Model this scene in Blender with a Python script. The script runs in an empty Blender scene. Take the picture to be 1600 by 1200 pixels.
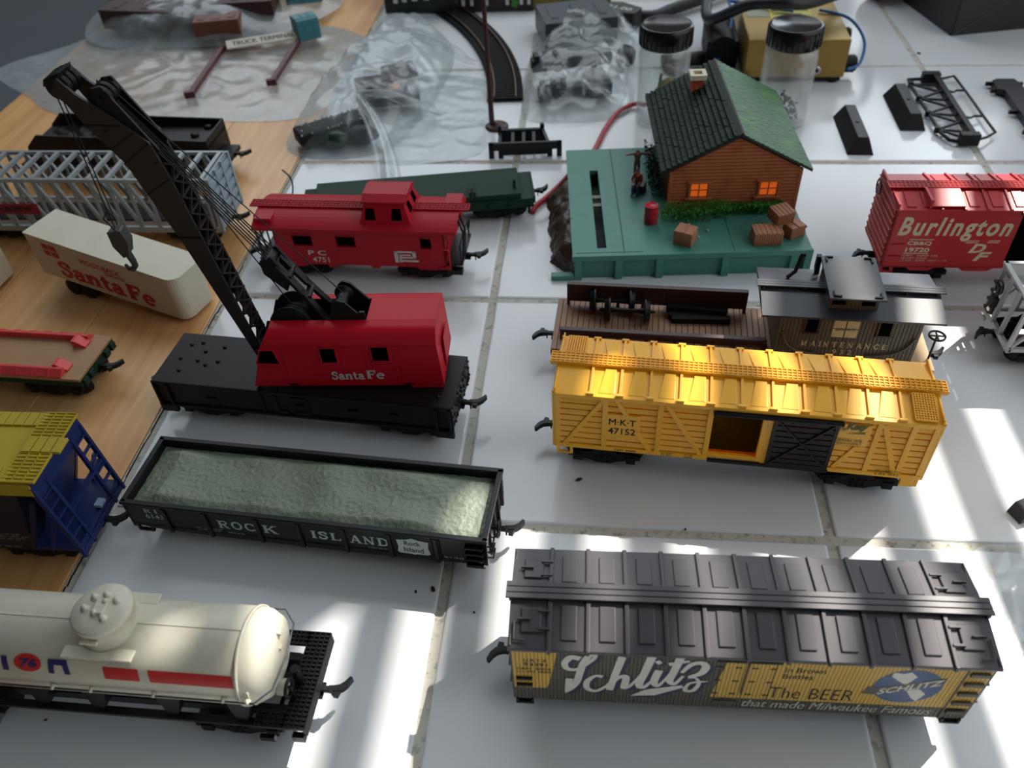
import bpy, math, random
from mathutils import Vector, Matrix, noise

S = 0.01                      # everything below is written in centimetres
random.seed(7)
scn = bpy.context.scene
COL = scn.collection
PI = math.pi

# ------------------------------------------------------------------ camera
cam_d = bpy.data.cameras.new('camera')
cam = bpy.data.objects.new('camera', cam_d)
COL.objects.link(cam)
cam_d.sensor_width = 36.0
cam_d.lens = 1292.58 / 1600 * 36.0
cam_d.clip_start = 0.005
cam_d.clip_end = 50
_p, _y, _r = 0.75962377, -0.13078274, -0.06428668
_fw = Vector((math.sin(_y) * math.cos(_p), math.cos(_y) * math.cos(_p), -math.sin(_p)))
_ri = Vector((math.cos(_y), -math.sin(_y), 0))
_up = _ri.cross(_fw)
_r2 = math.cos(_r) * _ri + math.sin(_r) * _up
_u2 = -math.sin(_r) * _ri + math.cos(_r) * _up
CAMP = Vector((5.48919, -20.64421, 27.95636))
cam.matrix_world = Matrix(((_r2.x, _u2.x, -_fw.x, CAMP.x * S), (_r2.y, _u2.y, -_fw.y, CAMP.y * S),
                           (_r2.z, _u2.z, -_fw.z, CAMP.z * S), (0, 0, 0, 1)))
cam_d.dof.use_dof = True
cam_d.dof.focus_distance = 0.345
cam_d.dof.aperture_fstop = 15.0
scn.camera = cam

# ------------------------------------------------------------------ light and exposure
scn.view_settings.view_transform = 'Standard'
scn.view_settings.look = 'None'
scn.view_settings.exposure = 0.0
scn.view_settings.gamma = 1.0
scn.view_settings.use_curve_mapping = False
scn.cycles.use_denoising = True
scn.cycles.max_bounces = 10
scn.cycles.diffuse_bounces = 4
scn.cycles.glossy_bounces = 4
scn.cycles.transparent_max_bounces = 24
scn.cycles.transmission_bounces = 8
scn.cycles.caustics_reflective = False
scn.cycles.caustics_refractive = False

world = bpy.data.worlds.new('world')
scn.world = world
world.use_nodes = True
bg = world.node_tree.nodes['Background']
bg.inputs['Color'].default_value = (0.92, 0.96, 1.0, 1)
bg.inputs['Strength'].default_value = 0.045

sun_d = bpy.data.lights.new('sun', 'SUN')
sun_d.energy = 8.5
sun_d.angle = 0.0093
sun_d.color = (1.0, 0.95, 0.86)
sun = bpy.data.objects.new('sun', sun_d)
COL.objects.link(sun)
SUN = Vector((0.675, 0.63, 1.0))             # towards the sun
sun.rotation_euler = SUN.to_track_quat('Z', 'Y').to_euler()

def area(name, loc, target, sx, sy, power, color):
    d = bpy.data.lights.new(name, 'AREA')
    d.shape = 'RECTANGLE'
    d.size, d.size_y = sx * S, sy * S
    d.energy = power
    d.color = color
    o = bpy.data.objects.new(name, d)
    COL.objects.link(o)
    o.location = Vector(loc) * S
    o.rotation_euler = (Vector(loc) - Vector(target)).to_track_quat('Z', 'Y').to_euler()
    return o
# daylight entering through the window behind the table and the blinds on the right
area('daylight_back_window', (20, 150, 130), (5, 30, 0), 300, 150, 29.0, (0.86, 0.94, 1.0))
area('daylight_right_window', (84, 0, 62), (5, 5, 0), 120, 100, 6.0, (0.86, 0.94, 1.0))

area('added_side_fill', (70, 127, 34), (20, 40, 0), 44, 52, 2.2, (0.86, 0.94, 1.0))  # added lamp that brightens the far right corner of the table

# ------------------------------------------------------------------ helpers
def lin(c):
    r = []
    for v in c[:3]:
        v /= 255.0
        r.append(v / 12.92 if v <= 0.04045 else ((v + 0.055) / 1.055) ** 2.4)
    return (*r, 1.0)

def mat(name, col, rough=0.45, metal=0.0, var=0.06, scale=3.0, bump=0.0, bscale=40.0, spec=0.5, dirt=None, dirtamt=0.0, dscale=1.2,
        emit=None, estr=0.0, coat=0.0, sheen=0.0, sss=0.0):
    m = bpy.data.materials.new(name)
    m.use_nodes = True
    nt = m.node_tree
    b = nt.nodes['Principled BSDF']
    tc = nt.nodes.new('ShaderNodeTexCoord')
    b.inputs['Roughness'].default_value = rough
    b.inputs['Metallic'].default_value = metal
    b.inputs['Specular IOR Level'].default_value = spec
    b.inputs['Coat Weight'].default_value = coat
    base = lin(col)
    n = nt.nodes.new('ShaderNodeTexNoise')
    n.inputs['Scale'].default_value = scale / S / 4
    n.inputs['Detail'].default_value = 4
    nt.links.new(tc.outputs['Object'], n.inputs['Vector'])
    mx = nt.nodes.new('ShaderNodeMix')
    mx.data_type = 'RGBA'
    mx.inputs[6].default_value = tuple(max(0, v * (1 - var)) for v in base[:3]) + (1,)
    mx.inputs[7].default_value = tuple(min(1, v * (1 + var)) for v in base[:3]) + (1,)
    nt.links.new(n.outputs['Fac'], mx.inputs[0])
    out = mx.outputs[2]
    if dirt:
        n2 = nt.nodes.new('ShaderNodeTexNoise')
        n2.inputs['Scale'].default_value = dscale / S / 2
        n2.inputs['Detail'].default_value = 6
        n2.inputs['Roughness'].default_value = 0.65
        nt.links.new(tc.outputs['Object'], n2.inputs['Vector'])
        rp = nt.nodes.new('ShaderNodeMapRange')
        rp.inputs[1].default_value = 0.52
        rp.inputs[2].default_value = 0.75
        rp.inputs[4].default_value = dirtamt
        nt.links.new(n2.outputs['Fac'], rp.inputs[0])
        m2 = nt.nodes.new('ShaderNodeMix')
        m2.data_type = 'RGBA'
        nt.links.new(rp.outputs[0], m2.inputs[0])
        nt.links.new(out, m2.inputs[6])
        m2.inputs[7].default_value = lin(dirt)
        out = m2.outputs[2]
    nt.links.new(out, b.inputs['Base Color'])
    if bump > 0:
        n3 = nt.nodes.new('ShaderNodeTexNoise')
        n3.inputs['Scale'].default_value = bscale / S / 10
        n3.inputs['Detail'].default_value = 3
        nt.links.new(tc.outputs['Object'], n3.inputs['Vector'])
        bp = nt.nodes.new('ShaderNodeBump')
        bp.inputs['Strength'].default_value = 1.0
        bp.inputs['Distance'].default_value = bump * S
        nt.links.new(n3.outputs['Fac'], bp.inputs['Height'])
        nt.links.new(bp.outputs['Normal'], b.inputs['Normal'])
    if emit:
        b.inputs['Emission Color'].default_value = lin(emit)
        b.inputs['Emission Strength'].default_value = estr
    if sss > 0:
        b.inputs['Subsurface Weight'].default_value = sss
        b.inputs['Subsurface Radius'].default_value = (0.003, 0.002, 0.001)
    return m

class MB:
    def __init__(s):
        s.v = []; s.f = []; s.sm = []
    def add(s, vs, fs, sm=False):
        o = len(s.v)
        s.v += [tuple(p) for p in vs]
        s.f += [tuple(i + o for i in f) for f in fs]
        s.sm += [sm] * len(fs)
        return s
    def box(s, x0, x1, y0, y1, z0, z1):
        if x0 > x1: x0, x1 = x1, x0
        if y0 > y1: y0, y1 = y1, y0
        if z0 > z1: z0, z1 = z1, z0
        return s.add([(x0, y0, z0), (x1, y0, z0), (x1, y1, z0), (x0, y1, z0), (x0, y0, z1), (x1, y0, z1), (x1, y1, z1), (x0, y1, z1)],
                     [(0, 3, 2, 1), (4, 5, 6, 7), (0, 1, 5, 4), (1, 2, 6, 5), (2, 3, 7, 6), (3, 0, 4, 7)])
    def hexa(s, p):        # eight corners, bottom ring then top ring
        return s.add(p, [(0, 3, 2, 1), (4, 5, 6, 7), (0, 1, 5, 4), (1, 2, 6, 5), (2, 3, 7, 6), (3, 0, 4, 7)])
    def bar(s, p, q, w, h, up=(0, 0, 1)):
        p, q = Vector(p), Vector(q)
        d = (q - p).normalized()
        u = Vector(up)
        if abs(d.dot(u)) > 0.98: u = Vector((0, 1, 0))
        a = d.cross(u).normalized() * (w / 2)
        b = a.cross(d).normalized() * (h / 2)
        return s.hexa([p - a - b, p + a - b, q + a - b, q - a - b, p - a + b, p + a + b, q + a + b, q - a + b])
    def tube(s, pts, r, n=8, cap=True):
        pts = [Vector(p) for p in pts]
        rings = []
        u = None
        for i, p in enumerate(pts):
            d = (pts[min(i + 1, len(pts) - 1)] - pts[max(i - 1, 0)]).normalized()
            if u is None:
                u = Vector((0, 0, 1)) if abs(d.z) < 0.9 else Vector((1, 0, 0))
            a = d.cross(u).normalized()
            b = a.cross(d).normalized()
            u = b
            rr = r[i] if isinstance(r, (list, tuple)) else r
            rings.append([p + (a * math.cos(t) + b * math.sin(t)) * rr for t in [2 * PI * k / n for k in range(n)]])
        vs = [v for g in rings for v in g]
        fs = []
        for i in range(len(rings) - 1):
            for k in range(n):
                k2 = (k + 1) % n
                fs.append((i * n + k, i * n + k2, (i + 1) * n + k2, (i + 1) * n + k))
        s.add(vs, fs, True)
        if cap:
            s.add(rings[0], [tuple(range(n))])
            s.add(rings[-1], [tuple(reversed(range(n)))])
        return s
    def cyl(s, p, q, r, n=16, r2=None):
        return s.tube([p, q], [r, r if r2 is None else r2], n)
    def lathe(s, prof, n=24, c=(0, 0, 0), axis='z', smooth=True):
        vs = []
        for (r, h) in prof:
            for k in range(n):
                t = 2 * PI * k / n
                a, b = r * math.cos(t), r * math.sin(t)
                if axis == 'z': vs.append((c[0] + a, c[1] + b, c[2] + h))
                elif axis == 'x': vs.append((c[0] + h, c[1] + a, c[2] + b))
                else: vs.append((c[0] + a, c[1] + h, c[2] - b))
        fs = []
        for i in range(len(prof) - 1):
            for k in range(n):
                k2 = (k + 1) % n
                fs.append((i * n + k, i * n + k2, (i + 1) * n + k2, (i + 1) * n + k))
        if len(prof) == 4 and abs(prof[0][0] - prof[-1][0]) < 1e-9:       # a closed ring, no caps
            m = (len(prof) - 1) * n
            fs += [(m + k, m + (k + 1) % n, (k + 1) % n, k) for k in range(n)]
        else:
            fs.append(tuple(reversed(range(n))))
            fs.append(tuple((len(prof) - 1) * n + k for k in range(n)))
        return s.add(vs, fs, smooth)
    def prism(s, prof, a0, a1, axis='x', smooth=False):
        n = len(prof)
        def P(u, v, a):
            return (a, u, v) if axis == 'x' else (u, a, v) if axis == 'y' else (u, v, a)
        vs = [P(u, v, a0) for u, v in prof] + [P(u, v, a1) for u, v in prof]
        fs = [(i, (i + 1) % n, n + (i + 1) % n, n + i) for i in range(n)]
        s.add(vs, fs, smooth)
        s.add([P(u, v, a0) for u, v in prof], [tuple(reversed(range(n)))])
        s.add([P(u, v, a1) for u, v in prof], [tuple(range(n))])
        return s
    def poly(s, pts):
        return s.add(pts, [tuple(range(len(pts)))])
    def grid(s, fn, nu, nv, smooth=True, closed=False):
        vs = [fn(i / nu, j / nv) for j in range(nv + 1) for i in range(nu + 1)]
        fs = [(j * (nu + 1) + i, j * (nu + 1) + i + 1, (j + 1) * (nu + 1) + i + 1, (j + 1) * (nu + 1) + i) for j in range(nv) for i in range(nu)]
        return s.add(vs, fs, smooth)
    def xf(s, fn):
        s.v = [tuple(fn(Vector(p))) for p in s.v]
        return s
    def build(s, name, m, parent=None, bevel=0.0, seg=2, fix=True, kind=None):
        me = bpy.data.meshes.new(name)
        me.from_pydata([(x * S, y * S, z * S) for x, y, z in s.v], [], s.f)
        me.polygons.foreach_set('use_smooth', s.sm)
        me.materials.append(m)
        if fix:
            import bmesh
            bm = bmesh.new(); bm.from_mesh(me)
            bmesh.ops.recalc_face_normals(bm, faces=bm.faces)
            bm.to_mesh(me); bm.free()
        me.update()
        o = bpy.data.objects.new(name, me)
        COL.objects.link(o)
        if parent: o.parent = parent
        if kind: o['kind'] = kind
        if bevel > 0:
            md = o.modifiers.new('bevel', 'BEVEL')
            md.width = bevel * S
            md.segments = seg
            md.limit_method = 'ANGLE'
            md.angle_limit = math.radians(40)
        return o

def inst(o, name=None, parent=None, loc=None, rot=None):
    c = o.copy()
    if name: c.name = name
    COL.objects.link(c)
    c.parent = parent if parent else o.parent
    if loc is not None: c.location = Vector(loc) * S
    if rot is not None: c.rotation_euler = rot
    return c

def tag(o, label=None, cat=None, group=None, kind=None):
    if label: o['label'] = label
    if cat: o['category'] = cat
    if group: o['group'] = group
    if kind: o['kind'] = kind
    return o

def thing(name, label, cat, x=0, y=0, th=0, z=0, group=None):
    o = bpy.data.objects.new(name, None)
    o.empty_display_size = 0.01
    COL.objects.link(o)
    o.location = (x * S, y * S, z * S)
    o.rotation_euler = (0, 0, th)
    return tag(o, label, cat, group)

# ---- lettering: strings are drawn flat, then laid onto a plane by fit_text
def raw_text(txt, bold=0.0, shear=0.0, space=1.0):
    cu = bpy.data.curves.new('lettering', 'FONT')
    cu.body = txt
    cu.size = 1.0
    thick = bold if ('M' in txt or 'W' in txt) else 0.0     # these letters are thickened by overlapping copies
    cu.offset = 0.0 if thick else bold
    cu.shear = shear
    cu.space_character = space
    cu.resolution_u = 3
    ob = bpy.data.objects.new('lettering', cu)
    COL.objects.link(ob)
    bpy.context.view_layer.update()
    me = bpy.data.meshes.new_from_object(ob)
    vs = [(v.co.x, v.co.y) for v in me.vertices]
    fs = [tuple(p.vertices) for p in me.polygons]
    bpy.data.objects.remove(ob); bpy.data.curves.remove(cu); bpy.data.meshes.remove(me)
    if thick:
        n = len(vs)
        vs = [(x + dx, y) for dx in (-thick, thick) for x, y in vs]
        fs = fs + [tuple(i + n for i in f) for f in fs]
    return vs, fs

def strip2d(pts, w):
    """flat ribbon along a polyline, w is one width or a width for each point"""
    pts = [Vector(p) for p in pts]
    n = len(pts)
    L = []; Rr = []
    for i in range(n):
        a = pts[max(i - 1, 0)]; b = pts[min(i + 1, n - 1)]
        d = (b - a)
        if d.length < 1e-6: d = Vector((1, 0))
        d.normalize()
        nrm = Vector((-d.y, d.x))
        ww = (w[i] if isinstance(w, (list, tuple)) else w) / 2
        L.append(pts[i] + nrm * ww); Rr.append(pts[i] - nrm * ww)
    vs = [tuple(p) for p in L] + [tuple(p) for p in Rr]
    fs = [(i, n + i, n + i + 1, i + 1) for i in range(n - 1)]
    return vs, fs

def smooth2d(pts, k=6):
    """catmull-rom through points (last tuple item may be a width)"""
    out = []
    P = [pts[0]] + list(pts) + [pts[-1]]
    for i in range(1, len(P) - 2):
        for j in range(k):
            t = j / k
            r = []
            for c in range(len(pts[0])):
                p0, p1, p2, p3 = P[i - 1][c], P[i][c], P[i + 1][c], P[i + 2][c]
                r.append(0.5 * (2 * p1 + (p2 - p0) * t + (2 * p0 - 5 * p1 + 4 * p2 - p3) * t * t + (3 * p1 - p0 - 3 * p2 + p3) * t ** 3))
            out.append(tuple(r))
    out.append(tuple(pts[-1]))
    return out

def arc(cx, cy, rx, ry, a0, a1, n=10):
    return [(cx + rx * math.cos(math.radians(a0 + (a1 - a0) * i / n)), cy + ry * math.sin(math.radians(a0 + (a1 - a0) * i / n))) for i in range(n + 1)]

T = 0.19    # stem width of the slab-serif letters, cap height 1
SERIF = {   # letter: (advance, strokes [(points, width)], serifs [(x0, x1, y)])
 'R': (.92, [([(.2, 0), (.2, 1)], T), ([(.2, .93), (.48, .93)] + arc(.48, .72, .22, .21, 90, -90) + [(.2, .51)], .13), ([(.42, .5), (.72, .03)], T)], [(.02, .38, .04), (.05, .3, .96), (.6, .88, .04)]),
 'O': (.92, [(arc(.44, .5, .33, .44, 0, 360, 24), .17)], []),
 'C': (.84, [(arc(.44, .5, .33, .44, 35, 325, 20), .17), ([(.74, .62), (.74, .97)], .07), ([(.74, .05), (.74, .3)], .05)], []),
 'K': (.95, [([(.2, 0), (.2, 1)], T), ([(.24, .4), (.7, .95)], .11), ([(.4, .55), (.74, .04)], T)], [(.02, .38, .04), (.02, .38, .96), (.55, .88, .96), (.58, .92, .04)]),
 'I': (.48, [([(.22, 0), (.22, 1)], T)], [(.04, .4, .04), (.04, .4, .96)]),
 'S': (.74, [(smooth2d([(.58, .72), (.5, .9), (.33, .95), (.14, .85), (.14, .68), (.32, .55), (.52, .43), (.56, .24), (.4, .06), (.22, .06), (.08, .28)], 4), .17), ([(.6, .66), (.6, .97)], .07), ([(.06, .03), (.06, .34)], .07)], []),
 'L': (.78, [([(.2, 0), (.2, 1)], T), ([(.2, .06), (.66, .06)], .12), ([(.67, .0), (.67, .3)], .08)], [(.02, .38, .04), (.02, .4, .96)]),
 'A': (.9, [([(.12, .03), (.42, 1)], .09), ([(.42, 1), (.7, .03)], T), ([(.22, .34), (.6, .34)], .09)], [(.0, .26, .04), (.54, .86, .04)]),
 'N': (.98, [([(.17, 0), (.17, 1)], .1), ([(.14, .97), (.7, .05)], T), ([(.71, 0), (.71, 1)], .1)], [(.02, .33, .04), (.02, .24, .96), (.56, .88, .96)]),
 'D': (.94, [([(.2, 0), (.2, 1)], T), ([(.2, .93), (.42, .93)] + arc(.42, .5, .32, .43, 90, -90, 14) + [(.2, .07)], .14)], [(.02, .3, .04), (.02, .3, .96)]),
 'F': (.8, [([(.2, 0), (.2, 1)], .24), ([(.2, .92), (.7, .92)], .15), ([(.68, .66), (.68, .98)], .1), ([(.2, .52), (.54, .52)], .14), ([(.52, .38), (.52, .66)], .08)], [(.04, .4, .06), (.05, .3, .94)]),
 'a': (.72, [(arc(.28, .2, .19, .17, 60, 330, 12), .16), (smooth2d([(.1, .5), (.2, .63), (.36, .64), (.46, .52), (.46, .1)], 4), .18), ([(.44, .06), (.68, .06)], .13)], []),
 'n': (.82, [([(.17, 0), (.17, .68)], .2), (smooth2d([(.2, .5), (.36, .63), (.52, .6), (.58, .44), (.58, .0)], 4), .2)], [(.0, .34, .06), (.0, .2, .63), (.42, .76, .06)]),
 't': (.58, [([(.24, .95), (.24, .2), (.32, .07), (.5, .1)], .19), ([(.04, .64), (.5, .64)], .13)], []),
 'e': (.7, [(arc(.33, .34, .24, .28, 0, 320, 18), .16), ([(.1, .36), (.58, .36)], .12)], []),
 'M': (1.08, [([(.17, 0), (.17, 1)], .1), ([(.15, .97), (.47, .1)], T), ([(.47, .1), (.79, .97)], .1), ([(.8, 0), (.8, 1)], T)], [(.02, .32, .04), (.02, .22, .96), (.64, .98, .04), (.76, .98, .96)]),
 'T': (.86, [([(.4, 0), (.4, 1)], T), ([(.05, .94), (.75, .94)], .12), ([(.06, .68), (.06, .96)], .08), ([(.74, .68), (.74, .96)], .08)], [(.22, .58, .04)]),
 'E': (.82, [([(.2, 0), (.2, 1)], T), ([(.2, .94), (.66, .94)], .12), ([(.2, .06), (.68, .06)], .12), ([(.2, .5), (.5, .5)], .1), ([(.66, .7), (.66, .97)], .07), ([(.69, .03), (.69, .32)], .07), ([(.5, .38), (.5, .62)], .06)], [(.02, .3, .04), (.02, .3, .96)]),
 ' ': (.4, [], []),
}
def serif_text(txt, space=1.0, shear=0.0, wt=1.0):
    vs, fs = [], []
    x = 0
    for ch in txt:
        adv, st, se = SERIF[ch]
        parts = [strip2d(p, w * wt) for p, w in st] + [strip2d([(a, y), (b, y)], .09 * wt) for a, b, y in se]
        for v, f in parts:
            o = len(vs)
            vs += [(px + x + shear * py, py) for px, py in v]
            fs += [tuple(i + o for i in q) for q in f]
        x += adv * space
    return vs, fs

def lay(vf, m, parent, x0, x1, z0, z1, org=(0, 0, 0), u=(1, 0, 0), v=(0, 0, 1), name='lettering', keep=False, warp=None):
    """lay a flat drawing onto a plane so that it fills x0..x1, z0..z1 of that plane"""
    vs, fs = vf
    ax = min(p[0] for p in vs); bx = max(p[0] for p in vs); ay = min(p[1] for p in vs); by = max(p[1] for p in vs)
    sx = (x1 - x0) / (bx - ax); sz = (z1 - z0) / (by - ay)
    if keep: sz = sx; z1 = z0 + (by - ay) * sz
    org, u, v = Vector(org), Vector(u), Vector(v)
    mb = MB()
    pts = []
    for p in vs:
        a, b = x0 + (p[0] - ax) * sx, z0 + (p[1] - ay) * sz
        pts.append(warp(a, b) if warp else org + u * a + v * b)
    mb.add(pts, fs)
    return mb.build(name, m, parent, fix=False)

def poly2d(pts):
    return list(pts), [tuple(range(len(pts)))]

# ------------------------------------------------------------------ shared railway parts
M_BLK = mat('black_plastic', (20, 20, 22), .42, var=.15, spec=.3)
M_BLK2 = mat('matt_black_plastic', (17, 17, 18), .6, var=.2, spec=.25)
M_STEEL = mat('dull_steel', (105, 105, 108), 0.35, 1.0)

def _truck():
    t = MB()
    for s in (-1, 1):
        y = s * 1.28
        t.prism([(-1.55, .62), (-1.55, .86), (-1.2, .92), (-.55, .95), (-.4, 1.12), (.4, 1.12), (.55, .95), (1.2, .92), (1.55, .86), (1.55, .62), (1.2, .6), (.5, .42), (.3, .3), (-.3, .3), (-.5, .42), (-1.2, .6)],
                y - .09, y + .09, 'y')
        for x in (-1.15, 1.15):
            t.box(x - .2, x + .2, y - .15, y + .15, .42, .8)
        for k in (-.24, 0, .24):
            t.cyl((k, y + s * .06, .42), (k, y + s * .06, .82), .09, 8)
    t.box(-.3, .3, -1.25, 1.25, .7, 1.0)
    return t
def _wheelset():
    w = MB()
    for s in (-1, 1):
        w.lathe([(.06, s * .70), (.50, s * .70), (.56, s * .72), (.56, s * .78), (.48, s * .80), (.47, s * .98), (.4, s * 1.0), (.12, s * .92)], 20, (0, 0, .56), 'y')
    w.cyl((0, -1.15, .56), (0, 1.15, .56), .1, 8)
    return w
def _coupler():
    c = MB()
    c.box(-.5, .4, -.1, .1, -.1, .08)
    c.prism([(.35, -.09), (.62, -.09), (.82, -.02), (.97, .14), (1.1, .42), (1.0, .48), (.86, .28), (.72, .16), (.55, .11), (.35, .09)], -.12, .12, 'z')
    c.prism([(.5, -.09), (.52, -.24), (.7, -.26), (.76, -.06)], -.1, .1, 'z')
    c.cyl((.4, -.03, -.35), (.4, -.03, -.08), .04, 6)
    c.box(-.6, .15, -.3, .3, -.18, -.1)
    return c
_proto = {}
def part_from(key, fn, name, m, parent, loc, rz=0.0):
    if key not in _proto:
        _proto[key] = fn().build(name, m, parent, bevel=0.02 if key == 'coupler' else 0, seg=1)
        o = _proto[key]
    else:
        o = _proto[key].copy()
        o.name = name
        COL.objects.link(o)
        o.parent = parent
    o.location = Vector(loc) * S
    o.rotation_euler = (0, 0, rz)
    return o
def running_gear(root, half, zc=1.0, trucks=(-1, 1), couplers=(-1, 1), tx=None, ext=0.0, rx=0.0):
    for s in trucks:
        t = part_from('truck', _truck, 'truck', M_BLK2, root, (s * (tx if tx else half - 2.1), 0, 0))
        for d in (-1.15, 1.15):
            part_from('wheelset', _wheelset, 'wheelset', M_BLK, t, (d, 0, 0))
    for s in couplers:
        part_from('coupler', _coupler, 'coupler', M_BLK, root, (s * (half + ext), 0, zc), 0 if s > 0 else PI)
# ------------------------------------------------------------------ room
M_FLOOR = mat('slate_floor', (30, 38, 46), 0.8, spec=.2, var=0.15, scale=.1)
M_WALL = mat('painted_wall', (196, 198, 198), 0.8, var=0.03)
M_TRIM = mat('white_window_paint', (225, 225, 222), 0.5, var=0.02)
tag(MB().box(-500, 300, -220, 700, -77, -75).build('floor', M_FLOOR), kind='structure')
wl = MB()
WX0, WX1, WY0, WY1, WZ0, WZ1 = 66, 69, -62, 63.5, 6, 124
wl.box(WX0, WX1, WY1, 103, -75, 180); wl.box(WX0, WX1, 151, 200, -75, 180); wl.box(WX0, WX1, 103, 151, -75, 5); wl.box(WX0, WX1, 103, 151, 62, 180)
wl.box(WX0, WX1, -220, WY0, -75, 180)
wl.box(WX0, WX1, WY0, WY1, -75, WZ0)
wl.box(WX0, WX1, WY0, WY1, WZ1, 180)
tag(wl.build('wall_right', M_WALL), kind='structure')
wf = thing('window_1', None, None)
tag(wf, kind='structure')
f = MB()
for (a, b, c, d) in ((WY0, WY1, WZ0, WZ0 + 3), (WY0, WY1, WZ1 - 3, WZ1), (WY0, WY0 + 3, WZ0, WZ1), (WY1 - .3, WY1, WZ0, WZ1)):
    f.box(66.5, 68.5, a, b, c, d)
f.build('window_frame', M_TRIM, wf, bevel=.3)
w2f = tag(thing('added_window', None, None), kind='structure')  # added opening, put in so the corner fill light can enter
f = MB()
for (a, b, c, d) in ((103, 151, 5, 7), (103, 151, 60, 62), (103, 105, 5, 62), (149, 151, 5, 62)): f.box(66.5, 68.5, a, b, c, d)
f.build('window_frame', M_TRIM, w2f, bevel=.3)

def slat_mat():
    m = bpy.data.materials.new('light_leak_slat')
    m.use_nodes = True
    nt = m.node_tree
    b = nt.nodes['Principled BSDF']
    n = nt.nodes.new('ShaderNodeTexNoise'); n.inputs['Scale'].default_value = 40
    rp = nt.nodes.new('ShaderNodeMapRange'); rp.inputs[3].default_value = .78; rp.inputs[4].default_value = .86
    nt.links.new(n.outputs['Fac'], rp.inputs[0])
    cb = nt.nodes.new('ShaderNodeCombineColor')
    for i in range(3): nt.links.new(rp.outputs[0], cb.inputs[i])
    nt.links.new(cb.outputs[0], b.inputs['Base Color'])
    b.inputs['Roughness'].default_value = .5
    tr = nt.nodes.new('ShaderNodeBsdfTransparent')
    mx = nt.nodes.new('ShaderNodeMixShader'); mx.inputs[0].default_value = .95  # slight transparency stands in for light bouncing between the white slats
    nt.links.new(tr.outputs[0], mx.inputs[1]); nt.links.new(b.outputs[0], mx.inputs[2])
    nt.links.new(mx.outputs[0], nt.nodes['Material Output'].inputs['Surface'])
    return m
bl = thing('window_blind', 'white horizontal slat blind hanging in the sunny window', 'blind', 63, 0, 0, 0)
sl = MB()
sa = math.radians(35.5)
pr = []
for k in range(7):
    t = -2.5 + 5 * k / 6
    pr.append((t, .25 * (1 - (t / 2.5) ** 2)))
prof = pr + [(t, h - .06) for t, h in reversed(pr)]
prof = [(t * math.cos(sa) - h * math.sin(sa), t * math.sin(sa) + h * math.cos(sa)) for t, h in prof]
sl.prism(prof, WY0 + 1, WY1 - .2, 'y')
M_SLAT = slat_mat()
s0 = sl.build('slat', M_SLAT, bl)
zz = [61.2 + 5.1 * k for k in range(-10, 12)]
s0.location = (0, 0, zz[0] * S)
for z in zz[1:]: inst(s0, 'slat', bl, (0, 0, z))
MB().box(-2.5, 2.5, WY0 + 1, WY1 - .2, zz[-1] + 3, zz[-1] + 7).build('head_rail', M_TRIM, bl, bevel=.2)

# ------------------------------------------------------------------ table: tiles set in grout beside wide boards
def tile_mat():
    m = mat('glazed_tile', (226, 228, 230), 0.16, var=0.025, scale=.4, spec=.5)
    return m
M_TILE = tile_mat()
def grout_mat():
    m = mat('dirty_grout', (196, 192, 180), 0.9, var=0.12, bump=0.03, bscale=30, dirt=(84, 74, 62), dirtamt=.9, dscale=6)
    return m
M_GROUT = grout_mat()
def wood_mat():
    m = bpy.data.materials.new('table_wood')
    m.use_nodes = True
    nt = m.node_tree
    b = nt.nodes['Principled BSDF']
    b.inputs['Roughness'].default_value = .3
    tc = nt.nodes.new('ShaderNodeTexCoord')
    mp = nt.nodes.new('ShaderNodeMapping')
    mp.inputs['Scale'].default_value = (130, 9, 30)
    mp.inputs['Rotation'].default_value = (0, 0, .12)
    nt.links.new(tc.outputs['Object'], mp.inputs[0])
    n = nt.nodes.new('ShaderNodeTexNoise')
    n.inputs['Scale'].default_value = 1.0; n.inputs['Detail'].default_value = 6; n.inputs['Distortion'].default_value = .6
    nt.links.new(mp.outputs[0], n.inputs['Vector'])
    cr = nt.nodes.new('ShaderNodeValToRGB')
    e = cr.color_ramp.elements
    e[0].position = .3; e[0].color = lin((216, 158, 100))
    e[1].position = .72; e[1].color = lin((240, 190, 130))
    nt.links.new(n.outputs['Fac'], cr.inputs[0])
    n2 = nt.nodes.new('ShaderNodeTexNoise'); n2.inputs['Scale'].default_value = 14
    nt.links.new(tc.outputs['Object'], n2.inputs['Vector'])
    mx = nt.nodes.new('ShaderNodeMix'); mx.data_type = 'RGBA'; mx.blend_type = 'MULTIPLY'
    rp = nt.nodes.new('ShaderNodeMapRange'); rp.inputs[1].default_value = .4; rp.inputs[2].default_value = .7; rp.inputs[4].default_value = .6
    nt.links.new(n2.outputs['Fac'], rp.inputs[0]); nt.links.new(rp.outputs[0], mx.inputs[0])
    nt.links.new(cr.outputs[0], mx.inputs[6]); mx.inputs[7].default_value = lin((225, 200, 175))
    nt.links.new(mx.outputs[2], b.inputs['Base Color'])
    return m
M_WOOD = wood_mat()
table = thing('table', 'large white tiled table with wide wooden boards along one edge', 'table')
tl = 15.24
g = .36
NY0, NY1 = -3, 5
MB().box(-15.45, 4 * tl, NY0 * tl, NY1 * tl, -1.6, -.09).build('grout', M_GROUT, table)
tm = MB().box(g / 2, tl - g / 2, g / 2, tl - g / 2, -.9, 0)
t0 = tm.build('tile', M_TILE, table, bevel=.14, seg=3)
first = True
for i in range(-1, 4):
    for j in range(NY0, NY1):
        z = random.uniform(-.012, 0)
        loc = (i * tl, j * tl, z)
        if first:
            t0.location = Vector(loc) * S; first = False
        else:
            inst(t0, 'tile', table, loc)
xs = [-42.2, -35.5, -28.8, -22.1, -15.46]
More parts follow.
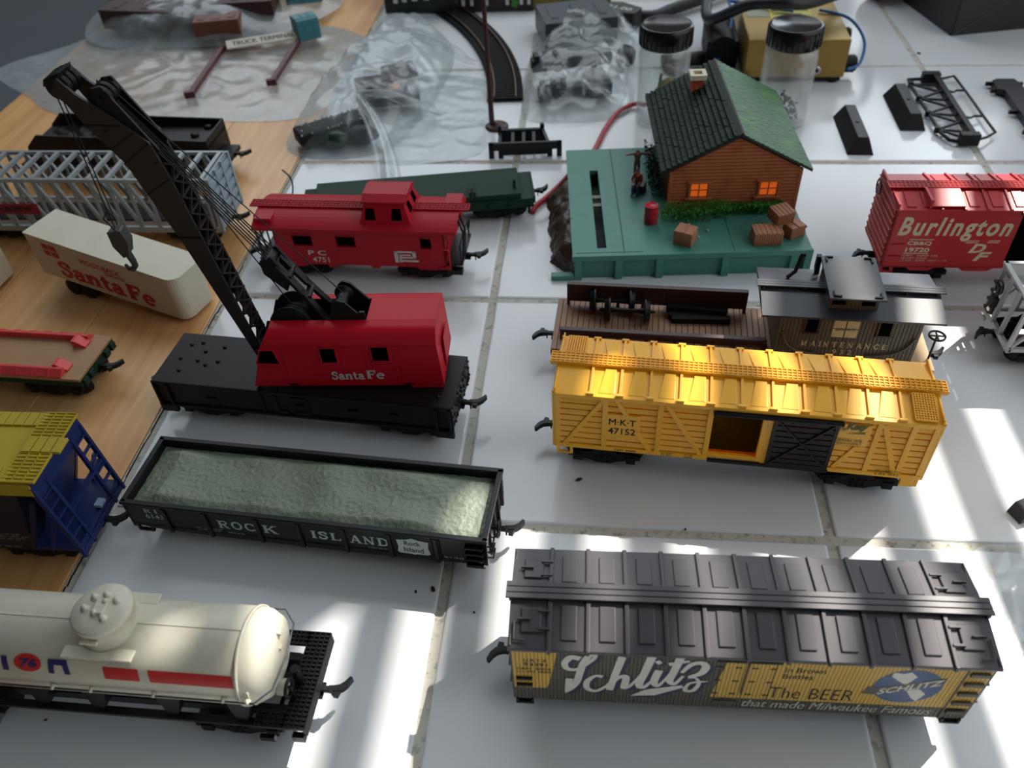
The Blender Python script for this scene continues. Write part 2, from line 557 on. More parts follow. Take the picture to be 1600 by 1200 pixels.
for k in range(4):
    b_ = MB().box(xs[k] + .02, xs[k + 1] - .02, NY0 * tl, NY1 * tl, -2.4, -.02)
    b_.build('plank', M_WOOD, table, bevel=.05, seg=2)
cr_ = MB()   # cracked filler strip where the boards meet the tiles
rng = random.Random(3)
y = NY0 * tl
while y < NY1 * tl:
    w = rng.uniform(.5, 2.5)
    if rng.random() < .75:
        x = -15.32 + rng.uniform(-.03, .05)
        cr_.bar((x, y, -.088), (x + rng.uniform(-.05, .05), y + w, -.088), rng.uniform(.03, .09), .02)
    y += w
cr_.build('crack', mat('black_crack', (22, 20, 18), .9), table, kind='stuff')
ap = MB()
ap.box(-41, -38.5, -44, 74, -10, -2.4); ap.box(58, 60, -44, 74, -10, -1.6); ap.box(-41, 60, 72, 74, -10, -1.6); ap.box(-41, 60, -44, -42, -10, -1.6)
ap.build('apron', M_WOOD, table)
for x in (-38, 56):
    for y in (-41, 71):
        MB().box(x - 3, x + 3, y - 3, y + 3, -75, -2).build('leg', M_WOOD, table, bevel=.3)
# ------------------------------------------------------------------ lettering colours
M_WHITE = mat('white_print', (205, 206, 196), .6, var=.12, scale=12)
M_CREAM = mat('cream_print', (206, 190, 158), .6, var=.1, scale=12)
M_BLACKP = mat('black_print', (22, 20, 18), .6)
M_NAVYP = mat('navy_print', (32, 42, 74), .6)
M_REDP = mat('red_print', (186, 34, 44), .55)
M_GOLDP = mat('gold_print', (200, 188, 136), .55, var=.15, scale=14)

def grooved(x0, x1, y, zlo, zhi, pitch=.12, depth=.022, off=0.0, side=-1):
    """upright boarding: boards with narrow grooves between; zlo and zhi are functions of x"""
    mb = MB()
    n = max(1, round((x1 - x0) / pitch))
    p = (x1 - x0) / n
    cols = []
    for i in range(n):
        a = x0 + i * p
        cols += [(a, depth), (a + p * .12, 0), (a + p * .88, 0)]
    cols.append((x1, depth))
    vs = []
    for x, d in cols:
        yy = y + side * (off - d)
        vs += [(x, yy, zlo(x)), (x, yy, zhi(x))]
    fs = [(2 * i, 2 * i + 2, 2 * i + 3, 2 * i + 1) for i in range(len(cols) - 1)]
    mb.add(vs, fs)
    return mb

# ================================================================== beer refrigerator car
M_SIDE = mat('brown_grey_paint', (84, 78, 68), .55, var=.1)
M_YEL = mat('ochre_paint', (204, 164, 66), .5, var=.08)
M_GUN = mat('gunmetal_plastic', (70, 66, 70), .42, var=.1, spec=.45)
r = thing('refrigerator_car', 'long black-roofed refrigerator car lettered with a beer slogan, brown and yellow sides', 'train car', 10.43, -5.993, .015)
hl, hw = 7.24, 1.775
bd = MB().box(-hl + .02, hl - .02, -hw + .05, hw - .05, 1.08, 4.42)
body = bd.build('body', M_SIDE, r)
for sgn in (-1, 1):
    grooved(-hl, hl, sgn * hw, lambda x: 1.1, lambda x: 4.42, side=sgn).build('siding', M_SIDE, body)
for sgn in (-1, 1):
    e = MB()
    e.box(sgn * (hl - .02), sgn * (hl + .03), -hw, hw, 1.1, 4.6)
    for z in (2.2, 3.3):
        e.box(sgn * (hl + .03), sgn * (hl + .1), -hw, hw, z, z + .1)
    e.build('end_wall', M_SIDE, r, bevel=.02)
# painted panels
grooved(-7.22, -5.78, -hw, lambda x: 1.9, lambda x: 4.4 if x < -6.1 else 4.4, off=.006)
def zl(x): return 1.9 if x < -6.1 else 1.9 + (x + 6.1) / .33 * 2.5
grooved(-7.22, -5.8, -hw, lambda x: min(zl(x), 4.4), lambda x: 4.4, off=.006).build('painted_panel', M_YEL, body)
def zh(x): return 4.4 if x > -.55 else 1.85 + (x + .86) / .31 * 2.55
grooved(-.86, 7.2, -hw, lambda x: 1.82, lambda x: min(zh(x), 4.4), off=.006).build('painted_panel', M_YEL, body)
# door with top rail, posts and hinges
d = MB()
d.box(-.9, 1.05, -hw - .07, -hw, 4.2, 4.28)
d.build('door_rail', M_BLK, r)
d = MB()
for x in (-.72, .1, .92):
    d.box(x - .012, x + .012, -hw - .02, -hw, 1.75, 4.2)
for x in (-.75, -.2, .3, .85):
    for z in (2.1, 2.95, 3.8):
        d.box(x - .1, x + .1, -hw - .03, -hw, z, z + .035)
d.box(-.75, .0, -hw - .06, -hw, 1.55, 1.66)
d.box(.05, .1, -hw - .08, -hw, 2.2, 4.1)
d.build('door_hardware', M_SIDE, r)
# ladders
for sgn in (-1, 1):
    L = MB()
    for k in range(5 if sgn > 0 else 2):
        z = 1.55 + k * .6 if sgn > 0 else 2.1 + k * .42
        a, b = (6.55, 7.12) if sgn > 0 else (-7.12, -6.6)
        L.box(a, b, -hw - .09, -hw - .03, z, z + (.17 if sgn > 0 else .12))
        L.box(a, a + .07, -hw - .06, -hw, z, z + .1); L.box(b - .07, b, -hw - .06, -hw, z, z + .1)
    if sgn > 0:
        L.box(6.44, 6.5, -hw - .03, -hw, 1.1, 4.4)
    L.build('ladder', M_SIDE if sgn > 0 else M_BLK, r)
    sp = MB()
    x = sgn * (hl - .35)
    sp.box(x - .3, x + .3, -hw - .05, -hw + .1, .82, .92); sp.box(x - .3, x - .22, -hw - .05, -hw + .1, .85, 1.12); sp.box(x + .22, x + .3, -hw - .05, -hw + .1, .85, 1.12)
    sp.build('step', M_BLK, r)
# roof
def zr_(y): return 4.80 - .155 * abs(y)
rf = MB().prism([(-1.87, 4.36), (-1.87, zr_(1.87)), (0, 4.8), (1.87, zr_(1.87)), (1.87, 4.36)], -hl - .08, hl + .08, 'x')
roof = rf.build('roof', M_GUN, r, bevel=.03)
def slope_box(mb, x0, x1, y0, y1, h0, h1, zf):
    z = lambda y, h: zf(y) + h
    mb.hexa([(x0, y0, z(y0, h0)), (x1, y0, z(y0, h0)), (x1, y1, z(y1, h0)), (x0, y1, z(y1, h0)), (x0, y0, z(y0, h1)), (x1, y0, z(y0, h1)), (x1, y1, z(y1, h1)), (x0, y1, z(y1, h1))])
ribs = [-6.05 + 1.205 * k for k in range(11)]
for x in ribs:
    m_ = MB()
    slope_box(m_, x - .07, x + .07, -1.88, -.33, 0, .085, zr_); slope_box(m_, x - .07, x + .07, .33, 1.88, 0, .085, zr_)
    m_.box(x - .06, x + .06, -1.92, -1.85, 4.34, 4.6)
    m_.build('roof_rib', M_GUN, roof, bevel=.025)
for k in range(10):
    for s in (-1, 1):
        m_ = MB()
        a, b = (.42, 1.55)
        x0 = ribs[k] + .36
        y0, y1 = (s * a, s * b) if s > 0 else (s * b, s * a)
        slope_box(m_, x0, x0 + .5, y0, y1, 0, .055, zr_)
        m_.build('roof_panel', M_GUN, roof, bevel=.03)
for sx in (-1, 1):
    for sy in (-1, 1):
        m_ = MB()
        xa = sx * 6.62
        y0, y1 = sorted((sy * .55, sy * 1.35))
        slope_box(m_, xa - .32, xa + .32, y0, y1, 0, .07, zr_)
        h_ = m_.build('hatch', M_GUN, roof, bevel=.05)
        m_ = MB()
        for y in (y0 + .12, y1 - .12):
            slope_box(m_, xa - sx * .42 - .18, xa - sx * .42 + .18, y - .035, y + .035, .06, .13, zr_)
        ym = (y0 + y1) / 2
        slope_box(m_, xa + sx * .22 - .2, xa + sx * .22 + .2, ym - .03, ym + .03, .06, .16, zr_)
        m_.build('hinge', M_GUN, h_)
    m_ = MB()
    m_.tube([(sx * 7.15, -1.0, 4.72), (sx * 7.15, -1.6, 4.64), (sx * 6.75, -1.62, 4.64)], .03, 6)
    m_.build('grab_iron', M_GUN, roof)
for k in (-1, 0, 1):
    MB().box(-7.47, 7.47, k * .215 - .095, k * .215 + .095, 4.87, 4.94).build('running_board_plank', M_GUN, roof, bevel=.015)
m_ = MB()
for x in [-7.3] + ribs + [7.3]: m_.box(x - .06, x + .06, -.33, .33, 4.76, 4.87)
m_.build('running_board_saddle', M_GUN, roof)
running_gear(r, hl, 1.0)
MB().box(-5, 5, -.5, .5, .75, 1.1).build('underframe', M_BLK, r)
# script name, drawn as brush strokes with a shadow
ST = [([(-5.07, 3.95), (-5.35, 4.03), (-5.55, 3.65), (-5.47, 3.3), (-5.19, 3.27), (-4.92, 3.56), (-4.65, 3.99), (-4.61, 4.24), (-4.76, 4.23), (-4.95, 3.76), (-5.07, 3.08), (-5.16, 2.48), (-5.32, 2.02), (-5.53, 1.67)], [.26, .26, .22, .2, .16, .13, .13, .15, .2, .24, .24, .24, .18, .06]),
      ([(-5.40, 2.65), (-5.45, 2.06), (-5.52, 1.68)], [.24, .2, .05]),
      ([(-4.34, 2.86), (-4.58, 2.9), (-4.83, 2.5), (-4.82, 2.05), (-4.56, 1.88), (-4.28, 2.15), (-4.05, 2.58)], [.2, .14, .2, .2, .16, .12, .1]),
      ([(-3.77, 4.2), (-3.93, 3.2), (-4.1, 2.0)], [.26, .24, .24]),
      ([(-4.03, 2.42), (-3.84, 2.85), (-3.62, 2.95), (-3.61, 2.57), (-3.64, 2.2), (-3.42, 2.4), (-3.15, 3.1)], [.1, .16, .22, .24, .22, .12, .1]),
      ([(-2.86, 4.38), (-3.03, 3.3), (-3.17, 2.45), (-3.02, 2.28), (-2.8, 2.7)], [.28, .26, .25, .16, .1]),
      ([(-2.6, 3.45), (-2.71, 2.7), (-2.58, 2.42), (-2.38, 2.85), (-2.2, 3.44)], [.26, .25, .15, .1, .1]),
      ([(-2.72, 3.9), (-2.58, 4.0)], [.2, .2]),
      ([(-1.99, 4.42), (-2.15, 3.35), (-2.23, 2.81), (-2.06, 2.6), (-1.83, 3.16)], [.27, .25, .24, .15, .1]),
      ([(-2.34, 3.85), (-1.72, 4.1)], [.2, .1]),
      ([(-1.9, 3.35), (-1.66, 3.88), (-1.36, 4.02), (-1.2, 3.79), (-1.31, 3.37), (-1.63, 3.1), (-1.43, 3.05), (-1.3, 2.71), (-1.44, 2.22), (-1.69, 2.22), (-1.61, 2.66), (-1.35, 2.8), (-1.02, 2.87)], [.12, .18, .22, .26, .24, .14, .1, .13, .16, .15, .1, .12, .03])]
def script(off):
    vs, fs = [], []
    for i, (p, w) in enumerate(ST):
        q = smooth2d([(a[0], a[1], b) for a, b in zip(p, w)], 6)
        v, f = strip2d([(a[0] + off[0], a[1] + off[1]) for a in q], [max(a[2], .02) for a in q])
        o = len(vs); vs += v; fs += [tuple(k + o for k in t) for t in f]
    v = [(-3.43 + off[0], 1.65 + off[1]), (-2.63 + off[0], 1.77 + off[1]), (-1.75 + off[0], 2.40 + off[1]), (-1.82 + off[0], 2.55 + off[1]), (-2.96 + off[0], 2.13 + off[1])]
    o = len(vs); vs += v; fs.append(tuple(range(o, o + 5)))
    return vs, fs
for off, mm, yy in (((.13, -.1), M_NAVYP, -hw - .012), ((0, 0), M_WHITE, -hw - .02)):
    v, f = script(off)
    MB().add([(a, yy - (i % 7) * .0004, b) for i, (a, b) in enumerate(v)], f).build('lettering', mm, body, fix=False)
FY = (0, -hw - .018, 0)
lay(raw_text('The BEER', -.012), M_BLACKP, body, .93, 3.55, 1.98, 2.68, FY)
lay(raw_text('In Brown', 0), M_BLACKP, body, 1.2, 2.42, 3.66, 3.96, FY)
lay(raw_text('Bottles', 0), M_BLACKP, body, 1.2, 2.1, 3.26, 3.56, FY)
lay(raw_text('that made Milwaukee Famous', .01, .25), M_WHITE, body, .2, 6.15, 1.3, 1.78, FY)
for t, a, b, z0, z1 in (('U.R.T.X', -6.85, -6.1, 3.62, 3.8), ('93391', -6.85, -6.1, 3.36, 3.55), ('CAPY  80000', -7.08, -5.98, 3.12, 3.25), ('LD LMT 78000', -7.08, -5.98, 2.92, 3.05)):
    lay(raw_text(t, .01), M_BLACKP, body, a, b, z0, z1, FY)
M_BLUEP = mat('blue_print', (50, 78, 122), .5, var=.15, scale=10)
el = lambda cx, cz, rx, rz, n=40: [(cx + rx * math.cos(2 * PI * k / n), cz + rz * math.sin(2 * PI * k / n)) for k in range(n)]
ba = body
lay(poly2d(el(0, 0, 1, 1)), M_BLUEP, ba, 3.98, 6.02, 2.05, 4.12, (0, -hw - .014, 0), name='globe_emblem')
for pts in ([(4.38, 3.95), (4.68, 3.88), (4.88, 4.0), (5.12, 3.72), (5.01, 3.45), (4.89, 3.2), (4.6, 3.46), (4.37, 3.7)], [(5.02, 2.85), (5.37, 2.98), (5.63, 2.68), (5.48, 2.17), (5.28, 2.37)]):
    MB().poly([(a, -hw - .018, b) for a, b in pts]).build('continent', M_WHITE, ba, fix=False)
MB().poly([(3.72, -hw - .02, 2.55), (4.1, -hw - .02, 2.5), (6.0, -hw - .02, 3.35), (6.0, -hw - .02, 3.72), (4.1, -hw - .02, 2.95), (3.85, -hw - .02, 3.0)]).build('banner', M_SIDE, ba, fix=False)
lay(raw_text('SCHLITZ', .02, .1), M_WHITE, ba, 4.2, 5.95, 0, .36, (0, -hw - .024, .72), (1, 0, .43), (0, 0, 1))

# ================================================================== yellow stock car
M_MKT = mat('orange_yellow_plastic', (244, 178, 36), .38, var=.05, sss=.0)
M_MKTB = mat('orange_plastic_inside', (214, 126, 12), .5, var=.06)
_nt = M_MKTB.node_tree      # thin moulded plastic lets daylight glow through
_tl = _nt.nodes.new('ShaderNodeBsdfTranslucent'); _tl.inputs[0].default_value = lin((255, 176, 40))
_ms = _nt.nodes.new('ShaderNodeMixShader'); _ms.inputs[0].default_value = .65
_nt.links.new(_nt.nodes['Principled BSDF'].outputs[0], _ms.inputs[1]); _nt.links.new(_tl.outputs[0], _ms.inputs[2]); _nt.links.new(_ms.outputs[0], _nt.nodes['Material Output'].inputs['Surface'])
s = thing('stock_car', 'bright yellow slatted stock car with one black sliding door beside an open doorway', 'train car', 11.523, 4.322, -.083)
hl, hw = 7.38, 1.75
zb, ze = 1.55, 4.7
w = MB()
yb = -hw + .16
for sgn in (-1, 1):
    ya, yc = sorted((sgn * (hw - .16), sgn * (hw - .28)))
    if sgn < 0:
        w.box(-hl + .05, -1.02, ya, yc, zb, ze); w.box(1.13, hl - .05, ya, yc, zb, ze); w.box(-1.02, 1.13, ya, yc, 4.3, ze); w.box(-1.02, 1.13, ya, yc, zb, 1.95)
    else:
        w.add([(-hl + .05, ya, zb), (hl - .05, ya, zb), (hl - .05, ya, ze), (-hl + .05, ya, ze)], [(0, 1, 2, 3)])
w.box(-hl + .05, -hl + .15, -hw + .2, hw - .2, zb, ze); w.box(hl - .15, hl - .05, -hw + .2, hw - .2, zb, ze)
body = w.build('body', M_MKTB, s)
MB().box(-hl + .15, hl - .15, -hw + .28, hw - .28, zb, zb + .12).build('floor_board', M_BLK2, s)
def post(x, w_=.2, z0=zb, z1=ze, y=-hw, nm='post', yd=.18):
    MB().box(x - w_ / 2, x + w_ / 2, y, y + yd, z0, z1).build(nm, M_MKT, s, bevel=.02)
for x in (-7.25, -5.3, -3.08, -1.12, 1.2, 5.2, 6.45, 7.25): post(x, .22)
post(1.0, .2, 1.75, 4.35)
f_ = MB(); f_.box(-hl, hl, -hw - .04, -hw + .2, 4.52, ze); f_.build('top_rail', M_MKT, s, bevel=.02)
f_ = MB(); f_.box(-hl, -1.0, -hw - .02, -hw + .2, zb, 1.78); f_.box(3.7, hl, -hw - .02, -hw + .2, zb, 1.78); f_.box(-1.0, 3.7, -hw + .02, -hw + .2, 1.72, 1.95)
f_.build('bottom_rail', M_MKT, s, bevel=.02)
for a, b in ((-7.15, -5.4), (-5.2, -3.18), (-2.98, -1.22), (3.75, 5.1), (5.3, 6.35), (6.55, 7.15)):
    for k in range(8):
        z = 1.83 + k * .335
        MB().hexa([(a, -hw + .05, z), (b, -hw + .05, z), (b, -hw + .17, z), (a, -hw + .17, z), (a, -hw + .09, z + .235), (b, -hw + .09, z + .235), (b, -hw + .17, z + .235), (a, -hw + .17, z + .235)]).build('slat', M_MKT, s)
for p, q in (((-5.35, 4.5), (-6.95, 1.75)), ((-4.85, 4.5), (-3.4, 1.75)), ((-2.85, 4.5), (-1.3, 1.75)), ((3.95, 1.8), (4.6, 3.1)), ((5.35, 4.45), (6.3, 1.8))):
    MB().bar((p[0], -hw + .08, p[1]), (q[0], -hw + .08, q[1]), .2, .14, up=(0, 1, 0)).build('diagonal_brace', M_MKT, s, bevel=.02)
MB().box(-5.2, -3.85, -hw + .0, -hw + .12, 2.4, 3.75).build('sign_board', M_MKT, s, bevel=.02)
MB().box(3.72, 4.95, -hw + .02, -hw + .12, 3.15, 4.35).build('sign_board', M_MKT, s, bevel=.02)
for x in (-6.95, 7.0):
    g_ = MB()
    g_.box(x - .35, x + .35, -hw, -hw + .1, 1.12, 1.22); g_.box(x - .35, x - .22, -hw, -hw + .1, 1.15, 1.6); g_.box(x + .22, x + .35, -hw, -hw + .1, 1.15, 1.6)
    if x > 0: g_.box(x - .35, x + .2, -hw - .02, -hw + .1, 1.12, 1.6)
    g_.build('step', M_MKT, s, bevel=.02)
for sgn in (-1, 1):
    e = MB()
    e.box(sgn * (hl - .06), sgn * hl, -hw, hw, zb, 4.95)
    for k in range(6): e.box(sgn * hl, sgn * (hl + .05), -hw + .1, hw - .1, 1.8 + k * .5, 2.08 + k * .5)
    for y in (-hw + .08, 0, hw - .08): e.box(sgn * hl, sgn * (hl + .08), y - .08, y + .08, zb, 4.8)
    e.build('end_wall', M_MKT, s, bevel=.015)
# sliding door: black planks and crossed rods, and its track
dr = thing('sliding_door', None, None); dr.parent = s
for k in range(8):
    z = 1.86 + k * .315
    MB().box(1.32, 3.72, -hw - .06, -hw + .01, z, z + .25).build('door_plank', M_BLK, dr, bevel=.015)
q = MB()
q.box(1.3, 1.44, -hw - .09, -hw, 1.75, 4.4); q.box(3.6, 3.74, -hw - .09, -hw, 1.75, 4.4); q.box(1.3, 3.74, -hw - .09, -hw, 1.7, 1.86); q.box(1.3, 3.74, -hw - .09, -hw, 4.28, 4.42)
q.bar((1.4, -hw - .1, 1.8), (3.65, -hw - .1, 4.35), .07, .05, up=(0, 1, 0)); q.bar((3.65, -hw - .1, 1.8), (1.4, -hw - .1, 4.35), .07, .05, up=(0, 1, 0))
q.build('door_frame', M_BLK, dr, bevel=.01)
MB().box(1.4, 3.7, -hw + .012, -hw + .02, 1.8, 4.3).build('door_backing', M_MKTB, dr)
q = MB(); q.cyl((-1.05, -hw - .1, 4.42), (3.85, -hw - .1, 4.42), .1, 10); q.box(-.95, 3.8, -hw - .06, -hw + .02, 4.35, 4.5)
q.build('door_track', M_BLK, s)
MB().box(-1.0, 3.8, -hw - .06, -hw + .04, 1.5, 1.66).build('door_track', M_BLK, s)
# roof
def zr2(y): return 5.0 - .16 * abs(y)
roof = MB().prism([(-1.8, 4.62), (-1.8, zr2(1.8)), (0, 5.0), (1.8, zr2(1.8)), (1.8, 4.62)], -hl - .06, hl + .06, 'x').build('roof', M_MKT, s, bevel=.02)
ribs = [-5.93 + 1.185 * k for k in range(11)]
for x in ribs:
    m_ = MB()
    for sg in (-1, 1):
        y0, y1 = sorted((sg * .34, sg * 1.7))
        slope_box(m_, x - .055, x + .055, y0, y1, 0, .09, zr2)
        m_.box(x - .15, x + .15, sg * 1.7 - .06, sg * 1.7 + .06, zr2(1.7), zr2(1.7) + .11)
    m_.build('roof_rib', M_MKT, roof, bevel=.015)
for k in range(10):
    for sg in (-1, 1):
        m_ = MB()
        x0 = ribs[k]
        ya, yb_ = sg * .42, sg * 1.6
        m_.hexa([(x0 + .5, ya, zr2(.42)), (x0 + .98, ya, zr2(.42)), (x0 + .98, yb_, zr2(1.6)), (x0 + .3, yb_, zr2(1.6)),
                 (x0 + .52, ya, zr2(.42) + .07), (x0 + .94, ya, zr2(.42) + .07), (x0 + .94, yb_, zr2(1.6) + .015), (x0 + .34, yb_, zr2(1.6) + .015)])
        m_.build('roof_panel', M_MKT, roof, bevel=.01)
def grating(x0, x1, y0, y1, z0, z1, nx, ny, zf=None):
    m_ = MB()
    zf = zf or (lambda y: 0)
    slope_box(m_, x0, x1, y0, y1, z0, z0 + (z1 - z0) * .5, zf)
    for i in range(nx + 1):
        x = x0 + (x1 - x0) * i / nx
        slope_box(m_, x - .018, x + .018, y0, y1, z0, z1, zf)
    for j in range(ny + 1):
        y = y0 + (y1 - y0) * j / ny
        slope_box(m_, x0, x1, y - .018, y + .018, z0, z1, zf)
    return m_
grating(-7.7, 7.7, -.32, .32, 5.03, 5.12, 80, 4).build('running_board', M_MKT, roof)
m_ = MB()
for x in [-7.55] + ribs + [7.55]: m_.box(x - .05, x + .05, -.32, .32, 4.93, 5.04)
m_.box(-7.7, 7.7, -.33, -.28, 4.95, 5.12)
m_.build('running_board_saddle', M_MKT, roof)
grating(6.35, 7.15, -1.68, -.45, .05, .14, 8, 11, zr2).build('roof_grating', M_MKT, roof)
grating(-7.15, -6.35, .45, 1.68, .05, .14, 8, 11, zr2).build('roof_grating', M_MKT, roof)
m_ = MB(); m_.lathe([(.36, -.03), (.42, -.03), (.42, .03), (.36, .03)], 16, (7.6, .8, 4.2), 'x'); m_.bar((7.6, .45, 4.2), (7.6, 1.15, 4.2), .05, .05); m_.cyl((7.35, .8, 4.2), (7.6, .8, 4.2), .05, 6)
m_.build('brake_wheel', M_BLK, s)
running_gear(s, hl, 1.05)
MB().box(-5, 5, -.5, .5, .8, 1.55).build('underframe', M_BLK, s)
FY = (0, -hw - .012, 0)
lay(raw_text('M·K·T', .01), M_BLACKP, body, -5.12, -4.02, 3.16, 3.5, FY)
lay(raw_text('47152', .012), M_BLACKP, body, -5.14, -4.02, 2.62, 2.98, FY)
for t, a, b, z0, z1 in (('CAPY  80000', -4.85, -3.95, 1.6, 1.72), ('LD. LMT.', -2.9, -2.4, 1.69, 1.79), ('91700', -1.95, -1.6, 1.69, 1.79), ('LT. WT.', -2.9, -2.45, 1.56, 1.66), ('44800', -1.95, -1.6, 1.56, 1.66),
                        ('SERVES THE', 3.78, 4.72, 3.42, 3.54), ('SOUTHWEST', 3.78, 4.72, 3.24, 3.36)):
    lay(raw_text(t, .015), M_BLACKP, body, a, b, z0, z1, (0, -hw - .025, 0))
M_GREENP = mat('dark_green_print', (70, 92, 52), .6)
for t, a, b, z0, z1 in (('EN 12-8 EW 9-11', 5.6, 6.5, 1.86, 1.98), ('IL 40-6  IW 9-2', 5.6, 6.5, 1.68, 1.8)):
    lay(raw_text(t, .015), M_BLACKP, body, a, b, z0, z1, (0, -hw - .03, 0))
lay(raw_text('The', .02, .3), M_GREENP, body, 3.75, 4.0, 3.66, 3.88, (0, -hw - .012, 0), (1, 0, .08))
lay(raw_text('Katy', .035, .35), M_GREENP, body, 4.0, 4.8, 3.62, 4.1, (0, -hw - .012, 0), (1, 0, .08))
lay(strip2d([(0, 0), (1, .12)], [.02, .12]), M_GREENP, body, 4.05, 4.75, 3.84, 3.96, (0, -hw - .012, 0))

# ================================================================== gondola with stone load
M_RI = mat('black_gondola_paint', (17, 18, 20), .4, var=.12, spec=.3)
gk = thing('gondola_car', 'black open gondola car heaped with grey-green gravel, white serif lettering', 'train car', -5.534, -.28, -.077)
hl, hw = 7.44, 1.775
w = MB()
zt = 2.45
pf = [(-hl, 1.15), (-hl + .9, .95), (-3.2, .85), (3.2, .85), (hl - .9, .95), (hl, 1.15), (hl, zt), (-hl, zt)]
for sgn in (-1, 1):
    y0, y1 = sorted((sgn * hw, sgn * (hw - .14)))
    w.prism(pf, y0, y1, 'y')
w.box(-hl, -hl + .14, -hw, hw, .95, zt); w.box(hl - .14, hl, -hw, hw, .95, zt); w.box(-hl, hl, -hw, hw, 1.1, 1.25)
body = w.build('body', M_RI, gk)
m_ = MB()
for sgn in (-1, 1):
    y0, y1 = sorted((sgn * (hw + .06), sgn * (hw - .17)))
    m_.box(-hl - .06, hl + .06, y0, y1, zt - .06, zt + .08)
m_.box(-hl - .06, -hl + .17, -hw, hw, zt - .06, zt + .08); m_.box(hl - .17, hl + .06, -hw, hw, zt - .06, zt + .08)
m_.build('top_rim', M_RI, gk, bevel=.03)
for x in (-5.72, -3.95, -1.78, -.05, 1.78, 3.62, 5.46):
    for sgn in (-1, 1):
        y0, y1 = sorted((sgn * hw, sgn * (hw + .09)))
        MB().box(x - .08, x + .08, y0, y1, .88, zt - .05).build('side_rib', M_RI, gk, bevel=.02)
m_ = MB()
for k in range(46): m_.lathe([(.03, 0), (.022, .02), (.0, .03)], 6, (5.6 + .0 * k, -hw - .02, 1.0 + .03 * k), 'y') if False else None
for k in range(14):
    for x in (5.33, 5.6): m_.box(x - .03, x + .03, -hw - .12 + .05, -hw, 1.0 + k * .1, 1.05 + k * .1)
m_.build('rivet_row', M_RI, gk)
for sx, x0 in ((1, 6.62), (-1, -7.3)):
    m_ = MB()
    for k in range(4):
        z = 1.0 + k * .36
        m_.box(x0, x0 + .68, -hw - .16, -hw - .02, z, z + .1); m_.box(x0, x0 + .06, -hw - .16, -hw, z - .06, z + .1); m_.box(x0 + .62, x0 + .68, -hw - .16, -hw, z - .06, z + .1)
    if sx > 0: m_.build('ladder', M_RI, gk)
    m_ = MB(); x = x0 + .34
    m_.box(x - .34, x - .26, -hw, -hw + .12, .7, 1.2); m_.box(x + .26, x + .34, -hw, -hw + .12, .7, 1.2); m_.box(x - .34, x + .34, -hw, -hw + .12, .68, .78)
    m_.build('step', M_RI, gk)
e = MB()
for y in (-1.2, -.4, .4, 1.2): e.box(hl, hl + .1, y - .08, y + .08, 1.0, zt)
for k in range(3): e.tube([(hl, -1.6, 1.25 + k * .35), (hl + .18, -1.6, 1.25 + k * .35), (hl + .18, -1.15, 1.25 + k * .35), (hl, -1.15, 1.25 + k * .35)], .035, 6)
e.build('end_post', M_RI, gk)
m_ = MB(); m_.lathe([(.3, -.03), (.38, -.03), (.38, .03), (.3, .03)], 16, (hl + .3, -.75, 2.0), 'x'); m_.bar((hl + .3, -.75, 1.65), (hl + .3, -.75, 2.35), .05, .05); m_.bar((hl + .3, -1.1, 2.), (hl + .3, -.4, 2.), .05, .05); m_.cyl((hl, -.75, 2.0), (hl + .34, -.75, 2.0), .06, 8)
m_.build('brake_wheel', M_RI, gk)
M_LOAD = mat('grey_green_gravel_casting', (128, 138, 120), .5, var=.12, scale=2, bump=.035, bscale=85)
def loadz(u, v):
    x = -hl + .16 + u * (2 * hl - .32); y = -hw + .16 + v * (2 * hw - .32)
    e = min(1, min(u, 1 - u) * 14) * min(1, min(v, 1 - v) * 7)
    z = 2.08 + .30 * e + .3 * noise.noise(Vector((x * .5, y * .55, 3.3))) * e + .035 * noise.noise(Vector((x * 6, y * 6, 1)))
    return (x, y, z)
ld = MB().grid(loadz, 220, 52).build('gravel_load', M_LOAD, gk, fix=False)
ld['label'] = 'grey-green moulded gravel load'
running_gear(gk, hl, 1.0, tx=4.9)
MB().box(-5, 5, -.5, .5, .6, 1.1).build('underframe', M_BLK, gk)
M_PALEP = mat('pale_blue_grey_print', (176, 190, 192), .6, var=.1, scale=10)
FY = (0, -hw - .012, 0)
lay(serif_text('RI', 1.3), M_PALEP, body, -6.6, -6.0, 1.98, 2.24, FY)
lay(raw_text('6143', .01), M_PALEP, body, -6.62, -5.84, 1.62, 1.9, FY)
lay(serif_text('ROC', 1.1), M_PALEP, body, -3.5, -1.93, 1.5, 2.02, FY)
lay(serif_text('K'), M_PALEP, body, -1.6, -.95, 1.5, 2.02, FY)
lay(serif_text('ISL', 1.1), M_PALEP, body, .42, 1.62, 1.5, 2.02, FY)
lay(serif_text('AND', 1.05), M_PALEP, body, 2.0, 3.55, 1.5, 2.02, FY)
for t, a, b, z0, z1 in (('CAPY  120000  LD LMT', -4.6, -3.4, 1.33, 1.4), ('LT WT 49100', -4.5, -3.5, 1.2, 1.27), ('NEW 10-56', -3.2, -2.5, 1.2, 1.28), ('BLT 10-56', 5.75, 6.5, 1.2, 1.3), ('IL 52-6  EW 10-3', 2.7, 3.5, 1.28, 1.36)):
    lay(raw_text(t), M_PALEP, body, a, b, z0, z1, FY)
sh = [(0, .08), (.08, 0), (.42, 0), (.5, -.06), (.58, 0), (.92, 0), (1, .08), (.95, .45), (.98, .9), (.8, .92), (.7, .95), (.5, 1.06), (.3, .95), (.2, .92), (.02, .9), (.05, .45)]
lay(poly2d(sh), M_PALEP, body, 3.88, 5.2, 1.15, 2.2, FY, name='shield_emblem')
lay(raw_text('Rock', .01), M_BLACKP, body, 4.2, 4.86, 1.74, 2.02, (0, -hw - .018, 0))
lay(raw_text('Island', .01), M_BLACKP, body, 4.15, 4.94, 1.32, 1.62, (0, -hw - .018, 0))
